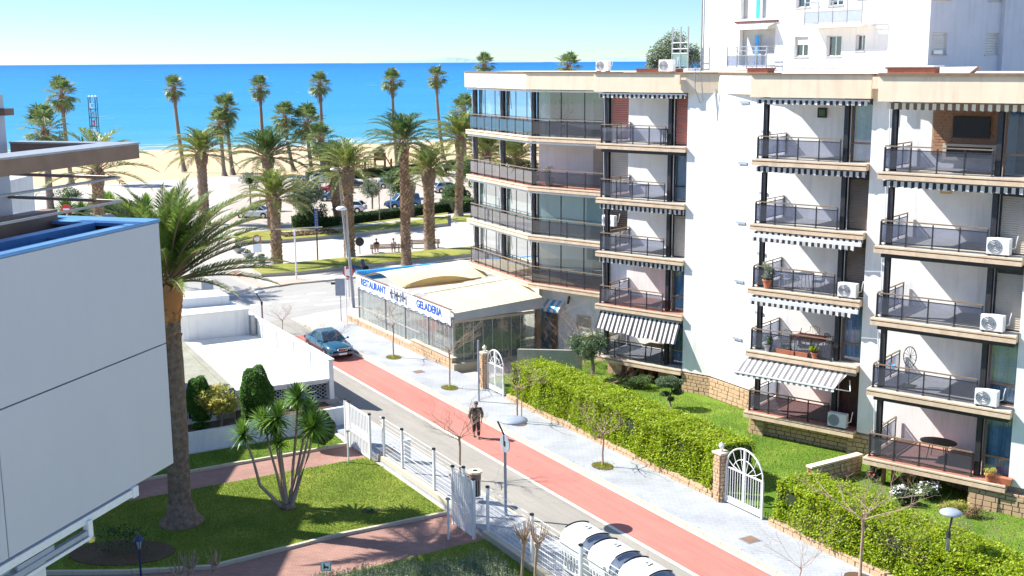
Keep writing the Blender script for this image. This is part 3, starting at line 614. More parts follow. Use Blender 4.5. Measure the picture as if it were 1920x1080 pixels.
# left fence and its gates
def wire_fence(s0, s1, posts, label, low=.3):
    f = thing('wire_fence', label, 'fence', (*W(20.45 if s1 > 40 else 20.2, (s0 + s1) / 2), 0), RZS); m_ = (s0 + s1) / 2
    MB().box(-.14, .14, s0 - m_, s1 - m_, 0, low).obj('base_wall', 'kerb', f)
    pm = MB().box(-.045, .045, -.045, .045, low - .05, 2.05).mesh('post', 'whitemetal'); cm = MB().box(-.06, .06, -.06, .06, 2.05, 2.12).mesh('post_cap', 'black')
    for s in posts:
        p_ = link(pm, 'post', f, (0, s - m_, 0)); link(cm, 'post_cap', p_)
    ps = sorted(set([s0] + list(posts) + [s1]))
    for a, b_ in zip(ps, ps[1:]):
        if b_ - a < .3: continue
        w_ = MB()
        for i in range(10):
            z = low + .1 + i * .18; w_.beam((.03, a - m_, z), (.03, b_ - m_, z), .022 if i in (0, 3, 6, 9) else .011)
        k = int((b_ - a) / .11)
        for i in range(1, k): y = a - m_ + (b_ - a) * i / k; w_.beam((.03, y, low + .08), (.03, y, 1.74 + low * .4), .005)
        w_.obj('wire_panel', 'whitemetal', f, kind='stuff')
    return f
wire_fence(38.95, 47.4, (39.3, 41.9, 45.0, 46.95), 'white wire fence on a low wall between the two white gates')
wire_fence(16, 37.1, (18, 21.2, 24.4, 27.6, 30.6, 33.7, 36.9), 'white wire fence in front of the waste containers')
def bar_gate(s0, s1, label, h=2.15, nbar=10, cap=True):
    g = thing('bar_gate', label, 'gate', (*W(20.0 if s0 > 40 else 19.75, s0), 0), RZS, 'white barred garden gates'); L_ = s1 - s0
    for y in (0, L_):
        p_ = MB().box(-.05, .05, y - .05, y + .05, 0, h + .1).obj('post', 'whitemetal', g); MB().box(-.06, .06, y - .06, y + .06, h + .1, h + .17).obj('post_cap', 'black', p_)
    for z in (.12, h * .42, h): MB().beam((0, .08, z), (0, L_ - .08, z), .06, .07).obj('rail', 'whitemetal', g)
    MB().box(-.012, .012, .08, L_ - .08, h * .47, h * .60).obj('middle_plate', 'whitemetal', g)
    bm_ = MB().box(-.022, .022, -.035, .035, .12, h).mesh('bar', 'whitemetal')
    for i in range(nbar): link(bm_, 'bar', g, (0, .12 + (L_ - .24) * i / (nbar - 1), 0))
    return g
bar_gate(47.45, 49.75, 'white barred gate at the end of the upper pink path', 2.05, 13)
bar_gate(49.9, 50.3, 'narrow white barred panel between the upper gate and the low house', 2.05, 3)
bar_gate(37.15, 38.85, 'white barred gate at the end of the lower pink path beside the litter bin', 2.25, 10)
def bollard(t, s, h, label):
    g = thing('path_post', label, 'post', (*W(t, s), 0), RZS, 'thin white posts by the garden gates')
    MB().tube([(0, 0, 0), (0, 0, h)], .045, 8).obj('shaft', 'whitemetal', g); MB().box(-.07, .07, -.07, .07, h, h + .07).obj('sensor_head', 'greymetal', g)
bollard(19.0, 47.6, 1.5, 'thin white post on the lawn corner beside the upper gate'); bollard(18.9, 37.6, 1.6, 'thin white post on the lower pink path beside the gate')
g = thing('hydrant_box', 'small white cabinet on the pavement behind the wire fence', 'cabinet', (*W(21.2, 46.2), SW), RZS)
MB().box(-.16, .16, -.14, .14, 0, 1.0).obj('body', 'whitemetal', g, bevel=.02); MB().box(-.19, .19, -.17, .17, 1.0, 1.06).obj('lid', 'whitemetal', g)
# white garden wall
g = thing('garden_wall', 'low white garden wall behind the yucca and the strip of lawn', 'wall', (*W(0, 52.6), 0), RZS)
MB().hexa([(0, -.12, 0), (21.3, .25, 0), (21.3, .45, 0), (0, .08, 0), (0, -.12, .85), (21.3, .25, 1.02), (21.3, .45, 1.02), (0, .08, .85)]).obj('wall', 'white2', g)
# low white house with flat roof
h = thing('low_white_house', 'long low white building with a flat roof and a white lattice grille', 'building', (*W(0, 57), 0), RZS)
def hw_(poly): return [(t, s - 57) for t, s in poly]
MB().prism(hw_([(16.6, 57.2), (21.6, 57.2), (21.6, 68.6), (16.9, 68.8)]), 0, 1.44).obj('wall', 'white', h)
MB().prism(hw_([(16.55, 56.6), (21.58, 56.35), (21.58, 68.4), (16.9, 68.6)]), 1.45, 1.56).obj('roof', 'metalroof', h)
for s in (59.4, 62.2, 65): MB().box(16.9, 21.5, s - 57, s - 56.96, 1.56, 1.575).obj('roof_seam', 'white2', h)
pw = MB().box(21.6, 21.85, -.6, 14.4, 0, 2.5).obj('parapet_wall', 'white', h)
MB().box(21.56, 21.9, -.65, 14.45, 2.5, 2.56).obj('coping', 'metalroof', h)
for s in (59, 61.6, 64.4, 67): MB().box(21.52, 21.6, s - 57, s - 56.85, 1.56, 2.48).obj('rib', 'white2', h)
MB().prism(hw_([(12.6, 56.2), (16.5, 56.0), (17.0, 67.5), (12.6, 68)]), 0, 1.75).prism(hw_([(16.2, 56.1), (16.5, 56.1), (17.05, 67.4), (16.7, 67.4)]), 1.75, 1.86).obj('old_wing', 'oldroof', h)
MB().box(5, 16.2, -.95, -.72, 0, 1.72).obj('front_wall', 'white', h)
wn = MB().box(13.9, 15.9, -1.0, -.95, .65, 1.25).obj('window', 'black', h)
bm_ = MB().box(0, .03, -1.05, -1.02, .6, 1.3).mesh('bar', 'whitemetal')
for i in range(12): link(bm_, 'bar', wn, (13.95 + i * .17, 0, 0))
MB().prism(hw_([(17.0, 68.9), (21.3, 68.6), (21.0, 72.3), (17.5, 73.2)]), 0, 3.1).obj('raised_block', 'white', h)
MB().prism(hw_([(16.9, 68.3), (21.2, 68.2), (21.0, 70.2), (17.2, 70.6)]), 3.1, 3.2).obj('upper_roof', 'metalroof', h)
MB().prism(hw_([(17.6, 70.4), (20.6, 70.1), (20.6, 72.3), (17.8, 72.9)]), 3.2, 3.75).obj('roof_box', 'white2', h)
MB().box(21.25, 21.5, 11.0, 11.3, 1.55, 2.75).obj('chimney_pipe', 'greymetal', h)
MB().box(18.6, 22.1, -.62, .15, .0, .42).obj('step', 'concrete', h)
gr = MB().box(18.7, 21.65, -.05, .02, .35, 1.3).obj('window', 'black', h)
mb = MB()
for i in range(11):
    x = 18.85 + i * .27; pts = [(x + (.115 if k % 2 else -.115), -.10, .37 + k * .188) for k in range(6)]
    mb.tube(pts, .03, 4); mb.tube([(2 * x - p[0], p[1], p[2]) for p in pts], .03, 4)
mb.obj('lattice_grille', 'whitemetal', gr); MB().box(18.6, 21.75, -.14, -.06, 1.28, 1.36).box(18.6, 21.75, -.14, -.06, .30, .37).obj('grille_frame', 'whitemetal', gr)
MB().box(16.5, 21.6, -.5, -.4, 1.3, 1.45).obj('fascia', 'white2', h)
# ================================================================== APARTMENT BUILDING (local axes: x along the facade to the right, y inwards)
LV = [1.5 + 2.94 * i for i in range(6)]
OX, OY = -30., 55.
def bo(X, Y): return (X - OX, Y - OY)
apt = thing('apartment_building', 'white apartment block with salmon slab edges and rows of glass-railed balconies', 'building', (*B(OX, OY), 0), RZB)
outl = [(-44.6, 58.9), (-36.5, 58.9), (-36.5, 56.5), (-31.0, 56.5), (-31.0, 53.5), (-29.3, 53.5), (-26.75, 52.45), (-24.85, 51.8), (-19.5, 51.8), (-19.5, 49.0), (-17.85, 48.95), (-12.2, 48.95), (-12.2, 46.05), (-2, 46.05), (-2, 62), (-44.6, 63.5)]
MB().prism([bo(*p) for p in outl], 1.42, 16.0).obj('wall', 'white', apt)
base = MB().prism([bo(p[0], p[1] + .06) for p in outl], .2, 1.42).obj('plinth', 'mortar', apt)
def bs(X0, Y0, X1, Y1, z0, z1, seed, out=(0, -1), rh=.2):
    stones(base, bo(X0, Y0), bo(X1, Y1), z0, z1, out, .07, rh, seed)
bs(-31.0, 53.5, -29.3, 53.5, .32, 1.36, 11); bs(-29.3, 53.5, -26.75, 52.45, .32, 1.36, 12, (-.48, -.87)); bs(-26.75, 52.45, -24.85, 51.8, .32, 1.36, 13, (-.33, -.94))
bs(-24.8, 49.3, -19.6, 49.3, .32, 1.15, 14); bs(-19.6, 49.0, -17.9, 49.0, .32, 1.35, 15); bs(-13.6, 45.9, -4.5, 45.9, .32, 1.2, 16)
MB().prism([bo(-24.85, 49.36), bo(-19.45, 49.36), bo(-19.45, 52), bo(-24.85, 52)], .2, 1.2).prism([bo(-13.6, 45.96), bo(-2, 45.96), bo(-2, 49), bo(-13.6, 49)], .2, 1.2).obj('plinth_block', 'mortar', apt)
for k, (X, Y, w_) in enumerate(((-24.75, 49.05, .75), (-19.9, 49.0, .35), (-13.55, 45.78, 1.1), (-32.7, 53.9, .9), (-36.2, 54.2, .9))):
    q = MB().box(X - OX, X - OX + w_, Y - OY + .05, Y - OY + .6, .2, 1.2).obj('plinth_pier', 'mortar', apt)
    stones(q, bo(X, Y + .05), bo(X + w_, Y + .05), .32, 1.2, (0, -1), .06, .2, 30 + k); stones(q, bo(X, Y + .6), bo(X, Y + .05), .32, 1.2, (-1, 0), .06, .2, 40 + k)
# timber posts under the near balcony and the dark cellar opening behind
for X in (-17.2, -16.8, -16.1, -15.6, -15.2): MB().box(X - OX, X - OX + .14, 46.1 - OY, 46.25 - OY, .3, 1.22).obj('timber_post', 'wood', apt)
for X in (-35.6, -34.9, -34.2, -33.6): MB().box(X - OX, X - OX + .3, 54.3 - OY, 54.6 - OY, .3, 1.22).obj('brick_pier', 'brickred', apt)
# parapet / roof
pj = [(-51.35, 59.8), (-43.35, 56.0), (-36.6, 55.95), (-36.6, 53.2), (-30.95, 53.2), (-29.3, 53.55), (-26.8, 52.15), (-24.95, 51.4), (-24.95, 48.5), (-19.4, 48.5), (-19.4, 48.75), (-17.95, 48.6), (-17.95, 45.55), (-2, 45.55), (-2, 62), (-42, 66), (-52, 66)]
MB().prism([bo(*p) for p in pj], 16.0, 16.98).obj('parapet', 'cream', apt)
def offs(poly, d):
    return [(x, y - d) for x, y in poly]
trim = MB()
for a, b_ in zip(pj[:14], pj[1:14]):
    dz = .06 if a[0] >= -17.96 and a[1] < 47 else 0
    p_, q_ = bo(*a), bo(*b_); trim.beam((*p_, 17.0 + dz / 2), (*q_, 17.0 + dz / 2), .16, .06 + dz)
trim.obj('coping', 'groove', apt)
for X, Y in ((-19.3, 48.42), (-31.5, 53.1)):
    MB().box(X - OX, X - OX + .3, Y - OY - .12, Y - OY, 16.42, 16.9).obj('downpipe_box', 'cream', apt)
MB().tube([(-30.4 - OX, 53.1 - OY, 17.2), (-30.35 - OX, 53.05 - OY, 16.2), (-30.1 - OX, 53.15 - OY, 15.5), (-29.95 - OX, 53.2 - OY, 15.6), (-30.05 - OX, 53.05 - OY, 17.1)], .03, 5).obj('cable', 'greymetal', apt)
MB().box(-30.8 - OX, -30.5 - OX, 53.66 - OY, 53.70 - OY, 14.3, 14.75).obj('alarm_plate', 'signred', apt)

def slats(mb, x0, x1, y, z0, z1, step=.09, th=.02):
    n_ = max(2, int((z1 - z0) / step)); h_ = (z1 - z0) / n_
    for i in range(n_):
        z = z0 + i * h_; mb.hexa([(x0, y - .005, z + .01), (x1, y - .005, z + .01), (x1, y + th, z + .01), (x0, y + th, z + .01), (x0, y + .015, z + h_ - .004), (x1, y + .015, z + h_ - .004), (x1, y + .03, z + h_ - .004), (x0, y + .03, z + h_ - .004)])
    return mb
def wavy(x0, x1, y, z0, z1, amp=.05, n_=40, f=9.):
    mb = MB(); vs = []
    for i in range(n_ + 1):
        x = x0 + (x1 - x0) * i / n_; yy = y + amp * math.sin(i * 2 * math.pi * f / n_) + amp * .4 * math.sin(i * 1.7); vs += [(x, yy, z0), (x + .01 * math.sin(i), yy * 1.0, z1)]
    return mb.add(vs, [(2 * i, 2 * i + 2, 2 * i + 3, 2 * i + 1) for i in range(n_)])
# parts shared by every balcony
post_m = MB().box(-.022, .022, -.022, .022, 0, .96).box(-.05, .05, -.04, .04, 0, .03).mesh('post', 'darkmetal')
def railing(bal, p, q, z, n_, glass_m='railglass', rail_m='bronze', ends=True):
    """handrail, second rail, bottom rail, posts and tinted panels from p to q (building-local, at floor height z)"""
    p, q = Vector(p), Vector(q); d = q - p; L_ = d.length; u = d / L_; an = math.atan2(u.y, u.x)
    MB().beam((*p, z + 1.0), (*q, z + 1.0), .07, .045).obj('handrail', rail_m, bal)
    MB().beam((*p, z + .86), (*q, z + .86), .03, .035).obj('rail', 'darkmetal', bal); MB().beam((*p, z + .14), (*q, z + .14), .03, .035).obj('rail', 'darkmetal', bal)
    for i in range(n_ + 1):
        if i == 0 and not ends: continue
        a = p + d * i / n_; link(post_m, 'post', bal, (a.x, a.y, z), an)
    for i in range(n_):
        a, b_ = p + d * (i / n_) + u * .03, p + d * ((i + 1) / n_) - u * .03
        MB().beam((*a, z + .5), (*b_, z + .5), .012, .68).obj('glass_panel', glass_m, bal)
def valance(bal, x0, x1, y, z, drop, m, wave=.02, step=.28):
    """hanging scalloped front strip of an awning"""
    n_ = int((x1 - x0) / (step / 4)); vs = []
    for i in range(n_ + 1):
        x = x0 + (x1 - x0) * i / n_; b_ = z - drop + .035 * abs(math.sin(i * math.pi / 4)) ; yy = y + wave * math.sin(i * .9)
        vs += [(x, y, z), (x, yy, b_)]
    return MB().add(vs, [(2 * i, 2 * i + 2, 2 * i + 3, 2 * i + 1) for i in range(n_)]).obj('valance', m, bal)
AN = 0
def balcony(Xl, Xr, Yf, k, bay='curtain', awn=None, floor='tile', colf=.757, shut=True, under=True, nm='balcony', wallshut='shutterwhite'):
    z = LV[k]; x0, x1 = Xl - OX, Xr - OX; y0 = Yf - OY; Wd = x1 - x0; yb = y0 + (3.2 if k else 3.2)
    b = MB(); b.box(x0 + .03, x1 - .02, y0 + .06, yb - .005, z - .28, z - .02, 0); b.box(x0, x1, y0, y0 + .10, z - .07, z - .005, 0); b.box(x0, x0 + .1, y0 + .1, yb - .01, z - .07, z - .005, 0)
    b.box(x0 + .02, x1 - .01, y0 + .03, y0 + .07, z - .12, z - .07, 1); b.box(x0, x1, y0 + .005, y0 + .06, z - .28, z - .12, 0)
    bal = b.obj(nm, ['fascia', 'groove'], apt)
    MB().box(x0 + .1, x1 - .03, y0 + .1, yb - .008, z - .02, z + .006).obj('floor', floor, bal)
    xc = x0 + Wd * colf; zt = z + 2.66 if k < 4 else 16.0
    railing(bal, (x0 + .14, y0 + .30), (xc, y0 + .30), z, 4 if Wd > 5.4 else 4)
    railing(bal, (x0 + .14, y0 + .38), (x0 + .14, yb - .02), z, 3)
    for xx in (x0 + .28, xc + .02): 
        c = MB(); c.box(xx, xx + .2, y0 + .5, y0 + .53, z, zt); c.box(xx + .08, xx + .11, y0 + .53, y0 + .70, z, zt); c.box(xx, xx + .2, y0 + .70, y0 + .73, z, zt); c.obj('column', 'darkmetal', bal)
    # enclosed bay on the right
    xa = xc + .24; yw = y0 + .85; zl = zt - .02
    MB().box(xa - .04, xa + .06, yw, yb, z, zt).obj('bay_side_wall', 'white', bal)
    fr = MB()
    for x in (xa - .02, x1 - .07): fr.box(x, x + .08, yw - .03, yw + .05, z, zl)
    fr.box(xa, x1, yw - .03, yw + .05, zl - .08, zl); fr.box(xa, x1, yw - .03, yw + .05, z, z + .06)
    mt_fr = 'brown' if bay in ('curtain', 'curtaindark', 'plain') else 'darkmetal'
    if bay in ('curtain', 'curtainw', 'plain', 'curtaindark'):
        fr.box(xa, x1, yw - .02, yw + .04, z + .78, z + .86); fr.obj('window_frame', mt_fr, bal)
        if bay != 'plain': wavy(xa + .12, x1 - .1, yw + .22, z + .08, zl - .05, .045).obj('curtain', 'curtainw' if bay == 'curtainw' else 'curtain', bal)
        MB().box(xa + .08, x1 - .08, yw + .0, yw + .012, z + .86, zl - .08).obj('window_pane', 'windowglass', bal)
        MB().box(xa + .08, x1 - .08, yw + .0, yw + .012, z + .06, z + .78).obj('window_pane', 'windowglass', bal)
        MB().box(xa + .06, x1, yw + 1.3, yw + 1.34, z, zl).obj('room_wall', 'shutterbrown', bal)
    elif bay == 'bars':
        fr.obj('window_frame', 'doorred', bal); MB().box(xa + .08, x1 - .08, yw + .02, yw + .05, z + .06, zl - .08).obj('door', 'doorred', bal)
        bm2 = MB().tube([(0, 0, z + .05), (0, 0, zl - .1)], .012, 5).mesh('bar', 'darkmetal')
        for i in range(9): link(bm2, 'bar', bal, (xa + .12 + i * (x1 - xa - .2) / 8, yw - .07, 0))
    else:
        fr.obj('window_frame', 'darkmetal', bal); top = z + 2.2 if bay in ('shutterbrown', 'shutterbeige') else zl - .1
        slats(MB(), xa + .06, x1 - .06, yw, z + .06, top, .085 if Yf < 52 else .12).obj('roller_shutter', bay, bal)
        MB().box(xa + .06, x1 - .06, yw + .03, yw + .05, top, zl).obj('shutter_box', 'darkmetal', bal)
    if under: MB().box(x0 + .25, x1 - .1, y0 + .16, y0 + .34, zt - .18, zt - .04).obj('awning_cassette', 'darkmetal' if awn is None else 'greymetal', bal)
    if shut:
        w0 = xa - .95; slats(MB(), w0, xa - .1, yb - .03, z + 1.02, z + 2.3, .1, .012).obj('wall_shutter', wallshut, bal)
    # awnings
    if awn:
        kind, m_ = awn
        if kind == 'roll': valance(bal, x0 + .2, x1 - .05, y0 + .12, zt - .06, .26, m_)
        if kind == 'rollw':
            MB().beam((x0 + .15, y0 + .08, zt - .1), (x1 - .05, y0 + .08, zt - .1), .14, .09).obj('awning_roll', 'white2', bal); valance(bal, x0 + .2, x1 - .05, y0 + .0, zt - .12, .2, m_)
        if kind == 'band':
            MB().beam((x0 + .15, y0 + .02, zt - .22), (x1 - .05, y0 + .02, zt - .22), .10, .16).obj('awning_roll', 'white2', bal)
            valance(bal, x0 + .2, x1 - .05, y0 + .05, zt - .04, .16, m_); valance(bal, x0 + .2, x1 - .3, y0 - .04, zt - .30, .2, m_)
        if kind == 'out':
            ex, dr = .75, .62
            vs = []; N_ = 60
            for i in range(N_ + 1):
                x = x0 + .1 + (x1 - x0 - .5) * i / N_; vs += [(x, y0 + .22, zt - .05), (x - .25, y0 - ex, zt - dr + .012 * math.sin(i)), (x - .25, y0 - ex - .015, zt - dr - .17 + .03 * abs(math.sin(i * .75)))]
            MB().add(vs, [(3 * i, 3 * i + 3, 3 * i + 4, 3 * i + 1) for i in range(N_)] + [(3 * i + 1, 3 * i + 4, 3 * i + 5, 3 * i + 2) for i in range(N_)]).obj('awning_cloth', m_, bal)
            MB().beam((x0 - .15, y0 - ex, zt - dr), (x1 - .65, y0 - ex, zt - dr), .06).obj('awning_bar', 'white2', bal)
            for x in (x0 + .3, x1 - .35): MB().tube([(x, y0 + .2, zt - .4), (x + .25, y0 - .3, zt - .75), (x - .2, y0 - ex, zt - dr)], .025, 6).obj('awning_arm', 'white2', bal)
        if kind == 'drop':
            vs = []; N_ = 70; pj_ = .35
            for i in range(N_ + 1):
                x = x0 + .25 + (x1 - x0 - .4) * i / N_; vs += [(x, y0 + .22, zt - .03), (x, y0 - pj_ + .02 * math.sin(i * .8), zt - 1.0 + .04 * math.sin(i * .3) - .25 * i / N_)]
            MB().add(vs, [(2 * i, 2 * i + 2, 2 * i + 3, 2 * i + 1) for i in range(N_)]).obj('awning_cloth', m_, bal)
    # drainpipe-like vertical rod next to the left column
    MB().tube([(x0 + .2, y0 + .45, zt - .2), (x0 + .24, y0 + .44, z + 1.2), (x0 + .26, y0 + .5, z)], .018, 5).obj('awning_crank', 'white2', bal)
    return bal
S1, S2, S3 = (-36.5, -31.0, 53.3), (-24.85, -19.5, 48.6), (-17.85, -12.2, 45.65)
balcony(*S3, 4, 'plain', ('roll', 'awningtan'), 'concrete', shut=False)
balcony(*S3, 3, 'shutterbeige', ('roll', 'awning')); balcony(*S3, 2, 'shutterbeige', None); balcony(*S3, 1, 'curtain', None); balcony(*S3, 0, 'curtain', None, 'tilered')
balcony(*S2, 4, 'curtain', ('rollw', 'awning')); balcony(*S2, 3, 'shutterbrown', ('roll', 'awning')); balcony(*S2, 2, 'shutterbrown', ('band', 'awning')); balcony(*S2, 1, 'curtain', ('band', 'awning')); balcony(*S2, 0, 'bars', ('out', 'awningpale'), 'tilered', shut=False)
balcony(*S1, 4, 'shutterred', ('rollw', 'awning'), shut=False); balcony(*S1, 3, 'curtainw', None, shut=False); balcony(*S1, 2, 'shutterbeige', ('roll', 'awning'), shut=False); balcony(*S1, 1, 'curtain', ('roll', 'awning'), 'tilered', shut=False); balcony(*S1, 0, 'curtain', ('drop', 'awning'), shut=False)
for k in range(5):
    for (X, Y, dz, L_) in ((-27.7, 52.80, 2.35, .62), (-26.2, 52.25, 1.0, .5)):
        MB().beam((X - OX, Y - OY - .03, LV[k] + dz), (X - OX + L_, Y - OY - .03 - L_ * .37, LV[k] + dz), .05, .12).obj('wall_bar', 'greymetal' if 0 else 'lampglass', apt)  # slim grey bars along the wall, two per storey
# ---- corner terraces
P0, P1, P2, P3 = (-51.35, 59.85), (-43.3, 56.1), (-38.0, 56.0), (-36.5, 56.0)
def lerp(a, b_, t): return (a[0] + (b_[0] - a[0]) * t, a[1] + (b_[1] - a[1]) * t)
f1 = (Vector(P1) - Vector(P0)).normalized(); n1 = Vector((-f1.y, f1.x))   # inwards of the slanted front
def ins(p, n_, d): return (p[0] + n_.x * d, p[1] + n_.y * d)
def terrace(k, mode):
    z = LV[k]; zt = z + 2.66 if k < 4 else 16.0
    sl = [bo(*P0), bo(*P1), bo(*P3), bo(-36.5, 59.0), bo(-42, 62), bo(-51, 62.5)]
    sl2 = [ins(sl[0], Vector((.5, .8)), .08), ins(sl[1], Vector((.1, 1)), .08), (sl[2][0], sl[2][1] + .08), sl[3], sl[4], sl[5]]
    b = MB().prism(sl2, z - .28, z - .02); bal = b.obj('terrace', 'fascia', apt)
    for a, b_ in ((sl[0], sl[1]), (sl[1], sl[2])):
        MB().beam((*ins(a, Vector((0, 1)), .03), z - .04), (*ins(b_, Vector((0, 1)), .03), z - .04), .1, .07).beam((*ins(a, Vector((0, 1)), .05), z - .20), (*ins(b_, Vector((0, 1)), .05), z - .20), .1, .16).obj('slab_edge', 'fascia', bal)
    MB().prism(sl2, z - .02, z + .004).obj('floor', 'tilered' if mode in ('open', 'clear') else 'tile', bal)
    gm = 'darkglass'
    A, B_ = ins(sl[0], n1, .3), ins(sl[1], n1, .28); C = (P2[0] - OX, sl[2][1] + .28)
    railing(bal, A, B_, z, 8, gm); railing(bal, B_, C, z, 4, gm, ends=False); railing(bal, (A[0] - .05, sl[5][1] - .3), A, z, 2, gm)
    cols = [ins(lerp(sl[0], sl[1], t), n1, .55) for t in (.04, .5, .97)] + [(P2[0] - OX - .1, sl[2][1] + .6)]
    for c in cols: MB().box(c[0] - .11, c[0] + .11, c[1] - .11, c[1] + .11, z, zt).obj('column', 'darkmetal', bal)
    for c in cols[:3]: MB().tube([(c[0] - .2, c[1] - .12, zt - .1), (c[0] - .05, c[1] - .22, zt - 1.3)], .03, 6).obj('awning_arm', 'white2', bal)
    MB().beam((*ins(sl[0], n1, .2), zt - .1), (*ins(sl[1], n1, .2), zt - .1), .12, .1).beam((*ins(sl[1], Vector((0, 1)), .2), zt - .1), (P2[0] - OX, sl[2][1] + .2, zt - .1), .12, .1).obj('awning_roll', 'white2', bal)
    glz = {'full': 'clearglass', 'aqua': 'aquaglass', 'clear': 'clearglass'}.get(mode)
    if glz:
        def wall(a, b_, n_):
            for i in range(n_):
                p_, q_ = lerp(a, b_, i / n_), lerp(a, b_, (i + 1) / n_)
                MB().beam((*lerp(p_, q_, .02), (z + zt) / 2), (*lerp(p_, q_, .98), (z + zt) / 2), .012, zt - z - .06).obj('window_pane', glz, bal)
                MB().beam((*p_, z), (*p_, zt), .05, .05).obj('mullion', 'darkmetal', bal)
        wall(ins(sl[0], n1, .75), ins(sl[1], n1, .72), 6); wall(ins(sl[1], n1, .72), (P2[0] - OX, sl[2][1] + .75), 3)
        if mode == 'aqua':
            wavy(*(-50.6 - OX, -43.6 - OX), 0, z + .05, zt - .1, .04, 60, 20)  # geometry only kept when linked below
            mb = MB(); vs = []
            a, b_ = ins(sl[0], n1, 1.3), ins(sl[1], n1, 1.2)
            for i in range(61):
                q = lerp(a, b_, i / 60); vs += [(q[0], q[1] + .05 * math.sin(i * 1.3), z + .05), (q[0], q[1] + .05 * math.sin(i * 1.3), zt - .05)]
            mb.add(vs, [(2 * i, 2 * i + 2, 2 * i + 3, 2 * i + 1) for i in range(60)]).obj('blind', 'curtainw', bal)
            MB().box(sl[1][0] + .2, P2[0] - OX, sl[2][1] + 1.4, sl[2][1] + 1.43, z + .05, zt - .05).obj('blind', 'curtainw', bal)
        if mode == 'full':
            mb = MB(); vs = []; a, b_ = ins(sl[0], n1, 1.6), ins(sl[1], n1, 1.5)
            for i in range(61):
                q = lerp(a, b_, i / 60); vs += [(q[0], q[1] + .06 * math.sin(i * 1.1), z + .05), (q[0], q[1] + .06 * math.sin(i * 1.1), zt - .05)]
            mb.add(vs, [(2 * i, 2 * i + 2, 2 * i + 3, 2 * i + 1) for i in range(60)]).obj('curtain', 'curtain', bal)
    # shuttered end by the first balcony stack
    slats(MB(), P2[0] - OX + .2, P3[0] - OX - .1, sl[2][1] + .8, z + .05, zt - .3, .12).obj('roller_shutter', {4: 'shutterred', 3: 'shutterbeige', 2: 'shutterbrown', 1: 'white2'}[k], bal)
    MB().box(-41.4 - OX + .9, -40.4 - OX + .9, 58.86 - OY, 58.89 - OY, z + .02, z + 2.1).obj('door', 'shutterbeige', bal)
    return bal
terrace(4, 'full'); terrace(3, 'open'); terrace(2, 'aqua'); terrace(1, 'clear')
MB().prism([bo(-43.0, 57.0), bo(-38.2, 57.0), bo(-38.2, 58.95), bo(-43, 58.95)], 0, 4.12).obj('ground_floor_wall', 'white', apt)
# ground-floor entrance beside the restaurant
MB().box(-43.0 - OX, -42.2 - OX, 56.96 - OY, 56.98 - OY, .2, 2.6).obj('entrance_door', 'windowglass', apt)
MB().box(-42.2 - OX, -41.7 - OX, 56.95 - OY, 56.98 - OY, .2, 2.7).obj('entrance_frame', 'brown', apt)
mb = MB(); vs = []
for i in range(25):
    x = -43.3 - OX + 2.1 * i / 24; vs += [(x, 56.95 - OY, 3.4), (x, 56.3 - OY, 2.95), (x, 56.28 - OY, 2.75 + .04 * abs(math.sin(i)))]
mb.add(vs, [(3 * i, 3 * i + 3, 3 * i + 4, 3 * i + 1) for i in range(24)] + [(3 * i + 1, 3 * i + 4, 3 * i + 5, 3 * i + 2) for i in range(24)]).obj('door_awning', 'awningblue', apt)
MB().box(-40.6 - OX, -40.1 - OX, 56.75 - OY, 56.97 - OY, 1.0, 1.55).obj('letter_box', 'greymetal', apt); MB().box(-40.3 - OX, -39.3 - OX, 56.93 - OY, 56.98 - OY, 1.9, 2.7).obj('wall_niche', 'shutterbeige', apt)
MB().tube([(-40.9 - OX, 57 - OY, 3.7), (-40.7 - OX, 56.6 - OY, 3.4)], .08, 8).obj('floodlight', 'black', apt)
# unrecessed step, garden wall return and garden walls
gw = thing('garden_wall', 'short brick garden wall with pale coping beside the near balcony', 'wall', (*B(-19, 45.4), 0), RZB)
MB().box(-.45, .9, -1.1, .0, .3, 1.1)
a_, b_ = B(-19.5, 44.2), B(-18.5, 46.6); dx = Vector((1.0, 2.4)).normalized()
MB().beam((-.5, -1.2, .7), (.5, 1.6, .7), .22, .8).obj('wall_core', 'brickred', gw); MB().beam((-.52, -1.25, 1.14), (.5, 1.6, 1.14), .34, .08).obj('coping', 'cream', gw)
stones(gw, (-.61, -1.16), (.39, 1.64), .35, 1.08, (-.94, .34), .05, .17, 71, .2, .42); stones(gw, (.39 + .22, 1.5), (-.61 + .22, -1.24), .35, 1.08, (.94, -.34), .05, .17, 72, .2, .42)
g2 = thing('garden_wall', 'low rendered wall by the oleander bush near the restaurant', 'wall', (*B(-37.6, 53.4), 0), RZB)
MB().hexa([(-3.2, -1.6, .2), (.2, -.2, .2), (.2, .0, .2), (-3.2, -1.4, .2), (-3.2, -1.6, 1.5), (.2, -.2, 1.65), (.2, 0, 1.65), (-3.2, -1.4, 1.5)]).obj('wall', 'concrete', g2)

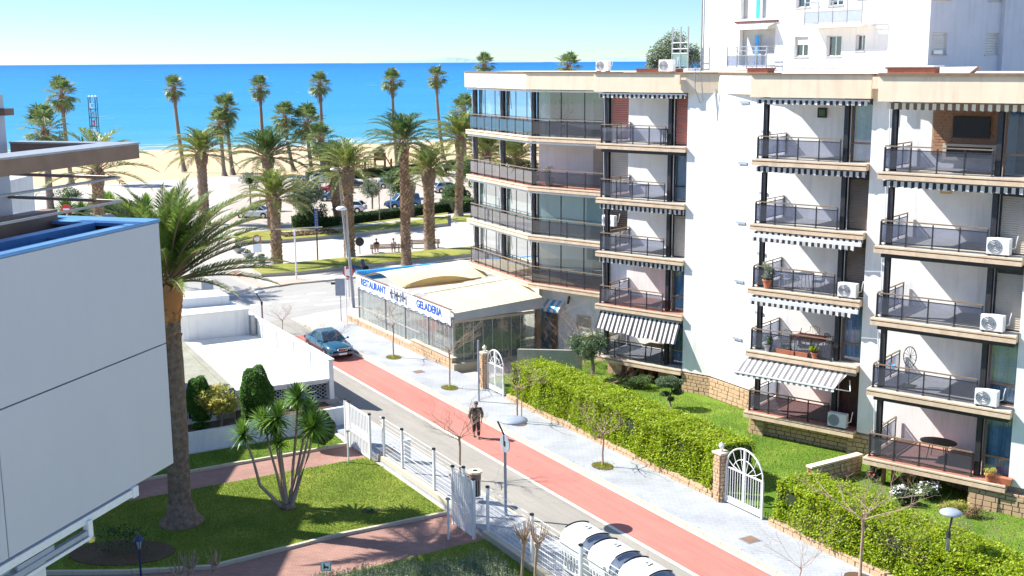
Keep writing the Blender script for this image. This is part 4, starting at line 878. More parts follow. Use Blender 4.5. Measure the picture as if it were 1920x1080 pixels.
# ================================================================== things on the balconies
def acu(X, Y, z, label, rz=0, nm='air_conditioner'):
    a = thing(nm, label, 'air conditioner', (*B(X, Y), z), RZB + rz, 'air conditioner outdoor units on the block')
    MB().box(0, .85, -.16, .16, .06, .68).obj('casing', 'whitemetal', a, bevel=.02)
    mb = MB()
    for r_ in (.25, .19, .13, .07): mb.tube([(.30 + r_ * math.cos(t), -.175, .37 + r_ * math.sin(t)) for t in np.linspace(0, 2 * math.pi, 17)], .013, 4, cap=False)
    for t in np.linspace(0, math.pi, 5)[:-1]: mb.beam((.30 - .24 * math.cos(t), -.172, .37 - .24 * math.sin(t)), (.30 + .24 * math.cos(t), -.172, .37 + .24 * math.sin(t)), .01)
    mb.obj('fan_grille', 'greymetal', a); fn_ = MB().lathe([(.26, 0), (.26, .008)], 20).obj('fan', 'lampglass', a); fn_.rotation_euler = (rad(90), 0, 0); fn_.location = (.30, -.162, .37)
    MB().box(.08, .14, -.2, .2, 0, .06).box(.7, .76, -.2, .2, 0, .06).obj('feet', 'black', a)
    MB().tube([(.85, 0, .3), (1.0, .02, .35), (1.05, .1, .8)], .025, 5).obj('pipe', 'whitemetal', a)
    return a
acu(-13.55, 45.95, LV[3], 'white air conditioner on the near balcony row, second slab from the top')
acu(-13.58, 45.95, LV[2], 'white air conditioner on the middle slab of the near balcony row')
acu(-13.6, 45.95, LV[1], 'white air conditioner on the near balcony row, one slab above the lowest')
acu(-20.75, 48.85, LV[0], 'white air conditioner beside the dark red barred door on the lowest middle balcony')
acu(-20.6, 48.95, LV[2], 'small beige air conditioner beside the brown shutter behind the white chairs', nm='air_conditioner')
acu(-38.0, 56.3, LV[2] + .9, 'boxy white air conditioner at the end of the aqua-glazed terrace')
def cyl_table(x, y, z, label, r_, m_, h_=.72, oval=1.):
    t = thing('table', label, 'table', (*B(x, y), z), RZB)
    MB().lathe([(r_, 0), (r_, .03)], 24, (0, 0, h_ - .03), sx=oval).obj('table_top', m_, t)
    for a in range(4):
        q = math.pi / 4 + a * math.pi / 2; MB().tube([(r_ * .7 * oval * math.cos(q), r_ * .7 * math.sin(q), 0), (r_ * .5 * oval * math.cos(q), r_ * .5 * math.sin(q), h_ - .03)], .018, 5).obj('leg', m_, t)
    return t
cyl_table(-15.35, 47.3, LV[0], 'dark oval garden table on the lowest near balcony', .55, 'black', .75, 1.35)
t = thing('folding_table', 'brown rectangular table on the lowest far balcony under the hanging striped awning', 'table', (*B(-33.3, 54.7), LV[0]), RZB)
MB().box(-.7, .7, -.4, .4, .72, .76).obj('table_top', 'brown', t)
for x, y in ((-.6, -.3), (.6, -.3), (.6, .3), (-.6, .3)): MB().beam((x, y, 0), (x * .85, y, .72), .04).obj('leg', 'darkmetal', t)
t = thing('red_table', 'red square table among dark chairs on the cluttered middle balcony', 'table', (*B(-22.4, 50.1), LV[1]), RZB)
MB().box(-.65, .65, -.4, .4, .70, .74).box(-.66, .66, -.41, .41, .52, .70).obj('table_top', 'redtable', t)
for x, y in ((-.55, -.3), (.55, -.3), (.55, .3), (-.55, .3)): MB().beam((x, y, 0), (x, y, .7), .04).obj('leg', 'darkmetal', t)
def chair(X, Y, z, rz, label, m_='darkmetal', group=None):
    c = thing('chair', label, 'chair', (*B(X, Y), z), RZB + rz, group)
    MB().box(-.22, .22, -.22, .22, .42, .46).obj('seat', m_, c)
    bk_ = MB().tube([(-.21, .21, .44), (-.23, .28, .85), (0, .30, .92), (.23, .28, .85), (.21, .21, .44)], .018, 5)
    for x in (-.12, -.04, .04, .12): bk_.beam((x, .22, .44), (x, .29, .88), .02, .01)
    bk_.obj('backrest', m_, c)
    for x, y in ((-.2, -.2), (.2, -.2), (.2, .2), (-.2, .2)): MB().tube([(x, y, .43), (x * 1.15, y * 1.15, 0)], .016, 5).obj('leg', m_, c)
    for x in (-.25, .25): MB().tube([(x, -.2, .44), (x, -.22, .66), (x, .25, .68)], .015, 5).obj('armrest', m_, c)
    return c
grp = 'dark wire chairs around the red table'
chair(-23.3, 49.6, LV[1], .4, 'dark metal chair at the left front of the red table', group=grp); chair(-23.3, 50.5, LV[1], -1.2, 'dark metal chair behind left of the red table', group=grp)
chair(-21.5, 50.6, LV[1], 2.6, 'dark metal chair right of the red table by the window', group=grp); chair(-22.3, 49.3, LV[1], 3.0, 'dark metal chair in front of the red table by the railing', group=grp)
chair(-22.7, 51.1, LV[1], 0, 'pale wooden chair behind the red table', 'canvasyellow')
chair(-23.4, 49.6, LV[2], 1.5, 'white plastic chair left of the small table on the shaded balcony', 'whitemetal', 'white plastic chairs'); chair(-21.9, 49.7, LV[2], -1.5, 'white plastic chair right of the small table on the shaded balcony', 'whitemetal', 'white plastic chairs')
cyl_table(-22.7, 49.9, LV[2], 'small white round table between the white plastic chairs', .42, 'whitemetal')
t = thing('stool', 'dark tall stool at the right end of the top far balcony', 'stool', (*B(-32.7, 54.2), LV[4]), RZB)
MB().box(-.25, .25, -.2, .2, .78, .84).obj('seat', 'black', t)
for x, y in ((-.2, -.15), (.2, -.15), (.2, .15), (-.2, .15)): MB().beam((x, y, 0), (x, y, .8), .05).obj('leg', 'black', t)
t = thing('low_table', 'white low table on the second far balcony from the top', 'table', (*B(-34.6, 54.6), LV[3]), RZB)
MB().box(-.6, .6, -.25, .25, .66, .69).obj('table_top', 'whitemetal', t)
for x in (-.5, .5): MB().beam((x, 0, 0), (x, 0, .66), .04).obj('leg', 'darkmetal', t)
# standing fan shaped ring seat on the near row
t = thing('egg_chair_frame', 'round dark wicker seat at the back of the near balcony above the lowest one', 'seat', (*B(-16.6, 46.9), LV[1]), RZB)
mb = MB().tube([(.26 * math.cos(a), .05, 1.25 + .42 * math.sin(a)) for a in np.linspace(0, 2 * math.pi, 21)], .02, 5, cap=False)
for a in np.linspace(.3, 2.8, 6): mb.tube([(.26 * math.cos(a), .05, 1.25 + .42 * math.sin(a)), (0, .12, 1.25), (.26 * math.cos(a + math.pi), .05, 1.25 + .42 * math.sin(a + math.pi))], .008, 4)
mb.obj('ring', 'black', t); MB().tube([(0, .05, .84), (0, .05, .05)], .02, 5).box(-.25, .25, -.2, .3, 0, .05).obj('stand', 'black', t)
t = thing('pinwheel', 'small blue and pink pinwheel tied to the railing of the near balcony', 'pinwheel', (*B(-16.95, 45.9), LV[1] + 1.02), RZB)
for k in range(5):
    a = k * 1.257; MB().add([(0, 0, .05), (.14 * math.cos(a), -.02, .05 + .14 * math.sin(a)), (.12 * math.cos(a + .7), .03, .05 + .12 * math.sin(a + .7))], [(0, 1, 2)]).obj('blade', ['blue', 'petalred', 'blue', 'shutterred', 'blue'][k], t)
MB().tube([(0, 0, .05), (0, 0, -.1)], .008, 4).obj('stick', 'whitemetal', t)
# tv wall on the top near balcony
X0, Y0 = -16.9, 48.9
bw = MB().box(X0 - OX, -13.9 - OX, Y0 - OY - .06, Y0 - OY + .04, LV[4] + .5, 16.0).obj('brick_feature_wall', 'mortar', apt)
brm = MB().box(-.5, .5, -.5, .5, -.5, .5).mesh('brick', leafmat('thin_brick', [(.36, .20, .12), (.46, .28, .17), (.30, .15, .09), (.52, .36, .24)], 0, .9))
zz = LV[4] + .55; rs = random.Random(3)
while zz < 15.9:
    xx = X0 + rs.uniform(0, .1)
    while xx < -14.0:
        w_ = rs.uniform(.28, .5); w_ = min(w_, -13.95 - xx); q = link(brm, 'brick', bw, (xx + w_ / 2 - OX, Y0 - OY - .075, zz + .055)); q.scale = (w_ - .015, .04 + rs.uniform(0, .02), .10); xx += w_
    zz += .12
t = thing('television', 'dark flat television on the brick feature wall of the top near balcony', 'television', (*B(-15.3, 48.66), LV[4] + 1.25), RZB)
MB().box(-.72, .72, 0, .06, 0, .85).obj('screen', 'black', t, bevel=.01); MB().box(-.15, .15, .06, .12, .3, .5).obj('bracket', 'greymetal', t)
t = thing('wall_cabinet', 'pale recessed fireplace shelf below the television', 'cabinet', (*B(-15.3, 48.6), LV[4] + .35), RZB)
MB().box(-1.05, 1.05, -.02, .2, 0, .12).box(-1.05, 1.05, -.02, .2, .55, .65).box(-1.05, -.9, -.02, .2, .12, .55).box(.9, 1.05, -.02, .2, .12, .55).obj('surround', 'shutterbeige', t); MB().box(-.9, .9, .1, .2, .12, .55).obj('opening', 'black', t)
MB().box(-13.85 - OX, -13.45 - OX, 48.85 - OY, 48.9 - OY, LV[4] + .02, LV[4] + 2.2).obj('door', 'doorred', apt)
for X, Y, z, m_, lab in ((-22.95, 51.72, LV[4] + 1.75, 'black', 'small dark framed picture on the back wall of the top middle balcony'), (-16.2, 48.86, LV[3] + 1.9, 'canvasyellow', 'small cream framed plaque on the wall of the second near balcony')):
    t = thing('wall_picture', lab, 'picture', (*B(X, Y), z), RZB); MB().box(-.22, .22, -.03, .03, 0, .45).obj('frame', m_, t); MB().box(-.14, .14, -.045, -.03, .08, .37).obj('picture', 'leafgrey' if m_ == 'black' else 'white', t)
def pot(X, Y, z, r_, h_, label, plant=None, box=None, m_='terracotta'):
    t = thing('potted_plant' if plant else 'flower_pot', label, 'plant pot', (*B(X, Y), z), RZB)
    if box: MB().hexa([(-box * .46, -.1, 0), (box * .46, -.1, 0), (box * .46, .1, 0), (-box * .46, .1, 0), (-box / 2, -.13, h_), (box / 2, -.13, h_), (box / 2, .13, h_), (-box / 2, .13, h_)]).obj('pot', m_, t)
    else: MB().lathe([(r_ * .65, 0), (r_ * .95, h_ * .85), (r_ * 1.08, h_ * .85), (r_ * 1.08, h_), (r_ * .9, h_), (r_ * .88, h_ * .9)], 14).obj('pot', m_, t, smooth=False)
    if plant:
        m2, pw_, ph, n_ = plant
        P = blobpts(n_, (0, 0, h_ + ph * .55), (pw_, pw_ if not box else .18, ph * .6)); leaves('foliage', P, .045, m2, t, kind='stuff')
        MB().tube([(0, 0, h_ * .8), (.03, 0, h_ + ph * .5)], .015, 5).obj('stem', 'twig', t)
    return t
pot(-24.0, 48.95, LV[2], .24, .42, 'terracotta pot with a bushy olive-green plant on the middle balcony with white chairs', ('leafolive', .42, .75, 700))
pot(-23.9, 49.0, LV[1], .2, .3, 'leafy dark plant at the left of the cluttered balcony', ('leafmid', .25, .45, 400), m_='greymetal')
pot(-23.0, 48.98, LV[1], .2, .22, 'long terracotta planter in the middle of the cluttered balcony railing', ('leafgrey', .4, .2, 300), box=.9); pot(-22.2, 48.98, LV[1], .2, .22, 'terracotta planter left of the green bush on the cluttered balcony', None, box=.6)
pot(-21.6, 49.0, LV[1], .2, .3, 'bright green bushy plant near the right end of the cluttered balcony', ('hedge', .3, .4, 500)); pot(-20.3, 50.2, LV[1] + .6, .15, .25, 'light green plant behind the window of the cluttered balcony', ('hedge', .3, .5, 300), m_='white')
pot(-12.85, 45.85, LV[0], .17, .3, 'terracotta pot with a yellow-green spiky plant on the lowest near slab', ('leafyellow', .3, .25, 200)); pot(-12.4, 45.9, LV[0], .2, .26, 'empty terracotta planter box at the right end of the lowest near slab', None, box=.75)
pot(-42.2, 56.75, LV[3], .3, .55, 'dark square pot with an olive bush on the open terrace', ('leafolive', .45, .6, 500), m_='greymetal'); pot(-37.9, 56.5, LV[3], .2, .4, 'slim dark pot with a small plant at the end of the open terrace', ('leafmid', .2, .6, 200), m_='greymetal')
# cactus behind the glass on the top terrace
t = thing('cactus', 'tall branching cactus behind the glass of the top corner terrace', 'cactus', (*B(-41.8, 57.6), LV[4]), RZB)
MB().lathe([(.3, 0), (.35, .5)], 12).obj('pot', 'white', t)
MT['cactus'] = mat('cactus_skin', (.10, .13, .07), (.15, .17, .09), 8, .8)
for x, y, z0, h_ in ((0, 0, .5, 1.9), (-.35, .1, 1.0, 1.1), (.3, 0, .9, 1.3), (.6, .05, 1.2, .8), (-.6, .05, 1.4, .6)):
    MB().tube([(x * .3, 0, z0), (x, y, z0 + .2), (x, y, z0 + h_)], [.07, .09, .06], 8).obj('arm', 'cactus', t)
for i, (X, Y) in enumerate(((-46.5, 59.4), (-45.2, 58.9), (-47.9, 60.0))):
    P = blobpts(700, (0, 0, .75), (.75, .4, .55)); tt = thing('terrace_shrub', ['reddish shrub in the middle of the open terrace planter row', 'dark green shrub beside the column of the open terrace', 'leftmost grey shrub of the open terrace planter row'][i], 'shrub', (*B(X, Y), LV[3]), RZB, 'shrubs on the open terrace'); MB().box(-.6, .6, -.2, .2, 0, .3).obj('planter', 'black', tt); leaves('foliage', P, .06, ['deadfan', 'hedgedark', 'leafolive'][i], tt, kind='stuff')
# roof clutter
acu(-39.8, 58.2, 16.98, 'air conditioner with its dark fan on the flat roof above the corner terrace'); acu(-33.9, 55.5, 16.98, 'beige air conditioner on the flat roof above the far balcony row')
for X, Y, w_, h_, lab in ((-37.0, 58, 2.6, .2, 'low red brick base on the roof near the round fan unit'), (-28.3, 54.6, 1.1, .25, 'low red brick chimney at the centre of the roof'), (-19.2, 49.6, 2.0, .30, 'long red brick chimney base near the roof step')):
    t = thing('roof_chimney', lab, 'chimney', (*B(X, Y), 16.98), RZB); MB().box(0, w_, 0, .8, 0, h_ * .8).obj('stack', 'brickred', t); MB().box(-.06, w_ + .06, -.06, .86, h_ * .8, h_).obj('cap', 'doorred', t)
t = thing('roof_duct', 'white roof duct with a dark slanted opening at the right of the brick chimney', 'duct', (*B(-17.0, 49.6), 16.98), RZB)
MB().hexa([(0, 0, 0), (1.1, 0, 0), (1.1, .5, 0), (0, .5, 0), (0, 0, .3), (1.5, 0, .32), (1.5, .5, .32), (0, .5, .3)]).obj('duct', 'whitemetal', t); MB().hexa([(1.14, .05, .02), (1.2, .05, .02), (1.2, .45, .02), (1.14, .45, .02), (1.5, .05, .3), (1.56, .05, .3), (1.56, .45, .3), (1.5, .45, .3)]).obj('opening', 'brown', t)
t = thing('roof_platform', 'long white roof ledge behind the parapet', 'ledge', (*B(-26.5, 56), 16.98), RZB); MB().box(0, 7, 0, 1.4, 0, .28).obj('slab', 'white', t); MB().box(-.05, 7.05, -.05, 1.45, .28, .33).obj('edge_cap', 'white2', t)
t = thing('lamp_on_roof', 'small white spherical camera lamp above the parapet at the right edge', 'camera', (*B(-9.8, 47.2), 17.0), RZB); MB().tube([(0, 0, 0), (0, 0, .18)], .02, 6).obj('stand', 'whitemetal', t); MB().lathe([(.001, 0), (.09, .04), (.11, .12), (.08, .2), (.001, .24)], 12, (0, 0, .15)).obj('dome', 'whitemetal', t)

# ================================================================== RESTAURANT PAVILION (street axes)
rest = thing('restaurant_pavilion', 'glass restaurant pavilion with a blue and white sign and a cream awning roof', 'building', (*W(30.6, 59.8), 0), RZS)
# local x 0..5.8 (right), y 0..14 (away)
MB().box(-.05, 5.9, -.05, 14.1, 0, .32).obj('floor_slab', 'concrete', rest)
plw = MB().box(-.22, .0, -.35, 15.5, 0, .45).obj('plinth_wall', 'mortar', rest)
stones(plw, (-.22, -.3), (-.22, 5.2), .13, .75, (-1, 0), .07, .17, 51, .25, .5); stones(plw, (-.22, 5.2), (-.22, 15.4), .13, .5, (-1, 0), .07, .17, 52, .25, .5)
MB().box(-.25, .0, -.3, 5.2, .45, .78).obj('plinth_top', 'mortar', rest); MB().box(-.3, .02, -.35, 5.25, .78, .83).box(-.3, .02, 5.3, 15.5, .5, .55).box(-.3, 1.6, -.6, -.05, .0, .5).obj('plinth_coping', 'kerb', rest)
ys = [0, 3.3, 6.6, 9.6, 14.0]
for y in ys: MB().box(-.05, .06, y - .05, y + .05, .3, 3.0).obj('post', 'greymetal', rest)
pn = MB().box(-.006, .006, -.27, .27, .34, 2.85).mesh('glass_panel', 'restglass')
for i in range(24): link(pn, 'glass_panel', rest, (0, .3 + i * .575, 0))
pe = MB().box(-.008, .008, -.008, .008, .34, 2.85).mesh('panel_edge', 'whitemetal')
for i in range(25): link(pe, 'panel_edge', rest, (0, .012 + i * .575, 0))
pn2 = MB().box(-.3, .3, -.006, .006, .34, 2.75).mesh('glass_panel', 'restglass')
for i in range(9): link(pn2, 'glass_panel', rest, (.33 + i * .64, 0, 0)); link(pe, 'panel_edge', rest, (.02 + i * .64, 0, 0))
MB().beam((-.02, 0, 2.9), (-.02, 14.0, 2.9), .1, .14).beam((0, 0, 2.85), (5.8, 0, 2.85), .12, .16).beam((0, 4.5, .85 + .5), (0, 14, 1.35), .06, .05).obj('beam', 'shutterbeige', rest)
# sign board with lettering
sg = MB().box(-.14, -.10, .1, 14.05, 2.82, 3.58).obj('sign_board', 'signwhite', rest)
MB().box(-.16, -.08, 5.7, 8.6, 2.75, 3.78).box(-.15, -.09, 5.0, 5.7, 3.3, 3.66).obj('sign_centre', 'signwhite', rest)
MB().beam((-.12, 0, 3.6), (-.12, 14.1, 3.6), .1, .05).obj('sign_rail', 'brown', rest)
def text(s, size, mname, parent, loc, rot, name='lettering', ext=.008):
    c = bpy.data.curves.new(name, 'FONT'); c.body = s; c.size = size; c.extrude = ext; c.align_x = 'CENTER'; c.align_y = 'CENTER'; c.offset = size * .025
    o = bpy.data.objects.new(name, c); COL.objects.link(o); bpy.context.view_layer.update()
    me = bpy.data.meshes.new_from_object(o.evaluated_get(bpy.context.evaluated_depsgraph_get())); bpy.data.objects.remove(o)
    me.materials.clear(); me.materials.append(MT[mname]); q = link(me, name, parent, loc); q.rotation_euler = rot; return q
# reading direction: seen from the street the far end is on the left
RT_ = (rad(90), 0, rad(-90))
text('RESTAURANT', .66, 'textblue', sg, (-.155, 11.2, 3.18), RT_); text('GELADERIA', .66, 'textblue', sg, (-.155, 2.9, 3.18), RT_)
for i in range(6):    # the group of pale figures between the two words
    y = 8.2 - i * .42; MB().lathe([(.001, -.28), (.12, -.22), (.16, 0), (.10, .2), (.13, .28), (.09, .36), (.001, .40)], 8, (-.2, y, 3.15 + .06 * math.sin(i * 2)), sx=.35).obj('figure', 'white' if i % 2 else 'lampglass', sg, smooth=True)
    MB().box(-.27, -.25, y - .08, y + .06, 3.2 + .06 * math.sin(i * 2), 3.32).obj('figure_mark', 'black', sg)  # black mark on each figure
vs = []; N_ = 224
for i in range(N_ + 1): y = .05 + 14 * i / N_; vs += [(-.13, y, 2.82), (-.15, y, 2.62 + .06 * abs(math.sin(i * math.pi / 8)))]
MB().add(vs, [(2 * i, 2 * i + 2, 2 * i + 3, 2 * i + 1) for i in range(N_)]).obj('valance', 'signwhite', rest)
for i in range(14): MB().box(-.165, -.155, .4 + i, .75 + i, 2.68, 2.74).obj('valance_mark', 'textblue', rest)
# awning roof: three cambered canvas bays on ribs
def vault(x0, x1, y0, y1, z0, rise, m_, nm='awning_cloth', nx=10, ny=14, tilt=0):
    vs = []
    for i in range(nx + 1):
        for j in range(ny + 1):
            u, v_ = i / nx, j / ny; vs.append((x0 + (x1 - x0) * u, y0 + (y1 - y0) * v_, z0 + rise * math.sin(math.pi * v_) * (1) + tilt * u - .03 * math.sin(math.pi * 4 * u) ** 2))
    return MB().add(vs, [(i * (ny + 1) + j, (i + 1) * (ny + 1) + j, (i + 1) * (ny + 1) + j + 1, i * (ny + 1) + j + 1) for i in range(nx) for j in range(ny)]).obj(nm, m_, rest, smooth=True)
vault(-.05, 6.0, -.1, 7.2, 3.35, .55, 'canvas', tilt=.35); vault(.1, 6.6, 7.7, 13.4, 3.5, .62, 'canvas', tilt=.25)
for x in (1.5, 3.0, 4.5): MB().tube([(x, -.1 + 7.3 * v_, 3.375 + .35 * x / 6 + .55 * math.sin(math.pi * v_)) for v_ in np.linspace(0, 1, 13)], .02, 5).obj('roof_rib', 'shutterbeige', rest)
MB().tube([(-.1, 3.6, 3.94), (6, 3.6, 4.29)], .03, 6).obj('roof_ridge', 'canvasgrey', rest); MB().tube([(.2, 7.45, 3.6), (5.9, 7.45, 3.75)], .05, 6).obj('roof_gutter', 'bronze', rest)
mb = MB(); vs = []
for j in range(21): v_ = j / 20; vs += [(.15 + 5.6 * v_, 7.55, 3.52), (.15 + 5.6 * v_, 7.75, 3.55 + .52 * math.sin(math.pi * v_) ** .8)]
MB().add(vs, [(2 * i, 2 * i + 2, 2 * i + 3, 2 * i + 1) for i in range(20)]).obj('awning_gable', 'canvasyellow', rest)
vs = []
for j in range(21): u = j / 20; vs += [(-.05 + 6.05 * u, -.12, 3.38 + .35 * u), (-.05 + 6.05 * u, -.22, 2.95 + .12 * u)]
MB().add(vs, [(2 * i, 2 * i + 2, 2 * i + 3, 2 * i + 1) for i in range(20)]).obj('side_skirt', 'canvasgrey', rest)
MB().box(-.08, 5.9, 14.0, 14.25, 3.1, 3.75).obj('blue_fascia', 'blue', rest); MB().hexa([(.1, 13.4, 3.5), (6.2, 13.4, 3.5), (6.6, 16.2, 3.35), (3.2, 15.2, 3.3), (.1, 13.4, 3.55), (6.2, 13.4, 3.55), (6.6, 16.2, 3.42), (3.2, 15.2, 3.36)]).obj('blue_roof', 'blue', rest)
MB().box(5.5, 5.75, -.2, 0.05, .3, 3.1).obj('corner_pier', 'brown', rest)
# inside: red tables, green screen, low planter; these are things standing in the pavilion
for k, (x, y) in enumerate(((1.2, 5.9), (1.2, 7.2), (1.3, 8.5), (2.7, 6.4), (2.8, 7.9))):
    t = thing('red_table', 'red-clothed restaurant table number ' + 'abcde'[k], 'table', (*W(30.6 + x, 59.8 + y), .32), RZS, 'red tables inside the glass pavilion')
    t['label'] = ['red table inside the glass pavilion, behind the middle of its street-side glazing', 'red table inside the glass pavilion, just beyond the middle of the street side', 'farthest red table along the street glazing of the pavilion', 'red table deeper inside the pavilion, nearer the plant screen', 'red table deeper inside the pavilion, farther from the plant screen'][k]
    MB().box(-.4, .4, -.45, .45, .70, .75).box(-.41, .41, -.46, .46, .55, .70).obj('table_top', 'redtable', t)
    for a, b_ in ((-.3, -.3), (.3, -.3), (.3, .3), (-.3, .3)): MB().beam((a, b_, 0), (a, b_, .6), .04).obj('leg', 'darkmetal', t)
t = thing('plant_screen', 'tall dark green leafy screen behind the near glass wall of the restaurant', 'hedge', (*W(31.4, 61.0), .32), RZS)
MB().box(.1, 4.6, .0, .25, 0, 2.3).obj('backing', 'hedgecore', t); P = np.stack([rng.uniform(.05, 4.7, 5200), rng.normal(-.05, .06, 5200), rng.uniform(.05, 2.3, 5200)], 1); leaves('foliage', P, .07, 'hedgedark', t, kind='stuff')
t = thing('patio_heater_lamp', 'white hanging globe lamp inside the near glass wall', 'lamp', (*W(32.0, 60.4), 2.3), RZS); MB().lathe([(.001, -.05), (.3, 0), (.32, .04), (.001, .14)], 16).obj('shade', 'white', t); MB().tube([(0, 0, .1), (0, 0, .6)], .01, 4).obj('cord', 'black', t)

# ================================================================== WHITE TOWER BLOCK BEHIND
tt0, ts0 = 51.9, 45.1
tw = thing('white_tower_block', 'tall white apartment tower rising behind the salmon roofline', 'building', (*W(tt0, ts0), 0), RZS)
def wall_with_windows(name, along, depth, wins, z0, z1, a0, a1, m_, face):
    """thick wall split around window openings; face 'x' = plane x=0 (wall runs along y), 'y' = plane y=0"""
    us = sorted({a0, a1} | {w_[0] for w_ in wins} | {w_[1] for w_ in wins}); zs = sorted({z0, z1} | {w_[2] for w_ in wins} | {w_[3] for w_ in wins}); mb = MB()
    for ua, ub in zip(us, us[1:]):
        for za, zb in zip(zs, zs[1:]):
            uc, zc = (ua + ub) / 2, (za + zb) / 2
            if any(w_[0] < uc < w_[1] and w_[2] < zc < w_[3] for w_ in wins): continue
            if face == 'x': mb.box(0, depth, ua, ub, za, zb)
            else: mb.box(ua, ub, 0, depth, za, zb)
    o = mb.obj(name, m_, tw)
    return o
T1 = 30
winsA = []
for fl in range(-5, 4):
    zb = 17.8 + fl * 2.9
    for (s0, s1) in ((9.05, 10.25), (6.35, 7.55), (4.55, 5.25)): winsA.append((s0, s1, zb if (s1 - s0) > 1 else zb + .3, zb + 1.2))
    winsA.append((11.95, 15.3, 17.3 + fl * 2.9, 19.55 + fl * 2.9))
wall_with_windows('wall', 'y', .3, winsA, 0, T1, 0.3, 19.2, 'white', 'x')
MB().box(.35, 5.8, 1.4, 19.2, 0, T1 - .1).obj('core', 'white', tw)
winsB = []
for fl in range(-5, 4):
    zb = 17.82 + fl * 2.9
    for (a, b_) in ((.15 + .0, 1.45), (4.5, 5.8)): winsB.append((a + .05, b_, zb, zb + 1.18))
wall_with_windows('side_wall', 'x', .3, winsB, 0, T1, 0.0, 6.0, 'towershade', 'y')
MB().box(5.7, 6.3, -.25, 1.4, 0, T1).obj('pilaster', 'towershade', tw); MB().box(6.3, 14, .3, 14, 0, T1).obj('rear_wing', 'towershade', tw)
for (a, b_, za, zb) in winsA:
    if 16 < zb < 23.5 and b_ - a < 2:
        f = MB().box(.18, .24, a, a + .06, za, zb).box(.18, .24, b_ - .06, b_, za, zb).box(.18, .24, a, b_, zb - .06, zb).box(.18, .24, a, b_, za, za + .06).box(.18, .24, (a + b_) / 2 - .03, (a + b_) / 2 + .03, za, zb).obj('window', 'whitemetal', tw)
        MB().box(.205, .215, a + .05, b_ - .05, za + .05, zb - .05).obj('pane', 'windowglass', f); MB().box(.29, .31, a, b_, za, zb).obj('interior', 'shutterbrown', f)
        if b_ - a > 1.1 and a > 8: bl_ = slats(MB(), 0, b_ - a, 0, zb - .5, zb - .05, .1).obj('blind', 'shutterwhite', f); bl_.rotation_euler = (0, 0, rad(-90)); bl_.location = (.15, b_, 0)
        MB().box(-.06, .1, a - .06, b_ + .06, za - .06, za - .002).obj('sill', 'shutterbeige', tw)
    elif 16 < zb < 23.5:
        r_ = MB().box(.35, .38, a, b_, za, zb).obj('loggia', 'shutterwhite', tw); MB().box(.05, .09, a + 1.6, a + 1.9, za, zb - .4).obj('blue_curtain', 'blue', r_)
for (a, b_, za, zb) in winsB:
    if 16 < zb < 23.5:
        f = MB().box(a, b_, .15, .2, za, za + .05).obj('window', 'whitemetal', tw); slats(MB(), a, b_, .16, za + .05, zb, .13).obj('blind', 'shutterwhite', f)
        MB().box(a - .05, b_ + .05, -.05, .1, za - .06, za - .002).obj('sill', 'shutterbeige', tw)
        if a < 2 and 18 < zb < 20: MB().box(a + .3, a + .95, .02, .12, za + .05, za + .25).obj('vent_box', 'white', f)
# railings and awning on the lit face
def tower_balcony(a, b_, zb, out, closed=True):
    f = MB().box(-out, -.002, a, b_, zb - .15, zb).obj('balcony', 'white', tw)
    for y in np.linspace(a, b_, 5): MB().box(-out - .03, -out + .03, y - .03, y + .03, zb, zb + 1.3).obj('post', 'greymetal', f)
    for z_ in (.12, .75, 1.05, 1.3): MB().beam((-out, a, zb + z_), (-out, b_, zb + z_), .05, .05).obj('rail', 'greymetal', f)
    MB().box(-out - .01, -out + .01, a, b_, zb + .12, zb + .72).obj('panel', 'railglass' if not closed else 'lampglass', f)
    for yy in (a, b_): MB().beam((-out, yy, zb + 1.3), (0, yy, zb + 1.3), .05).beam((-out, yy, zb + .12), (0, yy, zb + .12), .05).obj('side_rail', 'greymetal', f)
    return f
tower_balcony(3.9, 8.4, 19.6, 1.0); tower_balcony(11.9, 15.6, 17.15, .7, False)
vs = []
for i in range(21): y = 11.9 + 3.6 * i / 20; vs += [(.0, y, 19.9), (-.7, y, 19.65), (-.72, y, 19.5)]
MB().add(vs, [(3 * i, 3 * i + 1, 3 * i + 4, 3 * i + 3) for i in range(20)] + [(3 * i + 1, 3 * i + 2, 3 * i + 5, 3 * i + 4) for i in range(20)]).obj('awning', 'canvasgrey', tw); MB().beam((-.02, 11.7, 20.0), (-.02, 15.7, 20.0), .2, .12).obj('awning_box', 'doorred', tw)
# stacked glass balconies at the tower's far corner
for zb in (14.2, 17.1): 
    f = MB().box(-1.0, .3, 19.3, 21.0, zb - .15, zb).obj('corner_balcony', 'white', tw)
    for x, y in ((-1, 19.3), (-1, 20.1), (-1, 21.0)): MB().box(x - .04, x + .04, y - .04, y + .04, zb, zb + 2.75).obj('post', 'greymetal', f)
    MB().box(-1.02, -.98, 19.35, 20.95, zb + .1, zb + .95).obj('glass_panel', 'aquaglass', f)
    for z_ in (1.0, 1.3, 1.7): MB().beam((-1, 19.3, zb + z_), (-1, 21, zb + z_), .05).obj('rail', 'whitemetal', f)
MB().tube([(-.1, 19.0, 12), (-.1, 19.0, 24)], .06, 6).obj('drainpipe', 'greymetal', tw)

# ================================================================== NEAR WHITE BUILDING ON THE LEFT
RZN = rad(-16.5)
nb = thing('near_white_building', 'near white building with a blank panelled balcony wall and brown cantilevered frame', 'building', (-8.06, 27, 0), RZN)
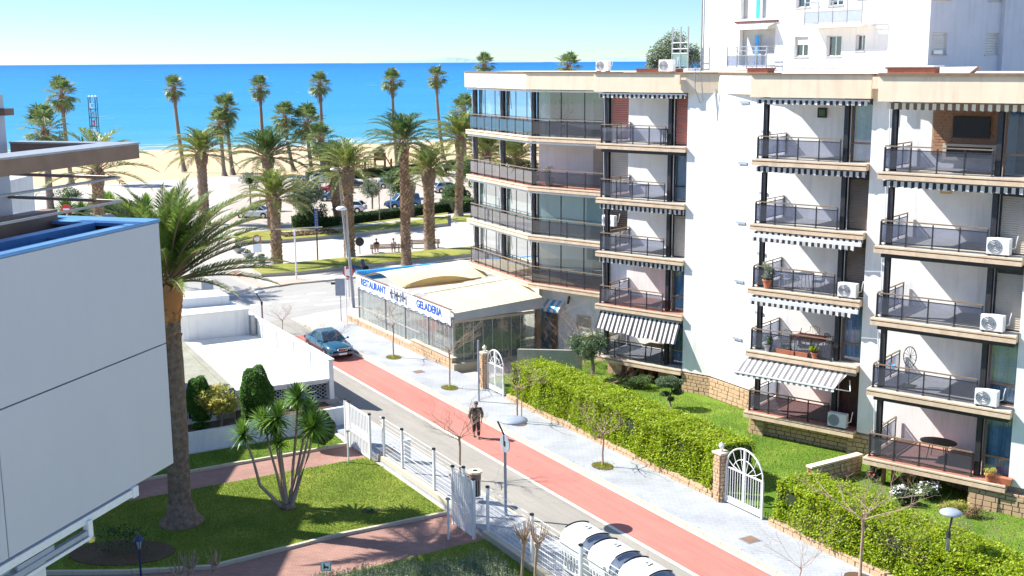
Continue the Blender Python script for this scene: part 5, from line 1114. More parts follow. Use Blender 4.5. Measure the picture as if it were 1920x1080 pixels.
# side wall of panels (x=0 face), joints 3 cm open
def pan(y0, y1, z0, z1, nm='wall_panel'): return MB().box(-.12, 0, y0 + .015, y1 - .015, z0 + .015, z1 - .015).obj(nm, 'panel', nb, bevel=.004)
for z0, z1 in ((8.27, 11.21), (11.21, 14.05)):
    pan(-5.75, 0, z0, z1); pan(-9.5, -5.75, z0, z1)
for k in range(3):
    for z0, z1 in ((8.27, 11.21), (11.21, 14.05)): MB().box(-4.2 * (k + 1) + 3.9 * 0, -4.2 * k - .12, -.12, -.002, z0 + .015, z1 - .015).obj('wall_panel', 'panel', nb)
MB().box(-.4, -.13, -9.5, -.13, 8.25, 14.0).box(-12, -.4, -.4, -.13, 8.25, 14.0).box(-12, -.13, -9.5, -.13, 8.2, 8.35).obj('backing_wall', 'black', nb)
MB().box(-.26, .02, -9.5, .02, 14.05, 14.12).box(-2.2, -.26, -.9, .02, 14.05, 14.12).box(-1.35, -1.05, -9.5, -.9, 14.05, 14.12).box(-12, -2.2, -.3, .02, 14.05, 14.12).obj('coping', 'bluemetal', nb)
MB().box(-1.05, -.26, -9.4, -.9, 13.45, 13.5).box(-1.1, -1.05, -9.4, -.9, 13.45, 14.05).box(-.31, -.26, -9.4, -.9, 13.45, 14.05).obj('planter_trough', 'bluemetal', nb)
MB().box(-1.05, -.31, -2.6, -2.55, 13.5, 14.02).obj('trough_divider', 'chrome', nb)
MB().box(-12, -1.35, -9.5, -.9, 13.0, 13.1).obj('terrace_floor', 'concrete', nb)
MB().box(-2.6, -2.25, -9.4, -.6, 13.1, 14.35).obj('terrace_planter', 'brown', nb)
for z in (14.66, 15.18):
    MB().tube([(-.12, -9.5, z), (-.12, -1.24, z), (-3.15, -.98, z + .0)], .028, 8).obj('handrail', 'greymetal', nb)
    MB().beam((-.2, -1.3, z), (-3.15, -1.1, z), .05, .06).obj('rail', 'brown', nb)
MB().box(-.75, -.0, -9.5, -.6, 15.55, 15.86).box(-3.1, -.75, -.95, -.6, 15.55, 15.86).obj('brown_canopy_frame', 'brown', nb)
MB().box(-.78, .02, -9.5, -.58, 15.86, 15.90).box(-3.1, -.78, -.98, -.58, 15.86, 15.90).obj('canopy_flashing', 'greymetal', nb)
MB().box(-3.6, -3.14, -9.5, -1.0, 13.1, 16.95).obj('upright_fin', 'panel', nb)
MB().box(-3.14, -2.8, -1.4, -1.1, 16.5, 16.65).obj('bracket_arm', 'brown', nb)
# under the box: awning cassette, arms, lower white pier
aw = MB().beam((-.06, -8.5, 8.16), (-.06, -1.7, 8.16), .2, .16).obj('awning_cassette', 'whitemetal', nb)
MB().beam((-.06, -1.75, 8.16), (-.06, -1.55, 8.16), .24, .24).obj('end_cap', 'whitemetal', aw)
MB().beam((.02, -7.2, 7.9), (.02, -3.4, 7.9), .12, .10).beam((.02, -5.6, 8.0), (.02, -4.5, 8.0), .06, .12).obj('folded_arm', 'lampglass', aw)
MB().beam((.08, -7.1, 7.78), (.08, -3.35, 7.78), .07, .07).obj('front_bar', 'whitemetal', aw)
MB().box(-.04, .1, -3.45, -3.3, 7.75, 8.15).obj('arm_bracket', 'whitemetal', aw); MB().lathe([(.001, -.08), (.09, -.05), (.1, .05), (.001, .08)], 10, (.05, -3.35, 7.72)).obj('pulley', 'chrome', aw)
MB().box(-.9, -.1, -5.0, -3.9, 0, 8.0)
MB().box(-.55, -.12, -7.5, -4.6, 6.9, 8.2).obj('lower_beam', 'white2', nb); MB().box(-.5, -.12, -6.5, -5.5, 0, 6.9).obj('pier', 'white2', nb); MB().box(-.62, -.52, -9, -6.4, 4, 8.2).obj('window_band', 'lampglass', nb)
MB().box(-13, -4, -14, -1, 0, 8.2).obj('lower_storeys', 'white2', nb)
# wings further left: their shade falls over the garden
wg = thing('left_white_building', 'white neighbouring building at the left edge behind the handrails', 'building', (-29, 50, 0), 0)
MB().prism([(-12, -16), (4.8, -16), (5.0, .2), (-12, .2)], 0, 16.0).obj('wall', 'white2', wg); MB().prism([(-12, .25), (4.75, .25), (4.7, 10.4), (-12, 10.4)], 0, 12.1).obj('wing', 'white2', wg)
# ================================================================== PALMS
def frond_mesh(name, L_, elev, droop, nl, ll, lw, mat_='frond', V=.38, curl=.34, thick=.035, seed=0):
    """feather leaf: arching rib along +x with two ranks of drooping leaflets"""
    rs = random.Random(seed); mb = MB(); N = 14; pts = [Vector((0, 0, 0))]; th = elev; tang = []
    for i in range(N):
        u = (i + .5) / N; th = elev - droop * u ** 1.35; d = Vector((math.cos(th), .06 * math.sin(u * 3 + seed), math.sin(th))).normalized(); tang.append(d); pts.append(pts[-1] + d * L_ / N)
    tang.append(tang[-1])
    mb.tube(pts, [thick * (1 - .85 * i / N) for i in range(N + 1)], 4, 1)
    def at(u):
        x = u * N; i = min(N - 1, int(x)); return pts[i].lerp(pts[i + 1], x - i), tang[i]
    for sgn in (-1, 1):
        for i in range(nl):
            u = .14 + .86 * (i + rs.uniform(-.3, .3)) / nl; u = min(.995, max(.1, u)); c, t = at(u)
            side = Vector((0, sgn, 0)); upv = side.cross(t) * sgn
            if upv.z < 0 and abs(t.z) < .9: upv = -upv
            f = math.sin(math.pi * min(1, u * .9 + .12)) ** .6; l_ = ll * f * rs.uniform(.85, 1.1) * (1.0 if u < .8 else 1.25 - u * .55)
            a = rad(52 - 30 * u + rs.uniform(-7, 7)); d = (side * math.sin(a) + t * math.cos(a) + upv * V * rs.uniform(.5, 1.2)).normalized()
            m_ = c + d * l_ * .55; tip = m_ + (d - Vector((0, 0, curl * rs.uniform(.7, 1.5)))).normalized() * l_ * .45; wv = t * lw * .5
            o = len(mb.v); mb.v += [tuple(c - wv * .5), tuple(c + wv * .5), tuple(m_ + wv), tuple(m_ - wv), tuple(tip)]; mb.f += [(o, o + 1, o + 2, o + 3), (o + 3, o + 2, o + 4)]; mb.m += [0, 0]
    return mb.mesh(name, [mat_, 'boot'])
def fan_mesh(name, pet, R, elev, nseg, mat_='fan', seed=0, droopy=.5):
    rs = random.Random(seed); mb = MB(); d = Vector((math.cos(elev), 0, math.sin(elev))); p1 = d * pet * .5 + Vector((0, 0, 0)); d2 = (d - Vector((0, 0, .25))).normalized(); p2 = p1 + d2 * pet * .5
    mb.tube([(0, 0, 0), p1, p2], [.03, .022, .015], 4, 1)
    nrm = Vector((-d2.z, 0, d2.x)); side = Vector((0, 1, 0))
    for i in range(nseg):
        a = rad(-125 + 250 * i / (nseg - 1)); f = .72 + .28 * math.cos(a * .7); l_ = R * f * rs.uniform(.9, 1.08)
        dd = (d2 * math.cos(a) + side * math.sin(a) + nrm * .18 * abs(math.sin(a))).normalized(); m_ = p2 + dd * l_ * .6; tip = m_ + (dd - Vector((0, 0, droopy * rs.uniform(.6, 1.6)))).normalized() * l_ * .42
        w_ = dd.cross(nrm).normalized() * l_ * .085
        o = len(mb.v); mb.v += [tuple(p2), tuple(m_ - w_), tuple(m_ + w_), tuple(tip)]; mb.f += [(o, o + 1, o + 2), (o + 1, o + 3, o + 2)]; mb.m += [0, 0]
    return mb.mesh(name, [mat_, 'boot'])
EL = [86, 76, 65, 52, 37, 20, -2]
PH = {}
def phset(key, L_, nl, ll, lw, m_, dr=1.15, thick=.035, ef=lambda e_: e_):
    PH[key] = [frond_mesh('frond', L_ * (.8 if e_ > 60 else 1), rad(ef(e_)), rad(62) * dr * (1.15 if e_ > 20 else .85), nl, ll, lw, m_, thick=thick, seed=i * 3 + v_) for i, e_ in enumerate(EL) for v_ in range(2)]
phset('near', 4.7, 92, .66, .045, 'frondnear', .62, .055, lambda e_: 18 + e_ * .8); phset('mid', 3.7, 26, .66, .10, 'frondy', 1.0); phset('mid2', 3.7, 26, .66, .10, 'frond', 1.0)
WF = {k: [fan_mesh('fan_leaf', .9 if k != 'big' else 1.3, .75 if k != 'big' else 1.0, rad(e_), 15, 'fan', i, .5) for i, e_ in enumerate((80, 60, 40, 20, 0, -20, -42))] for k in ('w', 'big')}
WD = [fan_mesh('dead_leaf', .75, .6, rad(e_), 9, 'deadfan', 40 + i, .9) for i, e_ in enumerate((-52, -66, -76))]
def trunk_mesh(h_, r0, r1, lean=0, flare=1.35, n_=16, wob=.03, seed=0):
    rs = random.Random(seed); pts = []; rr = []; K = 22
    for i in range(K + 1):
        u = i / K; pts.append((lean * math.sin(u * 1.6), wob * math.sin(u * 5 + seed), u * h_)); rr.append((r0 + (r1 - r0) * u) * (1 + (flare - 1) * max(0, 1 - u * 8) ** 1.6) * (1 + rs.uniform(-.025, .025)))
    return MB().tube(pts, rr, n_), pts
def boots(root, pts, h0, h1, r, step, m_, size=.16, out=.06, seed=0):
    """cut leaf bases set in a spiral round the trunk"""
    rs = random.Random(seed); mb = MB(); z = h0; a = 0; H_ = pts[-1][2]
    while z < h1:
        u = z / H_; c = Vector((pts[min(22, int(u * 22))][0], 0, z)); rr = r(u) ; a += 2.399963; d = Vector((math.cos(a), math.sin(a), 0)); t = Vector((-d.y, d.x, 0)); s_ = size * rs.uniform(.8, 1.2)
        b = c + d * rr * .93; tip = b + d * out * rs.uniform(.6, 1.5) + Vector((0, 0, s_ * .75))
        o = len(mb.v); mb.v += [tuple(b - t * s_ * .55), tuple(b - Vector((0, 0, s_ * .5))), tuple(b + t * s_ * .55), tuple(tip - t * s_ * .2), tuple(tip + t * s_ * .2), tuple(b + Vector((0, 0, s_ * .8)))]
        mb.f += [(o, o + 1, o + 3), (o + 1, o + 2, o + 4), (o + 1, o + 4, o + 3), (o + 3, o + 4, o + 5), (o, o + 3, o + 5), (o + 2, o + 5, o + 4)]; mb.m += [0] * 6
        z += step * rs.uniform(.7, 1.3)
    return mb.obj('leaf_bases', m_, root, kind='stuff')
def date_palm(base, ztop, label, r0=.38, r1=.32, key='mid', nf=66, scale=1., lean=0, bulge=True, bootrange=(.0, 1), group='date palms along the promenade', seed=0, shift=(0, 0), spreadr=0):
    if key != 'near': r0 *= 1.12; r1 *= 1.15
    root = thing('date_palm', label, 'palm tree', (base[0], base[1], 0), rng.uniform(0, 6.28) if not lean else 0, group)
    rs = random.Random(seed); mb, pts = trunk_mesh(ztop, r0, r1, lean, seed=seed); tr = mb.obj('trunk', 'bark' if key != 'mid' else 'barkgrey', root, smooth=True)
    if bulge: MB().lathe([(r1 * .95, -1.5), (r1 * 1.35, -.9), (r1 * 1.6, -.25), (r1 * 1.3, .15), (r1 * .5, .5)], 14, (lean, 0, ztop)).obj('crown_shaft', 'bark', root, smooth=True)
    rf = lambda u: (r0 + (r1 - r0) * u) * (1 + .55 * max(0, (u * ztop - (ztop - 1.6)) / 1.6))
    boots(root, pts, ztop * bootrange[0] + .3, ztop, rf, .022 if key == 'near' else .026, 'boot', .17 if key == 'near' else .24, .06 if key == 'near' else .11, seed)
    fr = PH[key]; n_ = len(EL)
    for i in range(nf):
        q = (i + .5) / nf; e_ = min(n_ - 1, int(q ** .85 * n_)); a = i * 2.399963 + rs.uniform(-.2, .2); r_ = .06 + .24 * q * (r1 / .32)
        f = link(fr[e_ * 2 + rs.randrange(2)], 'frond', root, (lean + r_ * math.cos(a), r_ * math.sin(a), ztop + .55 - .6 * q)); f.rotation_euler = (rs.uniform(-.12, .12), rs.uniform(-.1, .1), a); s_ = scale * rs.uniform(.85, 1.08); f.scale = (s_, s_, s_)
    return root
def fan_palm(base, ztop, label, r0=.34, r1=.24, key='w', nf=30, scale=1., lean=0, dead=10, group='tall fan palms by the beach', seed=0, skirt=.8):
    root = thing('fan_palm', label, 'palm tree', (base[0], base[1], 0), 0, group); rs = random.Random(seed)
    mb, pts = trunk_mesh(ztop, r0, r1, lean, 1.6, 10, .08, seed); mb.obj('trunk', 'barkgrey', root, smooth=True); x0 = lean
    if skirt: boots(root, pts, ztop - skirt - .6, ztop, lambda u: r1 * 1.15, .02, 'boot', .17, .12, seed)
    for i in range(nf):
        q = (i + .5) / nf; e_ = min(6, int(q * 7)); a = i * 2.399963 + rs.uniform(-.3, .3)
        f = link(WF[key][e_], 'fan_leaf', root, (x0 + pts[-1][0] * 0 + .08 * math.cos(a), .08 * math.sin(a), ztop + .1 - .35 * q)); f.rotation_euler = (rs.uniform(-.2, .2), rs.uniform(-.15, .15), a); s_ = scale * rs.uniform(.85, 1.15); f.scale = (s_,) * 3
    for i in range(dead):
        a = i * 2.4 + rs.uniform(-.4, .4); f = link(WD[i % 3], 'dead_leaf', root, (x0 + .1 * math.cos(a), .1 * math.sin(a), ztop - .3 - rs.uniform(0, skirt))); f.rotation_euler = (0, 0, a); f.scale = (scale * rs.uniform(.7, 1.1),) * 3
    return root
# the large near palm
big = date_palm(G(341, 982), 9.6, 'large date palm with a dark thick trunk in the left garden beside the white wall', .43, .39, 'near', 100, .95, bulge=False, bootrange=(.72, 1), group=None, seed=5)
MB().lathe([(.47, .9), (.58, .45), (.85, .1), (.95, 0)][::-1], 20).obj('root_flare', 'bark', big, smooth=True)
MB().lathe([(.41, 8.1), (.46, 8.5), (.55, 8.9), (.56, 9.25), (.3, 9.6)], 18).obj('crown_shaft', 'bootorange', big, smooth=True)
boots(big, [(0, 0, 9.6 * i / 22) for i in range(23)], 8.15, 9.5, lambda u: .45 + .12 * max(0, (u - .84) / .16), .016, 'bootorange', .2, .05, 9)
def D(u, v, b_): return zat(u, v, b_)
def palm_at(fn, bpx, tpx, label, **k):
    b_ = G(*bpx); z = zat(tpx[0], tpx[1], b_); 
    d = F * FPX + RT * (tpx[0] - 960) - UP * (tpx[1] - 540); dx = d.x * b_[1] / d.y - b_[0]
    return fn(b_, z, label, lean=dx if abs(dx) > .15 else 0, **k)
P_ = palm_at
P_(date_palm, (520, 500), (516, 375), 'date palm standing on the tip of the grass island', seed=11, r0=.42, r1=.34)
P_(date_palm, (656, 488), (650, 322), 'date palm with the widest crown in the centre, beside the tall lamp', seed=12, r0=.42, r1=.38, nf=50, scale=1.1)
P_(date_palm, (638, 426), (626, 318), 'date palm half hidden behind the central palm, smooth grey trunk', seed=13, key='mid2', scale=1.15, r0=.5, r1=.42)
P_(date_palm, (762, 500), (757, 268), 'tallest date palm with a shaggy mottled trunk in front of the bench', seed=14, key='mid2', r0=.36, r1=.3, scale=1.02, bulge=False)
P_(date_palm, (806, 472), (802, 322), 'date palm with an orange collar right of the tallest one', seed=15, r0=.45, r1=.4, scale=1.0)
P_(date_palm, (768, 412), (766, 345), 'stout palm trunk with a low crown behind the tallest palm', seed=16, key='mid2', nf=26, scale=.65, r0=.5, r1=.45)
P_(date_palm, (384, 420), (376, 290), 'date palm behind the large near palm, crown against the surf', seed=17, r0=.5, r1=.42, scale=1.1)
P_(date_palm, (512, 428), (502, 296), 'date palm with an orange heart behind the one on the island tip', seed=18, key='mid2', r0=.45, r1=.4, scale=1.3)
P_(date_palm, (860, 405), (862, 262), 'date palm partly hidden by the left corner of the apartment block', seed=19, key='mid', r0=.4, r1=.35, scale=1.2)
P_(date_palm, (905, 395), (912, 290), 'date palm seen through the open corner terrace', seed=20, key='mid', scale=1.3)
P_(date_palm, (960, 385), (965, 300), 'second date palm seen through the open terrace', seed=21, key='mid', scale=1.3)
P_(date_palm, (178, 545), (182, 322), 'low date palm behind the handrails on the left', seed=22, key='mid', scale=1.3, nf=30)
P_(date_palm, (868, 395), (700, 262), 'date palm', seed=1) if False else None
W_ = [((346, 322), (326, 165), 'lone fan palm against the sea, leftmost of the tall ones', .9), ((496, 318), (487, 165), 'fan palm rising behind the date palm with the orange heart', .9), ((608, 322), (600, 158), 'fan palm with its head just under the horizon, left of centre', .9), ((745, 318), (735, 152), 'fan palm above the tallest date palm', .9), ((832, 300), (818, 145), 'fan palm nearest the apartment block, head at the horizon', .95),
      ((421, 330), (413, 232), 'shorter shaggy fan palm of the close pair', 1.15), ((437, 328), (424, 205), 'taller fan palm of the close pair', 1.1), ((551, 322), (534, 220), 'fan palm with a brown skirt left of the drooping one', 1.15), ((584, 320), (576, 232), 'fan palm with a long drooping crown', 1.5), ((134, 345), (116, 178), 'fan palm rising above the big one on the left', 1.2), ((872, 330), (872, 210), 'fan palm touching the left edge of the apartment block', 1.2), ((606, 330), (600, 262), 'short fan palm behind the central date palm', 1.2), ((1045, 330), (1066, 124), 'fan palm whose head shows above the flat roof', 1.0), ((912, 330), (908, 121), 'fan palm whose head shows above the roof corner', .8)]
for i, (b_, t_, lab, sc) in enumerate(W_): P_(fan_palm, b_, t_, lab, seed=30 + i, scale=sc * 1.5, nf=44, skirt=1.2)
P_(fan_palm, (96, 402), (84, 245), 'large fan palm with hanging leaves just left of the brown frame', seed=60, key='big', scale=1.45, r0=.42, r1=.40, nf=44, dead=8)

# ================================================================== BARE TREES, SHRUBS
def bare_tree(base, h_, label, r0=.055, spread=.8, seed=0, fork=.55, group='bare young street trees', lean=0, depth=4, z0=SW, up=.55):
    root = thing('bare_tree', label, 'tree', (base[0], base[1], z0), 0, group); rs = random.Random(seed)
    zf = h_ * fork; pts = [(0, 0, 0), (.02 * rs.uniform(-1, 1), 0, zf * .4), (.03, .02, zf * .7), (lean * .3, 0, zf)]
    MB().tube(pts, [r0, r0 * .85, r0 * .8, r0 * .95], 7).obj('trunk', 'twig', root, smooth=True)
    mb = MB()
    def br(p, d, l_, r_, dep):
        n_ = 3; q = p; ps = [q]
        for i in range(n_): d = (d + Vector((rs.uniform(-.22, .22), rs.uniform(-.22, .22), rs.uniform(-.08, .16)))).normalized(); q = q + d * l_ / n_; ps.append(q)
        mb.tube(ps, [r_ * (1 - .5 * i / n_) for i in range(n_ + 1)], 4 if dep < 3 else 5, cap=False)
        if dep == 0: return
        for j in range(rs.choice((2, 3, 3))):
            a = rs.uniform(0, 6.28); s_ = ps[rs.choice((1, 2, 3))] if j else ps[3]; dv = (d * .75 + Vector((math.cos(a), math.sin(a), rs.uniform(-.15, .5))) * .75).normalized(); br(s_, dv, l_ * rs.uniform(.55, .8), r_ * .55, dep - 1)
    nb_ = 6
    for i in range(nb_):
        a = i * 6.28 / nb_ + rs.uniform(-.4, .4); zz = zf * rs.uniform(.86, 1); br(Vector((pts[-1][0] * (zz / zf), 0, zz)), Vector((math.cos(a) * spread, math.sin(a) * spread, up)).normalized(), h_ * (1 - fork) * rs.uniform(.45, .65), r0 * .42, depth)
    mb.obj('branches', 'twig', root); return root
def pit(t, s, label, m_='soil'):
    o = MB().prism([(.45 * math.cos(a), .6 * math.sin(a)) for a in np.linspace(0, 6.0, 14)], 0, .006).obj('tree_pit', m_, None, (*W(t, s), SW + .002), RZS, kind='structure')
def tuft(t, s, z, label, r_=.45, n_=500, m_='lawn2', h_=.1):
    o = thing('grass_tuft', label, 'grass', (*W(t, s), z), RZS); P = np.stack([rng.normal(0, r_ * .5, n_), rng.normal(0, r_ * .6, n_), rng.uniform(0, h_, n_)], 1); leaves('blades', P, .05, 'hedge', o, up=0, aspect=.18, kind='stuff')
TR = [((738, 670), 3.9, 1, 'bare street tree beside the dark blue car with grass at its foot'), ((843, 727), 4.1, 2, 'bare street tree in front of the near corner of the restaurant'), ((970, 793), 3.6, 3, 'bare street tree with a support stake at the start of the long hedge'), ((1130, 874), 3.0, 4, 'bare street tree halfway along the long hedge'), ((1612, 1085), 4.3, 5, 'bare street tree in the right foreground'), ((862, 893), 3.5, 6, 'bare tree between the wire fence and the road')]
for (b_, h_, sd_, lab) in TR:
    g_ = G(*b_, SW); bare_tree(g_, h_, lab, seed=sd_, fork=.52 if sd_ != 5 else .55, spread=1.0, r0=.05 if sd_ < 5 else .06); s_ = ST(g_); pit(s_[0], s_[1], '')
for k, b_ in enumerate(((738, 670), (843, 727), (1130, 874))):
    s_ = ST(G(*b_, SW)); tuft(s_[0], s_[1], SW, ['grass tuft at the foot of the tree by the blue car', 'grass tuft at the foot of the tree by the restaurant corner', 'grass tuft at the foot of the tree beside the hedge'][k])
g_ = G(978, 790, SW); t = thing('tree_stake', 'thin wooden stake beside the bare tree at the start of the hedge', 'stake', (*g_, SW)); MB().tube([(0, 0, 0), (.02, 0, 1.9)], .03, 6).obj('stake', 'twig', t)
bare_tree(G(612, 668), 2.4, 'twiggy bare tree in front of the dark blue car', seed=8, fork=.25, spread=1.1, depth=5, r0=.04, z0=SW); bare_tree(G(530, 625), 2.0, 'small bare tree by the road behind the low white building', seed=9, fork=.4, spread=1, depth=4, r0=.035)
bare_tree((*B(-38.5, 55.2),), 4.2, 'bare thicket tree by the restaurant entrance', seed=10, fork=.2, spread=.8, depth=5, r0=.05); bare_tree((*B(-40.3, 54.8),), 3.6, 'bare shrub behind the far arched gate', seed=11, fork=.15, spread=.9, depth=5, r0=.045)
bare_tree((*B(-34.6, 51.6),), 2.2, 'pinkish bare shrub in front of the lowest far balcony', seed=12, fork=.15, spread=1, depth=5, r0=.04); bare_tree(G(1685, 905, .35), 1.6, 'bare tangled shrub beside the garden wall', seed=13, fork=.1, spread=1.2, depth=5, r0=.03, z0=.35)
for k, (u, v) in enumerate(((1500, 1090), (1760, 1100), (1680, 1060), (1840, 1080))): bare_tree(G(u, v, .3), 2.6, ['thin bare sapling growing out of the right hedge', 'bare sapling beside the disc street lamp', 'bare branches between the tree and the street lamp', 'slanting bare branches in the bottom right corner'][k], seed=14 + k, fork=.2, spread=.9, depth=4, r0=.025, z0=.3)
# pollarded stumps by the fence and in the garden corner
def pollard(u, v, h_, label, seed, z=.06, tops=24):
    root = thing('pollarded_tree', label, 'tree', (*G(u, v, z), z), 0, 'pollarded young trees'); rs = random.Random(seed)
    MB().tube([(0, 0, 0), (.03, 0, h_ * .5), (.1, 0, h_)], [.05, .045, .08], 7).obj('trunk', 'twig', root); mb = MB().lathe([(.001, -.12), (.12, -.04), (.13, .06), (.001, .12)], 8, (.1, 0, h_))
    for i in range(tops): a = rs.uniform(0, 6.28); e_ = rs.uniform(.1, .55); mb.tube([(.1, 0, h_), (.1 + math.cos(a) * e_ * .5, math.sin(a) * e_ * .5, h_ + .25), (.1 + math.cos(a) * e_ * .8, math.sin(a) * e_ * .8, h_ + rs.uniform(.5, .8))], [.03, .02, .006], 4)
    mb.obj('cut_branches', 'twig', root)
pollard(978, 1092, 1.5, 'pollarded tree with a spiky head, left of the pair by the wire fence', 1); pollard(1002, 1110, 1.7, 'pollarded tree with a spiky head, right of the pair by the wire fence', 2)
pollard(352, 1086, .3, 'low pollarded stump with upright shoots on the path edge', 3, tops=16); pollard(398, 1082, .35, 'narrow pollarded stump right of the low one', 4, tops=12); pollard(330, 1092, .2, 'smallest pollarded stump at the bottom edge', 5, tops=10)
# yucca clump
def rosette_mesh(n_, l_, w_, seed):
    rs = random.Random(seed); mb = MB()
    for i in range(n_):
        a = i * 2.399963; el = rad(88 - 125 * (i / n_)); d = Vector((math.cos(a) * math.cos(el), math.sin(a) * math.cos(el), math.sin(el))); L2 = l_ * rs.uniform(.85, 1.1); s_ = Vector((-math.sin(a), math.cos(a), 0)) * w_
        m_ = d * L2 * .5; t_ = d * L2 + Vector((0, 0, -.12 * L2)); o = len(mb.v); mb.v += [tuple(-s_ * .5), tuple(s_ * .5), tuple(m_ + s_), tuple(m_ - s_), tuple(t_)]; mb.f += [(o, o + 1, o + 2, o + 3), (o + 3, o + 2, o + 4)]; mb.m += [0, 0]
    return mb
ROS = [rosette_mesh(150, 1.0, .045, k).mesh('rosette', 'yucca') for k in range(3)]
yb = G(540, 952, .07); yk = thing('yucca', 'multi-stemmed yucca with spiky green heads on the sunlit lawn', 'yucca', (*yb, .07)); rs = random.Random(4)
for k, (u, v, dy, bow) in enumerate(((464, 815, -.3, .5), (500, 790, .2, .1), (530, 782, -.2, 0), (565, 745, .3, 0), (590, 785, 0, 0), (600, 800, -.5, .1), (532, 830, -.4, 0), (515, 800, .5, 0), (578, 770, .6, 0))):
    sc_ = math.hypot(*yb) / FPX; x = (u - 540) * sc_; z = zat(u, v, (yb[0] + x, yb[1] + dy)) - .07
    pts = [(x * .12, dy * .1, 0), (x * .42 + (x * .25 if k == 0 else 0), dy * .4, z * .32), (x * .8, dy * .8, z * .68), (x, dy, z)]
    st_ = MB().tube(pts, [.09, .065, .05, .045], 7).obj('stem', 'twig', yk, smooth=True)
    q = link(ROS[k % 3], 'leaf_rosette', yk, (x, dy, z - .02)); q.rotation_euler = (rs.uniform(-.2, .2), rs.uniform(-.2, .2), k); q.scale = (rs.uniform(.75, .95) if k != 6 else .5,) * 3
MB().lathe([(.001, -.05), (.35, 0), (.22, .2), (.001, .3)], 12).obj('root_crown', 'bark', yk, smooth=True)
t = thing('young_cycad', 'small reddish planting hole with a low dark plant in the lawn', 'plant', (*G(697, 958, .07), .07)); MB().prism([(.42 * math.cos(a), .3 * math.sin(a)) for a in np.linspace(0, 6, 14)], 0, .01).obj('soil_ring', 'soil', t); q = link(ROS[1], 'leaf_rosette', t, (0, 0, .05)); q.scale = (.3, .3, .12)
def shrub(name, base, z0, crown, label, m_, n_, size=.05, trunk=None, cat='shrub', group=None, nl=7, aspect=.45, kind='stuff', dense=False, core=True, coremat='hedgecore'):
    """crown = list of (dx,dy,z, rx,ry,rz)"""
    root = thing(name, label, cat, (base[0], base[1], z0), 0, group)
    if trunk: MB().tube(trunk[0], trunk[1], 7).obj('trunk', 'barkgrey', root, smooth=True)
    for i, (dx, dy, z, rx, ry, rz_) in enumerate(crown):
        k = max(50, int(n_ * rx * ry * rz_ / sum(c[3] * c[4] * c[5] for c in crown)))
        if dense:
            d = rvec(k); rr = 1.0 + .06 * np.sin(d[:, 0] * 7 + i) + .05 * np.sin(d[:, 2] * 9) + rng.normal(0, .03, k); P = np.array([dx, dy, z]) + d * rr[:, None] * np.array([rx, ry, rz_])
        else: P = blobpts(k, (dx, dy, z), (rx, ry, rz_), nl=nl)
        leaves('foliage', P, size, m_, root, aspect=aspect, kind=kind)
        if core: 
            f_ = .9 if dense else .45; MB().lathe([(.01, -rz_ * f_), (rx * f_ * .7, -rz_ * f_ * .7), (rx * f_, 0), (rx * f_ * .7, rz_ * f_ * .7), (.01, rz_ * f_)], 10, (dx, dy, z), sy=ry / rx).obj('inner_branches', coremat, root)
    return root
m1 = G(475, 835, .35); 
# cypress balls and topiary by the low house
c1 = W(17.05, 54.3); shrub('cypress_bush', c1, .35, [(0, 0, 1.35, .78, .75, 1.5)], 'tall rounded cypress bush in front of the white roof', 'cypress', 16000, .06, dense=True, aspect=.35)
c2 = W(14.3, 54.4); shrub('cypress_bush', c2, .35, [(0, 0, 1.75, .6, .55, .95), (.05, 0, .75, .42, .4, .16), (0, 0, .35, .4, .38, .16), (.05, 0, 1.1, .36, .36, .14)], 'dark topiary cypress with stacked tiers behind the palm trunk', 'cypress', 11000, .06, dense=True, aspect=.35)
c3 = G(413, 812, .35); shrub('variegated_bush', c3, .35, [(0, 0, 1.75, 1.05, .95, .95)], 'yellow variegated bush between the two dark cypresses', 'leafyellow', 4200, .11, ([(0, 0, 0), (.1, 0, .6), (-.05, 0, 1.2), (0, 0, 1.6)], [.07, .06, .06, .04]), aspect=.4, core=False)
shrub('dark_shrub', W(17.3, 53.9), .35, [(0, 0, .6, .55, .5, .6)], 'low dark shrub left of the tall cypress bush', 'hedgedark', 2500, .05)
shrub('round_bush', G(603, 842, .07), .07, [(0, 0, 1.0, .62, .62, .75)], 'round green bush behind the right side of the yucca', 'leafmid', 4500, .06, dense=True)
shrub('bare_shrub', W(8.07, 42.5), .1, [(0, 0, .5, 1.2, .7, .55)], 'thin shaded shrub on the oval soil bed under the white building', 'hedgedark', 900, .05, core=False)
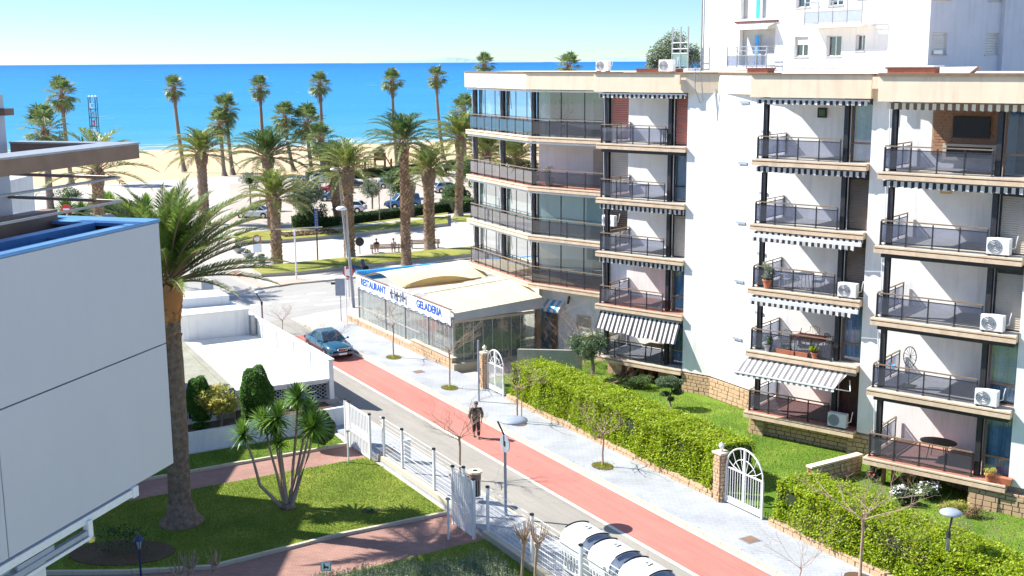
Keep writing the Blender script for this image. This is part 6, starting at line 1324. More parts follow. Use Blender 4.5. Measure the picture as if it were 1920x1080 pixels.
# silvery shrubs along the bottom edge
ob = [(620, 1100, .8, .55), (690, 1092, .9, .6), (760, 1086, 1.0, .7), (840, 1086, 1.0, .75), (905, 1076, .95, .8), (725, 1120, 1.1, .7), (860, 1120, 1.2, .8), (660, 1125, 1.0, .7), (930, 1105, .9, .8)]
for i, (u, v, r_, h_) in enumerate(ob):
    g_ = G(u, v, .1); root = thing('silver_shrub', ['silvery olive shrub at the left end of the bottom shrub row', 'silvery shrub just right of the small square sign', 'silvery shrub left of centre in the bottom row, on the path edge', 'silvery shrub with upright shoots in the middle of the bottom row', 'tallest silvery shrub beside the lower white gate', 'silvery shrub at the very bottom, left of centre', 'silvery shrub at the bottom edge below the lower gate', 'dull silvery shrub at the bottom edge under the small sign', 'silvery shrub at the bottom nearest the pollarded pair'][i], 'shrub', (*g_, .06), 0, 'silvery shrubs along the bottom edge')
    n_ = int(260 * r_ * 1.3); mb = MB(); P = []; 
    for j in range(n_):
        a = rng.uniform(0, 6.28); rr = r_ * math.sqrt(rng.uniform()); e_ = rng.uniform(.5, 1.1) * h_ * (1.1 - .6 * (rr / r_) ** 2); x, y = rr * math.cos(a), rr * math.sin(a); dx, dy = rng.normal(0, .08, 2)
        for q in np.linspace(.25, 1, 9): P.append((x + dx * q, y + dy * q, e_ * q))
    P = np.array(P); leaves('foliage', P, .045, 'leafolive', root, up=.1, aspect=.28, kind='stuff'); MB().lathe([(r_ * .8, 0), (r_ * .8, h_ * .3), (.01, h_ * .45)], 12).obj('inner_branches', 'leafmid', root)
# right garden: oleander, topiary, flowers
shrub('oleander_bush', B(-36.0, 52.3), .3, [(0, 0, 2.1, 1.25, 1.1, 1.1)], 'grey-green oleander bush in front of the lowest far balcony', 'leafgrey', 5200, .085, ([(0, 0, 0), (.1, 0, .8), (0, 0, 1.5)], [.12, .1, .08]), aspect=.28)
tp = G(1258, 765, .35); shrub('cloud_pruned_bush', tp, .35, [(-.12, 0, 1.35, .68, .55, .26), (.32, 0, .85, .3, .26, .18), (-.3, 0, .75, .28, .22, .14), (0, .1, .45, .2, .2, .14)], 'cloud-pruned small tree with a flat top on the right lawn', 'leafgrey', 3600, .04, ([(0, 0, 0), (-.1, 0, .5), (.05, 0, .9), (-.1, 0, 1.3)], [.06, .05, .04, .03]), dense=True)
shrub('flower_bush', G(1195, 728, .35), .35, [(0, 0, .4, 1.1, .6, .45)], 'low green bush with white flowers under the far balconies', 'leafmid', 2600, .05)
shrub('lemon_shrub', B(-37.6, 55.0), .3, [(0, 0, 1.5, 1.3, .6, .4)], 'yellow-green shrub on top of the rendered garden wall', 'leafyellow', 1800, .07, core=False)
def flowers(u, v, r_, n_, label, m_='petal', lf='leafmid', z=.35):
    g_ = G(u, v, z); o = thing('flower_bush', label, 'shrub', (*g_, z), 0); P = blobpts(2600, (0, 0, .35), (r_, r_ * .7, .42)); leaves('foliage', P, .05, lf, o, kind='stuff')
    Q = blobpts(n_, (0, 0, .42), (r_ * 1.05, r_ * .75, .45)); Q = Q[Q[:, 2] > .3]; leaves('petals', Q, .05, m_, o, up=1, aspect=.9, kind='stuff')
flowers(1692, 945, .6, 900, 'dense white-flowering bush, left of the two under the near balcony'); flowers(1735, 935, .6, 380, 'green bush dotted with white flowers, right of the two')
flowers(1640, 905, .3, 60, 'small bush with a few red blooms beside the timber posts', 'petalred', 'leafgrey')
shrub('spiky_plants', G(1780, 960, .35), .35, [(0, 0, .25, .9, .3, .3)], 'pale yellow-green spiky plants along the stone plinth', 'leafyellow', 900, .1, aspect=.12, core=False); shrub('dry_plants', G(1835, 970, .35), .35, [(0, 0, .2, .7, .3, .25)], 'low dry reddish plants at the foot of the stone pier', 'boot', 500, .08, aspect=.2, core=False)
# promenade greenery
def hedgebox(pxs, h_, wd, label, m_='hedgedark', dens=520, size=.10, group=None):
    pts = [Vector(G(*p)) for p in pxs]; c = sum(pts, Vector((0, 0))) / len(pts); o = thing('clipped_hedge', label, 'hedge', (c.x, c.y, .0), 0, group); core = MB(); P = []
    for a, b_ in zip(pts, pts[1:]):
        d = (b_ - a); L_ = d.length; d /= L_; n_ = Vector((-d.y, d.x)); core.beam((*(a - c), h_ * .47), (*(b_ - c), h_ * .47), wd * .86, h_ * .92)
        N = int(L_ * dens); u = rng.uniform(0, L_, N); f = rng.uniform(0, 1, N); s_ = np.where(f < .4, rng.uniform(-.5, .5, N) * wd, np.where(f < .75, -wd / 2, wd / 2)) + rng.normal(0, .04, N); z = np.where(f < .4, h_, rng.uniform(.05, h_, N)) + rng.normal(0, .04, N)
        P.append(np.stack([a.x - c.x + d.x * u + n_.x * s_, a.y - c.y + d.y * u + n_.y * s_, z], 1))
    core.obj('inner_branches', 'hedgecore', o); leaves('foliage', np.vstack(P), size, m_, o, kind='stuff'); return o
hedgebox([(596, 431), (650, 424), (740, 411), (838, 397)], 1.15, 1.3, 'long dark clipped hedge between the car park and the grass strip'); hedgebox([(548, 432), (600, 430)], 1.4, 2.2, 'bright clipped hedge block left of the long dark hedge', 'leafmid'); hedgebox([(838, 398), (884, 393)], 1.5, 3, 'pale clipped hedge block beside the apartment corner', 'leafmid')
hedgebox([(660, 335), (720, 329), (766, 324)], 1.2, 1.5, 'dark hedge between the car park and the playground'); hedgebox([(770, 325), (800, 321)], 1.3, 1.5, 'short dark hedge right of the playground'); hedgebox([(835, 320), (880, 314)], 1.3, 1.6, 'dark hedge near the beach by the apartment corner'); hedgebox([(575, 338), (640, 335)], 1.2, 1.5, 'low dark hedge behind the parked cars')
hedgebox([(528, 448), (630, 440)], .5, 2.2, 'low dark reddish hedge bed behind the signpost frame', 'doorred' if False else 'boot')
def round_tree(u, v, ztopx, r_, label, m_='leafmid', n_=4000, tr=None, size=.11, dense=False, zt=None, trunk=True):
    b_ = G(u, v); z = zat(*ztopx, b_); return shrub('round_tree', b_, 0, [(0, 0, z - r_ * .95, r_, r_, r_ * .95)], label, m_, n_, size, ([(0, 0, 0), (.05, 0, z * .4), (0, 0, z - r_)], [.12, .10, .08]) if trunk else None, cat='tree', dense=dense, nl=10)
round_tree(575, 440, (575, 330), 2.1, 'large round bush of grey-green leaves left of the central palms', 'leafolive', 9000, trunk=False); round_tree(585, 432, (585, 375), 1.9, 'lower dark part bush beside the large round bush', 'hedgedark', 6000, trunk=False)
round_tree(698, 392, (690, 333), 1.5, 'small round olive-coloured tree in the car park', 'leafolive', 2600); round_tree(748, 372, (740, 305), 2.4, 'dark round tree behind the tallest palm', 'leafmid', 6000); round_tree(855, 385, (856, 345), 1.7, 'clipped round bush on top of the pale hedge block', 'leafmid', 5000, dense=True)
round_tree(880, 350, (868, 285), 2.6, 'broad tree left of the apartment corner by the beach', 'leafmid', 5000); round_tree(650, 380, (651, 345), .9, 'small bright green plant beside the grey palm trunk', 'hedge', 900); round_tree(925, 375, (930, 300), 3.2, 'tree seen through the open terrace, left', 'leafmid', 6000); round_tree(990, 370, (985, 300), 3.0, 'tree seen through the open terrace, right', 'hedgedark', 6000)
round_tree(1262, 330, (1256, 62), 4.2, 'tall loose tree rising behind the roof left of the tower', 'leafolive', 9000, size=.2); round_tree(130, 368, (135, 342), 2.6, 'dark round shrub behind the handrails', 'hedgedark', 5000, trunk=False); round_tree(470, 395, (475, 320), 1.2, 'small street tree behind the near palm crown', 'leafolive', 1200)
round_tree(832, 330, (836, 300), 1.5, 'small tree near the beach between the palms', 'leafmid', 1500)
t = thing('agave_bed', 'bed of grey-green agaves and low plants behind the handrails', 'plants', (*G(200, 395), 0)); 
for k in range(9): q = link(ROS[k % 3], 'leaf_rosette', t, (rng.uniform(-5, 5), rng.uniform(-4, 4), .2)); q.scale = (rng.uniform(1.6, 2.6),) * 3
P = blobpts(5000, (0, 0, .4), (6.5, 5, .6)); leaves('foliage', P, .12, 'leafgrey', t, kind='stuff'); Q = blobpts(500, (-1, 0, .7), (3, 3, .5)); leaves('blooms', Q, .1, 'petalred', t, kind='stuff')
# ================================================================== VEHICLES
def car(loc, rz, paint, label, L_=4.5, Wd=1.72, H_=1.42, kind='sedan', nm='parked_car', group=None, detail=True, plate='B 4807 TF'):
    c = thing(nm, label, 'car' if kind != 'van' else 'van', (*loc, .01), rz, group); hw = Wd / 2
    # body: lofted sections along x (front = +x)
    if kind == 'sedan': st = [(-L_ / 2, .42, .78, .80), (-L_ / 2 + .12, .30, .93, .94), (-L_ * .36, .22, .98, 1.0), (-L_ * .2, .20, .97, 1.0), (0, .20, .95, 1.0), (L_ * .2, .20, .93, 1.0), (L_ * .34, .22, .86, .99), (L_ / 2 - .25, .25, .78, .95), (L_ / 2 - .06, .30, .70, .88), (L_ / 2, .40, .60, .80)]
    elif kind == 'hatch': st = [(-L_ / 2, .40, .90, .88), (-L_ / 2 + .12, .28, 1.0, .96), (-L_ * .3, .22, 1.0, 1.0), (0, .20, .98, 1.0), (L_ * .2, .20, .96, 1.0), (L_ * .35, .22, .88, .98), (L_ / 2 - .15, .26, .78, .93), (L_ / 2, .38, .62, .84)]
    else: st = [(-L_ / 2, .36, 1.0, .92), (-L_ / 2 + .1, .26, 1.1, .98), (-L_ * .2, .22, 1.1, 1.0), (L_ * .2, .22, 1.08, 1.0), (L_ * .34, .24, 1.0, .98), (L_ / 2 - .15, .28, .88, .93), (L_ / 2, .40, .70, .86)]
    vs = []; K = 11
    for x, z0, z1, w_ in st:
        W2 = hw * w_
        half = [(W2 * .86, z0), (W2 * .98, z0 + .10), (W2, (z0 + z1) / 2 + .02), (W2 * .96, z1 - .13), (W2 * .86, z1 - .03)]
        ring = [(x, -y, z) for y, z in half] + [(x, 0, z1 + .02)] + [(x, y, z) for y, z in reversed(half)]
        vs += ring
    f = []
    for i in range(len(st) - 1):
        for k in range(K):
            k2 = (k + 1) % K; f.append((i * K + k, i * K + k2, (i + 1) * K + k2, (i + 1) * K + k))
    f += [tuple(range(K)), tuple((len(st) - 1) * K + k for k in reversed(range(K)))]
    m_ = mat('paint_' + paint[0], paint[1], None, rough=.22, spec=.8); m_.node_tree.nodes['Principled BSDF'].inputs['Coat Weight'].default_value = .6; MT['p' + label] = m_
    body = MB().add(vs, f).obj('body', m_, c, smooth=True)
    # glasshouse
    zb = {'sedan': .93, 'hatch': .96, 'van': 1.06}[kind]
    (xa, xb, xc_, xd) = {'sedan': (-L_ * .36, -L_ * .20, L_ * .05, L_ * .22), 'hatch': (-L_ * .47, -L_ * .36, L_ * .06, L_ * .25), 'van': (-L_ * .485, -L_ * .45, L_ * .12, L_ * .28)}[kind]
    wb, wt = hw * .88, hw * (.68 if kind != 'van' else .78)
    base = [(xa, wb), (xd, wb)]; top = [(xb, wt), (xc_, wt)]
    g = MB(); xm = (xb + xc_) / 2
    V_ = [(xa, -wb, zb), (xd, -wb, zb), (xd, wb, zb), (xa, wb, zb), (xb, -wt, H_ - .06), (xc_, -wt, H_ - .06), (xc_, wt, H_ - .06), (xb, wt, H_ - .06)]
    g.hexa(V_); g.obj('roof_shell', m_, c, bevel=.05)
    rf = MB(); rf.hexa([(xb - .02, -wt, H_ - .07), (xc_ + .02, -wt, H_ - .07), (xc_ + .02, wt, H_ - .07), (xb - .02, wt, H_ - .07), (xb + .1, -wt * .85, H_), (xc_ - .1, -wt * .85, H_), (xc_ - .1, wt * .85, H_), (xb + .1, wt * .85, H_)]); rf.obj('roof', m_, c, bevel=.02)
    def pane(a, b_, c_, d_, nm_, ins=.07):
        a, b_, c_, d_ = map(Vector, (a, b_, c_, d_)); ce_ = (a + b_ + c_ + d_) / 4; n_ = (b_ - a).cross(d_ - a).normalized()
        q = [p + (ce_ - p) * ins / max(.1, (ce_ - p).length) * 1.2 + n_ * .012 for p in (a, b_, c_, d_)]
        MB().add(q + [p - n_ * .01 for p in q], [(0, 1, 2, 3), (0, 4, 5, 1), (1, 5, 6, 2), (2, 6, 7, 3), (3, 7, 4, 0)]).obj(nm_, 'carglass', c)
    A = [Vector(v) for v in V_]
    pane(A[1], A[2], A[6], A[5], 'windscreen'); pane(A[3], A[0], A[4], A[7], 'rear_window')
    for s_, (i0, i1, i2, i3) in ((-1, (0, 1, 5, 4)), (1, (2, 3, 7, 6))):
        a, b_, c2_, d_ = A[i0], A[i1], A[i2], A[i3]; m0, m1_ = a.lerp(b_, .5), d_.lerp(c2_, .5); pane(a, m0, m1_, d_, 'side_window', .06); pane(m0, b_, c2_, m1_, 'side_window', .06)
    for sx_ in (-1, 1):
        for sy in (-1, 1):
            x = sx_ * L_ * .31; wl = MB().tube([(x, sy * (hw - .19), .31), (x, sy * (hw + .012), .31)], .31, 18).obj('wheel', 'rubber', c); MB().tube([(x, sy * (hw - .05), .31), (x, sy * (hw + .022), .31)], .19, 12).obj('rim', 'chrome', wl)
            MB().tube([(x, sy * (hw - .02), .33), (x, sy * (hw + .004), .33)], .37, 16).obj('wheel_arch', 'black', c)
    xf = L_ / 2
    for sy in (-1, 1):
        MB().hexa([(xf - .22, sy * hw * .56, .58), (xf + .0, sy * hw * .48, .56), (xf - .04, sy * hw * .80, .56), (xf - .24, sy * hw * .93, .58), (xf - .26, sy * hw * .56, .74), (xf - .05, sy * hw * .48, .70), (xf - .10, sy * hw * .80, .70), (xf - .3, sy * hw * .93, .74)]).obj('headlight', 'chrome', c)
        MB().box(-xf - .01, -xf + .08, sy * hw * .8 - .12, sy * hw * .8 + .06, .62, .78).obj('tail_light', 'signred', c)
        MB().lathe([(.001, -.07), (.07, -.05), (.08, .04), (.001, .07)], 8, (L_ * .17, sy * (hw + .10), 1.0)).obj('wing_mirror', m_, c)
        MB().beam((L_ * .17, sy * (hw - .1), .95), (L_ * .17, sy * (hw + .07), .98), .04).obj('mirror_arm', 'black', c)
    MB().beam((xf - .02, -hw * .82, .40), (xf - .02, hw * .82, .40), .16, .17).obj('bumper', 'black' if kind == 'van' else m_, c, bevel=.03); MB().beam((-xf + .02, -hw * .84, .42), (-xf + .02, hw * .84, .42), .16, .18).obj('bumper', m_, c, bevel=.03)
    if detail:
        gr_ = MB().box(xf - .06, xf + .03, -.30, .30, .55, .72).obj('grille', 'chrome', c); MB().box(xf + .0, xf + .04, -.27, .27, .57, .70).obj('grille_mesh', 'black', gr_)
        for y in (-.16, -.05, .05, .16): MB().box(xf + .03, xf + .05, y - .008, y + .008, .57, .70).obj('bar', 'chrome', gr_)
        for sy in (-1, 1):
            MB().beam((-L_ * .25, sy * (hw + .004), .50), (L_ * .25, sy * (hw + .004), .50), .02, .09).obj('side_moulding', 'black', c)
            for x in (L_ * .10, -L_ * .12): MB().beam((x - .09, sy * (hw * .985), .82), (x + .09, sy * (hw * .985), .82), .03, .03).obj('door_handle', 'chrome', c); 
            for x in (L_ * .19, -L_ * .02, -L_ * .22): MB().beam((x, sy * (hw + .002), .32), (x, sy * (hw * .985), .88), .008, .008).obj('door_seam', 'black', c)
    pl = MB().box(xf + .05, xf + .075, -.26, .26, .34, .45).obj('number_plate', 'signwhite', c)
    return c
RZC = rad(-60)  # car pointing down the street towards the camera: local +x along -s
fwd = Vector((.5, -.866)); rzc = math.atan2(fwd.y, fwd.x)
car(W(25.95, 67.6), rzc, ('teal', (.012, .085, .14)), 'dark teal saloon car parked on the red lane facing the camera', 4.45, 1.72, 1.40)
for k, (u, v, a, pn, pc, kd, lab, sz) in enumerate((
        (627, 362, 185, 'red', (.35, .015, .02), 'hatch', 'red hatchback parked in the car park behind the grey palm trunk', 4.2), (608, 341, 20, 'white', (.6, .62, .64), 'hatch', 'white car with bicycles on its roof at the back of the car park', 4.2),
        (628, 376, 190, 'slate', (.08, .12, .18), 'hatch', 'slate blue car in front of the red one', 4.2), (655, 398, 170, 'silver', (.55, .58, .62), 'hatch', 'pale silver car behind the central palm trunk', 4.0),
        (755, 390, 205, 'blue', (.10, .24, .42), 'van', 'light blue van parked right of the tallest palm', 4.3), (838, 360, 30, 'silver2', (.5, .53, .56), 'hatch', 'silver car beside the round clipped bush', 4.2),
        (735, 352, 10, 'grey', (.45, .47, .5), 'hatch', 'grey car behind the dark round tree', 4.2), (826, 326, 100, 'white2', (.62, .63, .64), 'van', 'white van by the beach hedge', 4.5), (478, 408, 170, 'white3', (.55, .58, .6), 'sedan', 'white car half hidden behind the near palm fronds', 4.4), (660, 352, 5, 'black', (.03, .03, .035), 'sedan', 'dark car between the palm trunks', 4.3))):
    car(G(u, v), rad(a), (pn, pc), lab, sz, 1.72, 1.45 if kd != 'van' else 1.8, kd, group='cars in the beach car park', detail=False)
# bicycles on the roof of the white car
t = thing('roof_bicycle', 'white bicycle frame carried on the roof of the white parked car', 'bicycle', (*G(608, 341), 1.5)); 
for x in (-.5, .5): MB().tube([(x + .32 * math.cos(a), 0, .35 + .32 * math.sin(a)) for a in np.linspace(0, 6.28, 15)], .025, 5, cap=False).obj('wheel', 'rubber', t)
MB().tube([(-.5, 0, .35), (0, 0, .3), (-.15, 0, .8), (.35, 0, .8), (.5, 0, .35)], .025, 5).tube([(0, 0, .3), (.35, 0, .8)], .02, 5).obj('frame', 'whitemetal', t)
t = thing('parked_scooter', 'dark row of parked scooters and bins across the main road behind the restaurant sign', 'scooter', (*G(672, 512), .12), .3)
MB().hexa([(-.8, -.12, .3), (.5, -.12, .25), (.5, .12, .25), (-.8, .12, .3), (-.8, -.1, .75), (.1, -.1, .5), (.1, .1, .5), (-.8, .1, .75)]).obj('body', 'scooter', t); MB().beam((.5, 0, .3), (.35, 0, 1.05), .12, .3).obj('leg_shield', 'scooter', t)
for x in (-.6, .65): MB().tube([(x, -.06, .25), (x, .06, .25)], .25, 14).obj('wheel', 'rubber', t)
MB().tube([(.33, -.3, 1.08), (.35, 0, 1.02), (.33, .3, 1.08)], .02, 5).obj('handlebar', 'black', t); t['label'] = 'navy scooter parked on the far pavement by the crossing lamp post'

# ================================================================== WASTE CONTAINERS
def container(t_, s_, label):
    c = thing('waste_container', label, 'waste container', (*W(t_, s_), SW), RZS, 'grey street waste containers behind the wire fence')
    # local x across (toward road), y along street
    w2, l2 = .72, .62
    MB().hexa([(-w2 * .85, -l2 * .85, .12), (w2 * .85, -l2 * .85, .12), (w2 * .85, l2 * .85, .12), (-w2 * .85, l2 * .85, .12), (-w2, -l2, 1.15), (w2, -l2, 1.15), (w2, l2, 1.15), (-w2, l2, 1.15)]).obj('body', 'container', c, bevel=.05)
    vs = []; N_ = 12
    for i in range(N_ + 1):
        a = math.pi * i / N_; vs += [(-w2 * 1.02 * math.cos(a), -l2 * 1.0, 1.15 + .55 * math.sin(a) ** .8), (-w2 * 1.02 * math.cos(a), l2 * 1.0, 1.15 + .55 * math.sin(a) ** .8)]
    MB().add(vs, [(2 * i, 2 * i + 2, 2 * i + 3, 2 * i + 1) for i in range(N_)] + [tuple(2 * i for i in range(N_ + 1))[::-1], tuple(2 * i + 1 for i in range(N_ + 1))]).obj('domed_lid', 'container', c, bevel=.03)
    vs = []
    for i in range(N_ + 1):
        a = math.pi * i / N_; r_ = .44; vs += [(-w2 * .98 * math.cos(a) * .95, -l2 - .02 - .26 * math.sin(a) ** .5, 1.02 + .44 * math.sin(a) ** .8), (-w2 * .95 * math.cos(a), -l2 * 1.0 + .03, 1.17 + .55 * math.sin(a) ** .8)]
    MB().add(vs, [(2 * i, 2 * i + 1, 2 * i + 3, 2 * i + 2) for i in range(N_)] + [tuple(2 * i for i in range(N_ + 1))]).obj('front_hood', 'containerlid', c)
    for y in (-l2 - .02, l2 - .0): MB().tube([(-w2 * 1.04 * math.cos(a), y, 1.16 + .56 * math.sin(a) ** .8) for a in np.linspace(.9, 2.3, 9)], .025, 5).obj('rim_strip', 'black', c)
    for x, y in ((.0, -.1), (.12, -.05), (.05, .1)): MB().box(x - .05, x + .05, y - .02, y + .02, 1.69, 1.712).obj('symbol', 'black', c)
    for x in (-.5, .5):
        for y in (-.45, .45): MB().tube([(x, y - .04, .08), (x, y + .04, .08)], .08, 10).obj('wheel', 'rubber', c)
    sl_ = MB().box(-.012, .012, -.02, .02, 0, .6).mesh('side_rib', 'containerlid')
    for i in range(6): link(sl_, 'side_rib', c, (-w2 * .96, -.45 + i * .18, .35))
    return c
container(21.5, 32.2, 'grey waste container with domed lid, farthest of the three'); container(21.5, 30.45, 'grey waste container with domed lid, middle of the three'); container(21.5, 28.7, 'grey waste container at the bottom edge, nearest of the three')
t = thing('litter_bin', 'black litter bin with a pale round top beside the lower white gate', 'litter bin', (*W(21.5, 40.3), SW), RZS)
MB().lathe([(.17, 0), (.19, .7)], 16, (0, 0, .25)).obj('basket', 'black', t); MB().lathe([(.24, 0), (.24, .28)], 18, (0, 0, .95)).obj('collar', 'brown', t); MB().lathe([(.29, 0), (.29, .08), (.12, .09)], 20, (0, 0, 1.23)).obj('top_ring', 'canvas', t); MB().lathe([(.10, 0), (.10, .01)], 12, (0, 0, 1.322)).obj('opening', 'black', t)
MB().tube([(0, .28, 0), (0, .28, 1.2)], .03, 6).obj('post', 'whitemetal', t); sb_ = MB().box(-.01, .01, -.01, .01, .25, .95).mesh('bar', 'greymetal')
for i in range(12): link(sb_, 'bar', t, (.2 * math.cos(i * .5236), .2 * math.sin(i * .5236), 0))

# ================================================================== LAMPS, SIGNS, POLES
def disc_lamp(base, h_, label, arm=(-.35, .25), r_=.42, z0=SW, group='disc street lamps', headoff=None, tilt=.0):
    l_ = thing('street_lamp', label, 'street lamp', (*base, z0), 0, group)
    MB().tube([(0, 0, 0), (0, 0, .25), (0, 0, h_ - .75)], [.09, .07, .055], 10).obj('pole', 'lampglass', l_, smooth=True); MB().tube([(0, 0, h_ - .8), (0, 0, h_ - .6)], .075, 10).obj('collar', 'darkmetal', l_)
    ax, ay = arm; MB().tube([(0, 0, h_ - .65), (ax, ay, h_)], .035, 8).obj('arm', 'darkmetal', l_)
    hx, hy = headoff or (ax, ay)
    hd = MB().lathe([(.001, -.05), (r_ * .5, -.06), (r_, -.02), (r_ * .97, .03), (r_ * .6, .10), (.001, .13)], 24, (0, 0, 0)).obj('lamp_head', 'lampglass', l_, (hx, hy, h_ + .02), smooth=True); hd.rotation_euler = (tilt, tilt, 0)
    return l_
nl_ = G(948, 972); z1_ = zat(945, 815, nl_)
disc_lamp(nl_, zat(955, 795, nl_), 'street lamp with a flat disc head and a round sign on its pole', arm=(-.28, -.05), headoff=(.34, 0), r_=.55)
t = thing('round_sign', 'round traffic sign seen from behind on the central street lamp pole', 'traffic sign', (nl_[0] - .02, nl_[1] - .07, zat(946, 830, nl_)), rad(30 + 180 - 0)); MB().tube([(-.02, 0, 0), (.0, 0, 0)], .36, 24).obj('plate', 'lampglass', t); MB().tube([(-.034, 0, 0), (-.021, 0, 0)], .36, 24).obj('face', 'signred', t); MB().box(-.01, .03, -.05, .05, -.1, .1).obj('clamp', 'darkmetal', t)
rl = W(29.3, 27.2); 
def base_from(u, v, z, s_): pass
b_ = G(1770, 1130, SW); disc_lamp(b_, zat(1777, 963, b_) - SW, 'street lamp with a flat disc head in the bottom right corner', arm=(.12, .05), r_=.36, headoff=(.05, .05))
b_ = G(494, 640); disc_lamp(b_, zat(490, 552, b_), 'small dark street lamp behind the low white building', arm=(-.35, 0), r_=.35, headoff=(-.1, 0))
def tall_lamp(bpx, tpx, label, double=False):
    b_ = G(*bpx); h_ = zat(*tpx, b_); l_ = thing('tall_street_lamp', label, 'street lamp', (*b_, 0), 0, 'tall lamp posts by the crossing'); lean = (tpx[0] - bpx[0]) * math.hypot(*b_) / FPX
    MB().tube([(0, 0, 0), (0, 0, 1.2), (lean * .5, 0, h_ * .5), (lean, 0, h_)], [.16, .14, .10, .06], 10).obj('pole', 'greymetal', l_, smooth=True)
    MB().lathe([(.001, -.1), (.35, -.05), (.4, .05), (.25, .18), (.001, .22)], 14, (lean - .35, 0, h_)).obj('lamp_head', 'whitemetal', l_, smooth=True); MB().beam((lean, 0, h_), (lean - .3, 0, h_), .08).obj('arm', 'greymetal', l_)
    return l_
tall_lamp((662, 580), (655, 392), 'lower grey lamp post by the restaurant crossing'); tall_lamp((652, 490), (640, 318), 'tallest lamp post with a white head in front of the central palm')
def pole(bpx, tpx, label, r_=.05, m_='greymetal', cat='pole', top=None, nm='post', grp=None):
    b_ = G(*bpx); h_ = zat(*tpx, b_); p_ = thing(nm, label, cat, (*b_, 0), 0, grp); MB().tube([(0, 0, 0), (0, 0, h_)], r_, 8).obj('shaft', m_, p_); return p_, h_
p_, h_ = pole((556, 526), (555, 430), 'pale signpost with a crossbar in front of the island', .07, 'whitemetal'); MB().beam((-1.6, 0, h_), (2.2, .6, h_ + .1), .08).obj('crossbar', 'shutterbeige', p_)
p_, h_ = pole((596, 494), (592, 392), 'dark pole with a narrow lettered banner on the island', .06, 'darkmetal'); bn_ = MB().box(-.16, .16, -.03, .03, h_ - 1.9, h_).obj('banner', 'textblue', p_)
for i in range(7): MB().box(-.07, .07, -.04, -.031, h_ - 1.75 + i * .24, h_ - 1.6 + i * .24).obj('letter', 'white', bn_)
pole((712, 420), (711, 340), 'thin dark pole on the grass strip', .06, 'brown'); pole((733, 396), (732, 345), 'pale thin pole beside the dark tree', .06, 'lampglass'); pole((898, 757), (893, 638), 'thin grey pole on the pavement by the stone pillar', .05, 'lampglass'); pole((651, 612), (640, 500), 'slim grey post beside the corner pavement', .04, 'whitemetal')
p_, h_ = pole((640, 606), (637, 522), 'traffic sign pole with the grey back of a square sign, by the crossing', .035, 'lampglass', 'traffic sign', nm='traffic_sign'); MB().box(-.33, .33, -.03, 0, h_ - 1.2, h_).obj('sign_back', 'lampglass', p_); MB().box(-.62, -.33, -.02, 0, h_ - .42, h_ - .28).obj('bracket', 'darkmetal', p_)
p_, h_ = pole((392, 590), (392, 526), 'grey back of a rectangular traffic sign above the low white roof', .04, 'lampglass', 'traffic sign', nm='traffic_sign'); MB().box(-.42, .42, -.03, 0, h_ - 1.25, h_).obj('sign_back', 'lampglass', p_)
p_, h_ = pole((655, 560), (657, 503), 'small round red and white sign on the lamp post by the restaurant', .03, 'lampglass', 'traffic sign', nm='traffic_sign'); MB().tube([(0, -.05, h_ - .3), (0, -.02, h_ - .3)], .42, 18).obj('plate', 'signred', p_); MB().tube([(0, -.065, h_ - .3), (0, -.051, h_ - .3)], .27, 18).obj('face', 'signwhite', p_)
p_, h_ = pole((485, 515), (482, 440), 'no-stopping sign on a pale pole beside the planter bowls', .035, 'whitemetal', 'traffic sign', nm='traffic_sign'); MB().tube([(0, -.05, h_ - .35), (0, -.02, h_ - .35)], .36, 18).obj('plate', 'signred', p_); MB().tube([(0, -.065, h_ - .35), (0, -.051, h_ - .35)], .25, 18).obj('face', 'signwhite', p_); MB().box(-.36, .36, -.04, -.02, h_ - 1.5, h_ - .75).obj('supplement_panel', 'signwhite', p_)
p_, h_ = pole((127, 425), (126, 392), 'red no-entry sign behind the lower handrail', .05, 'whitemetal', 'traffic sign', nm='traffic_sign'); MB().tube([(0, -.05, h_), (0, -.02, h_)], .55, 18).obj('plate', 'signred', p_); MB().box(-.35, .35, -.07, -.05, h_ - .08, h_ + .08).obj('bar', 'signwhite', p_)
t_ = G(675, 476); t = thing('round_board', 'dark round board beside the central palm trunk on the promenade', 'sign', (*t_, 0)); MB().tube([(0, -.03, 1.15), (0, .03, 1.15)], .42, 18).obj('disc', 'black', t); MB().tube([(0, 0, 0), (0, 0, .8)], .04, 6).obj('post', 'darkmetal', t)
# truss tower with hanging letters
b_ = G(190, 420); ht_ = zat(184, 182, b_); t = thing('truss_tower', 'dark truss tower with a column of white letter shapes and lamps', 'tower', (*b_, 0))
w_ = .38
for x in (-w_, w_):
    for y in (-.3, .3): MB().tube([(x, y, 0), (x, y, ht_)], .045, 6).obj('upright', 'darkmetal', t)
rg = MB().beam((-w_, -.3, 0), (w_, -.3, 0), .05).beam((-w_, .3, 0), (w_, .3, 0), .05).beam((-w_, -.3, 0), (-w_, .3, 0), .05).beam((w_, -.3, 0), (w_, .3, 0), .05).beam((-w_, -.3, 0), (w_, -.3, .9), .035).mesh('rung', 'darkmetal')
for i in range(int(ht_ / .95)): link(rg, 'rung', t, (0, 0, .4 + i * .95))
for i in range(8):
    z = ht_ - 1.2 - i * .95; m_ = ['white', 'lampglass', 'petalred', 'white'][i % 4]; a = i % 4
    mb = MB().box(-.22, .22, -.36, -.33, z, z + .12).box(-.22, .22, -.36, -.33, z + .45, z + .57)
    if a in (0, 2): mb.box(-.22, -.1, -.36, -.33, z + .12, z + .45)
    if a in (1, 2): mb.box(.1, .22, -.36, -.33, z + .12, z + .45)
    if a == 3: mb.beam((-.2, -.345, z + .12), (.2, -.345, z + .45), .03, .12)
    mb.obj('letter', m_, t)
for x in (-.35, 0, .35): MB().lathe([(.001, -.1), (.16, 0), (.001, .12)], 10, (x, 0, ht_ + .1)).obj('lamp', 'white', t)
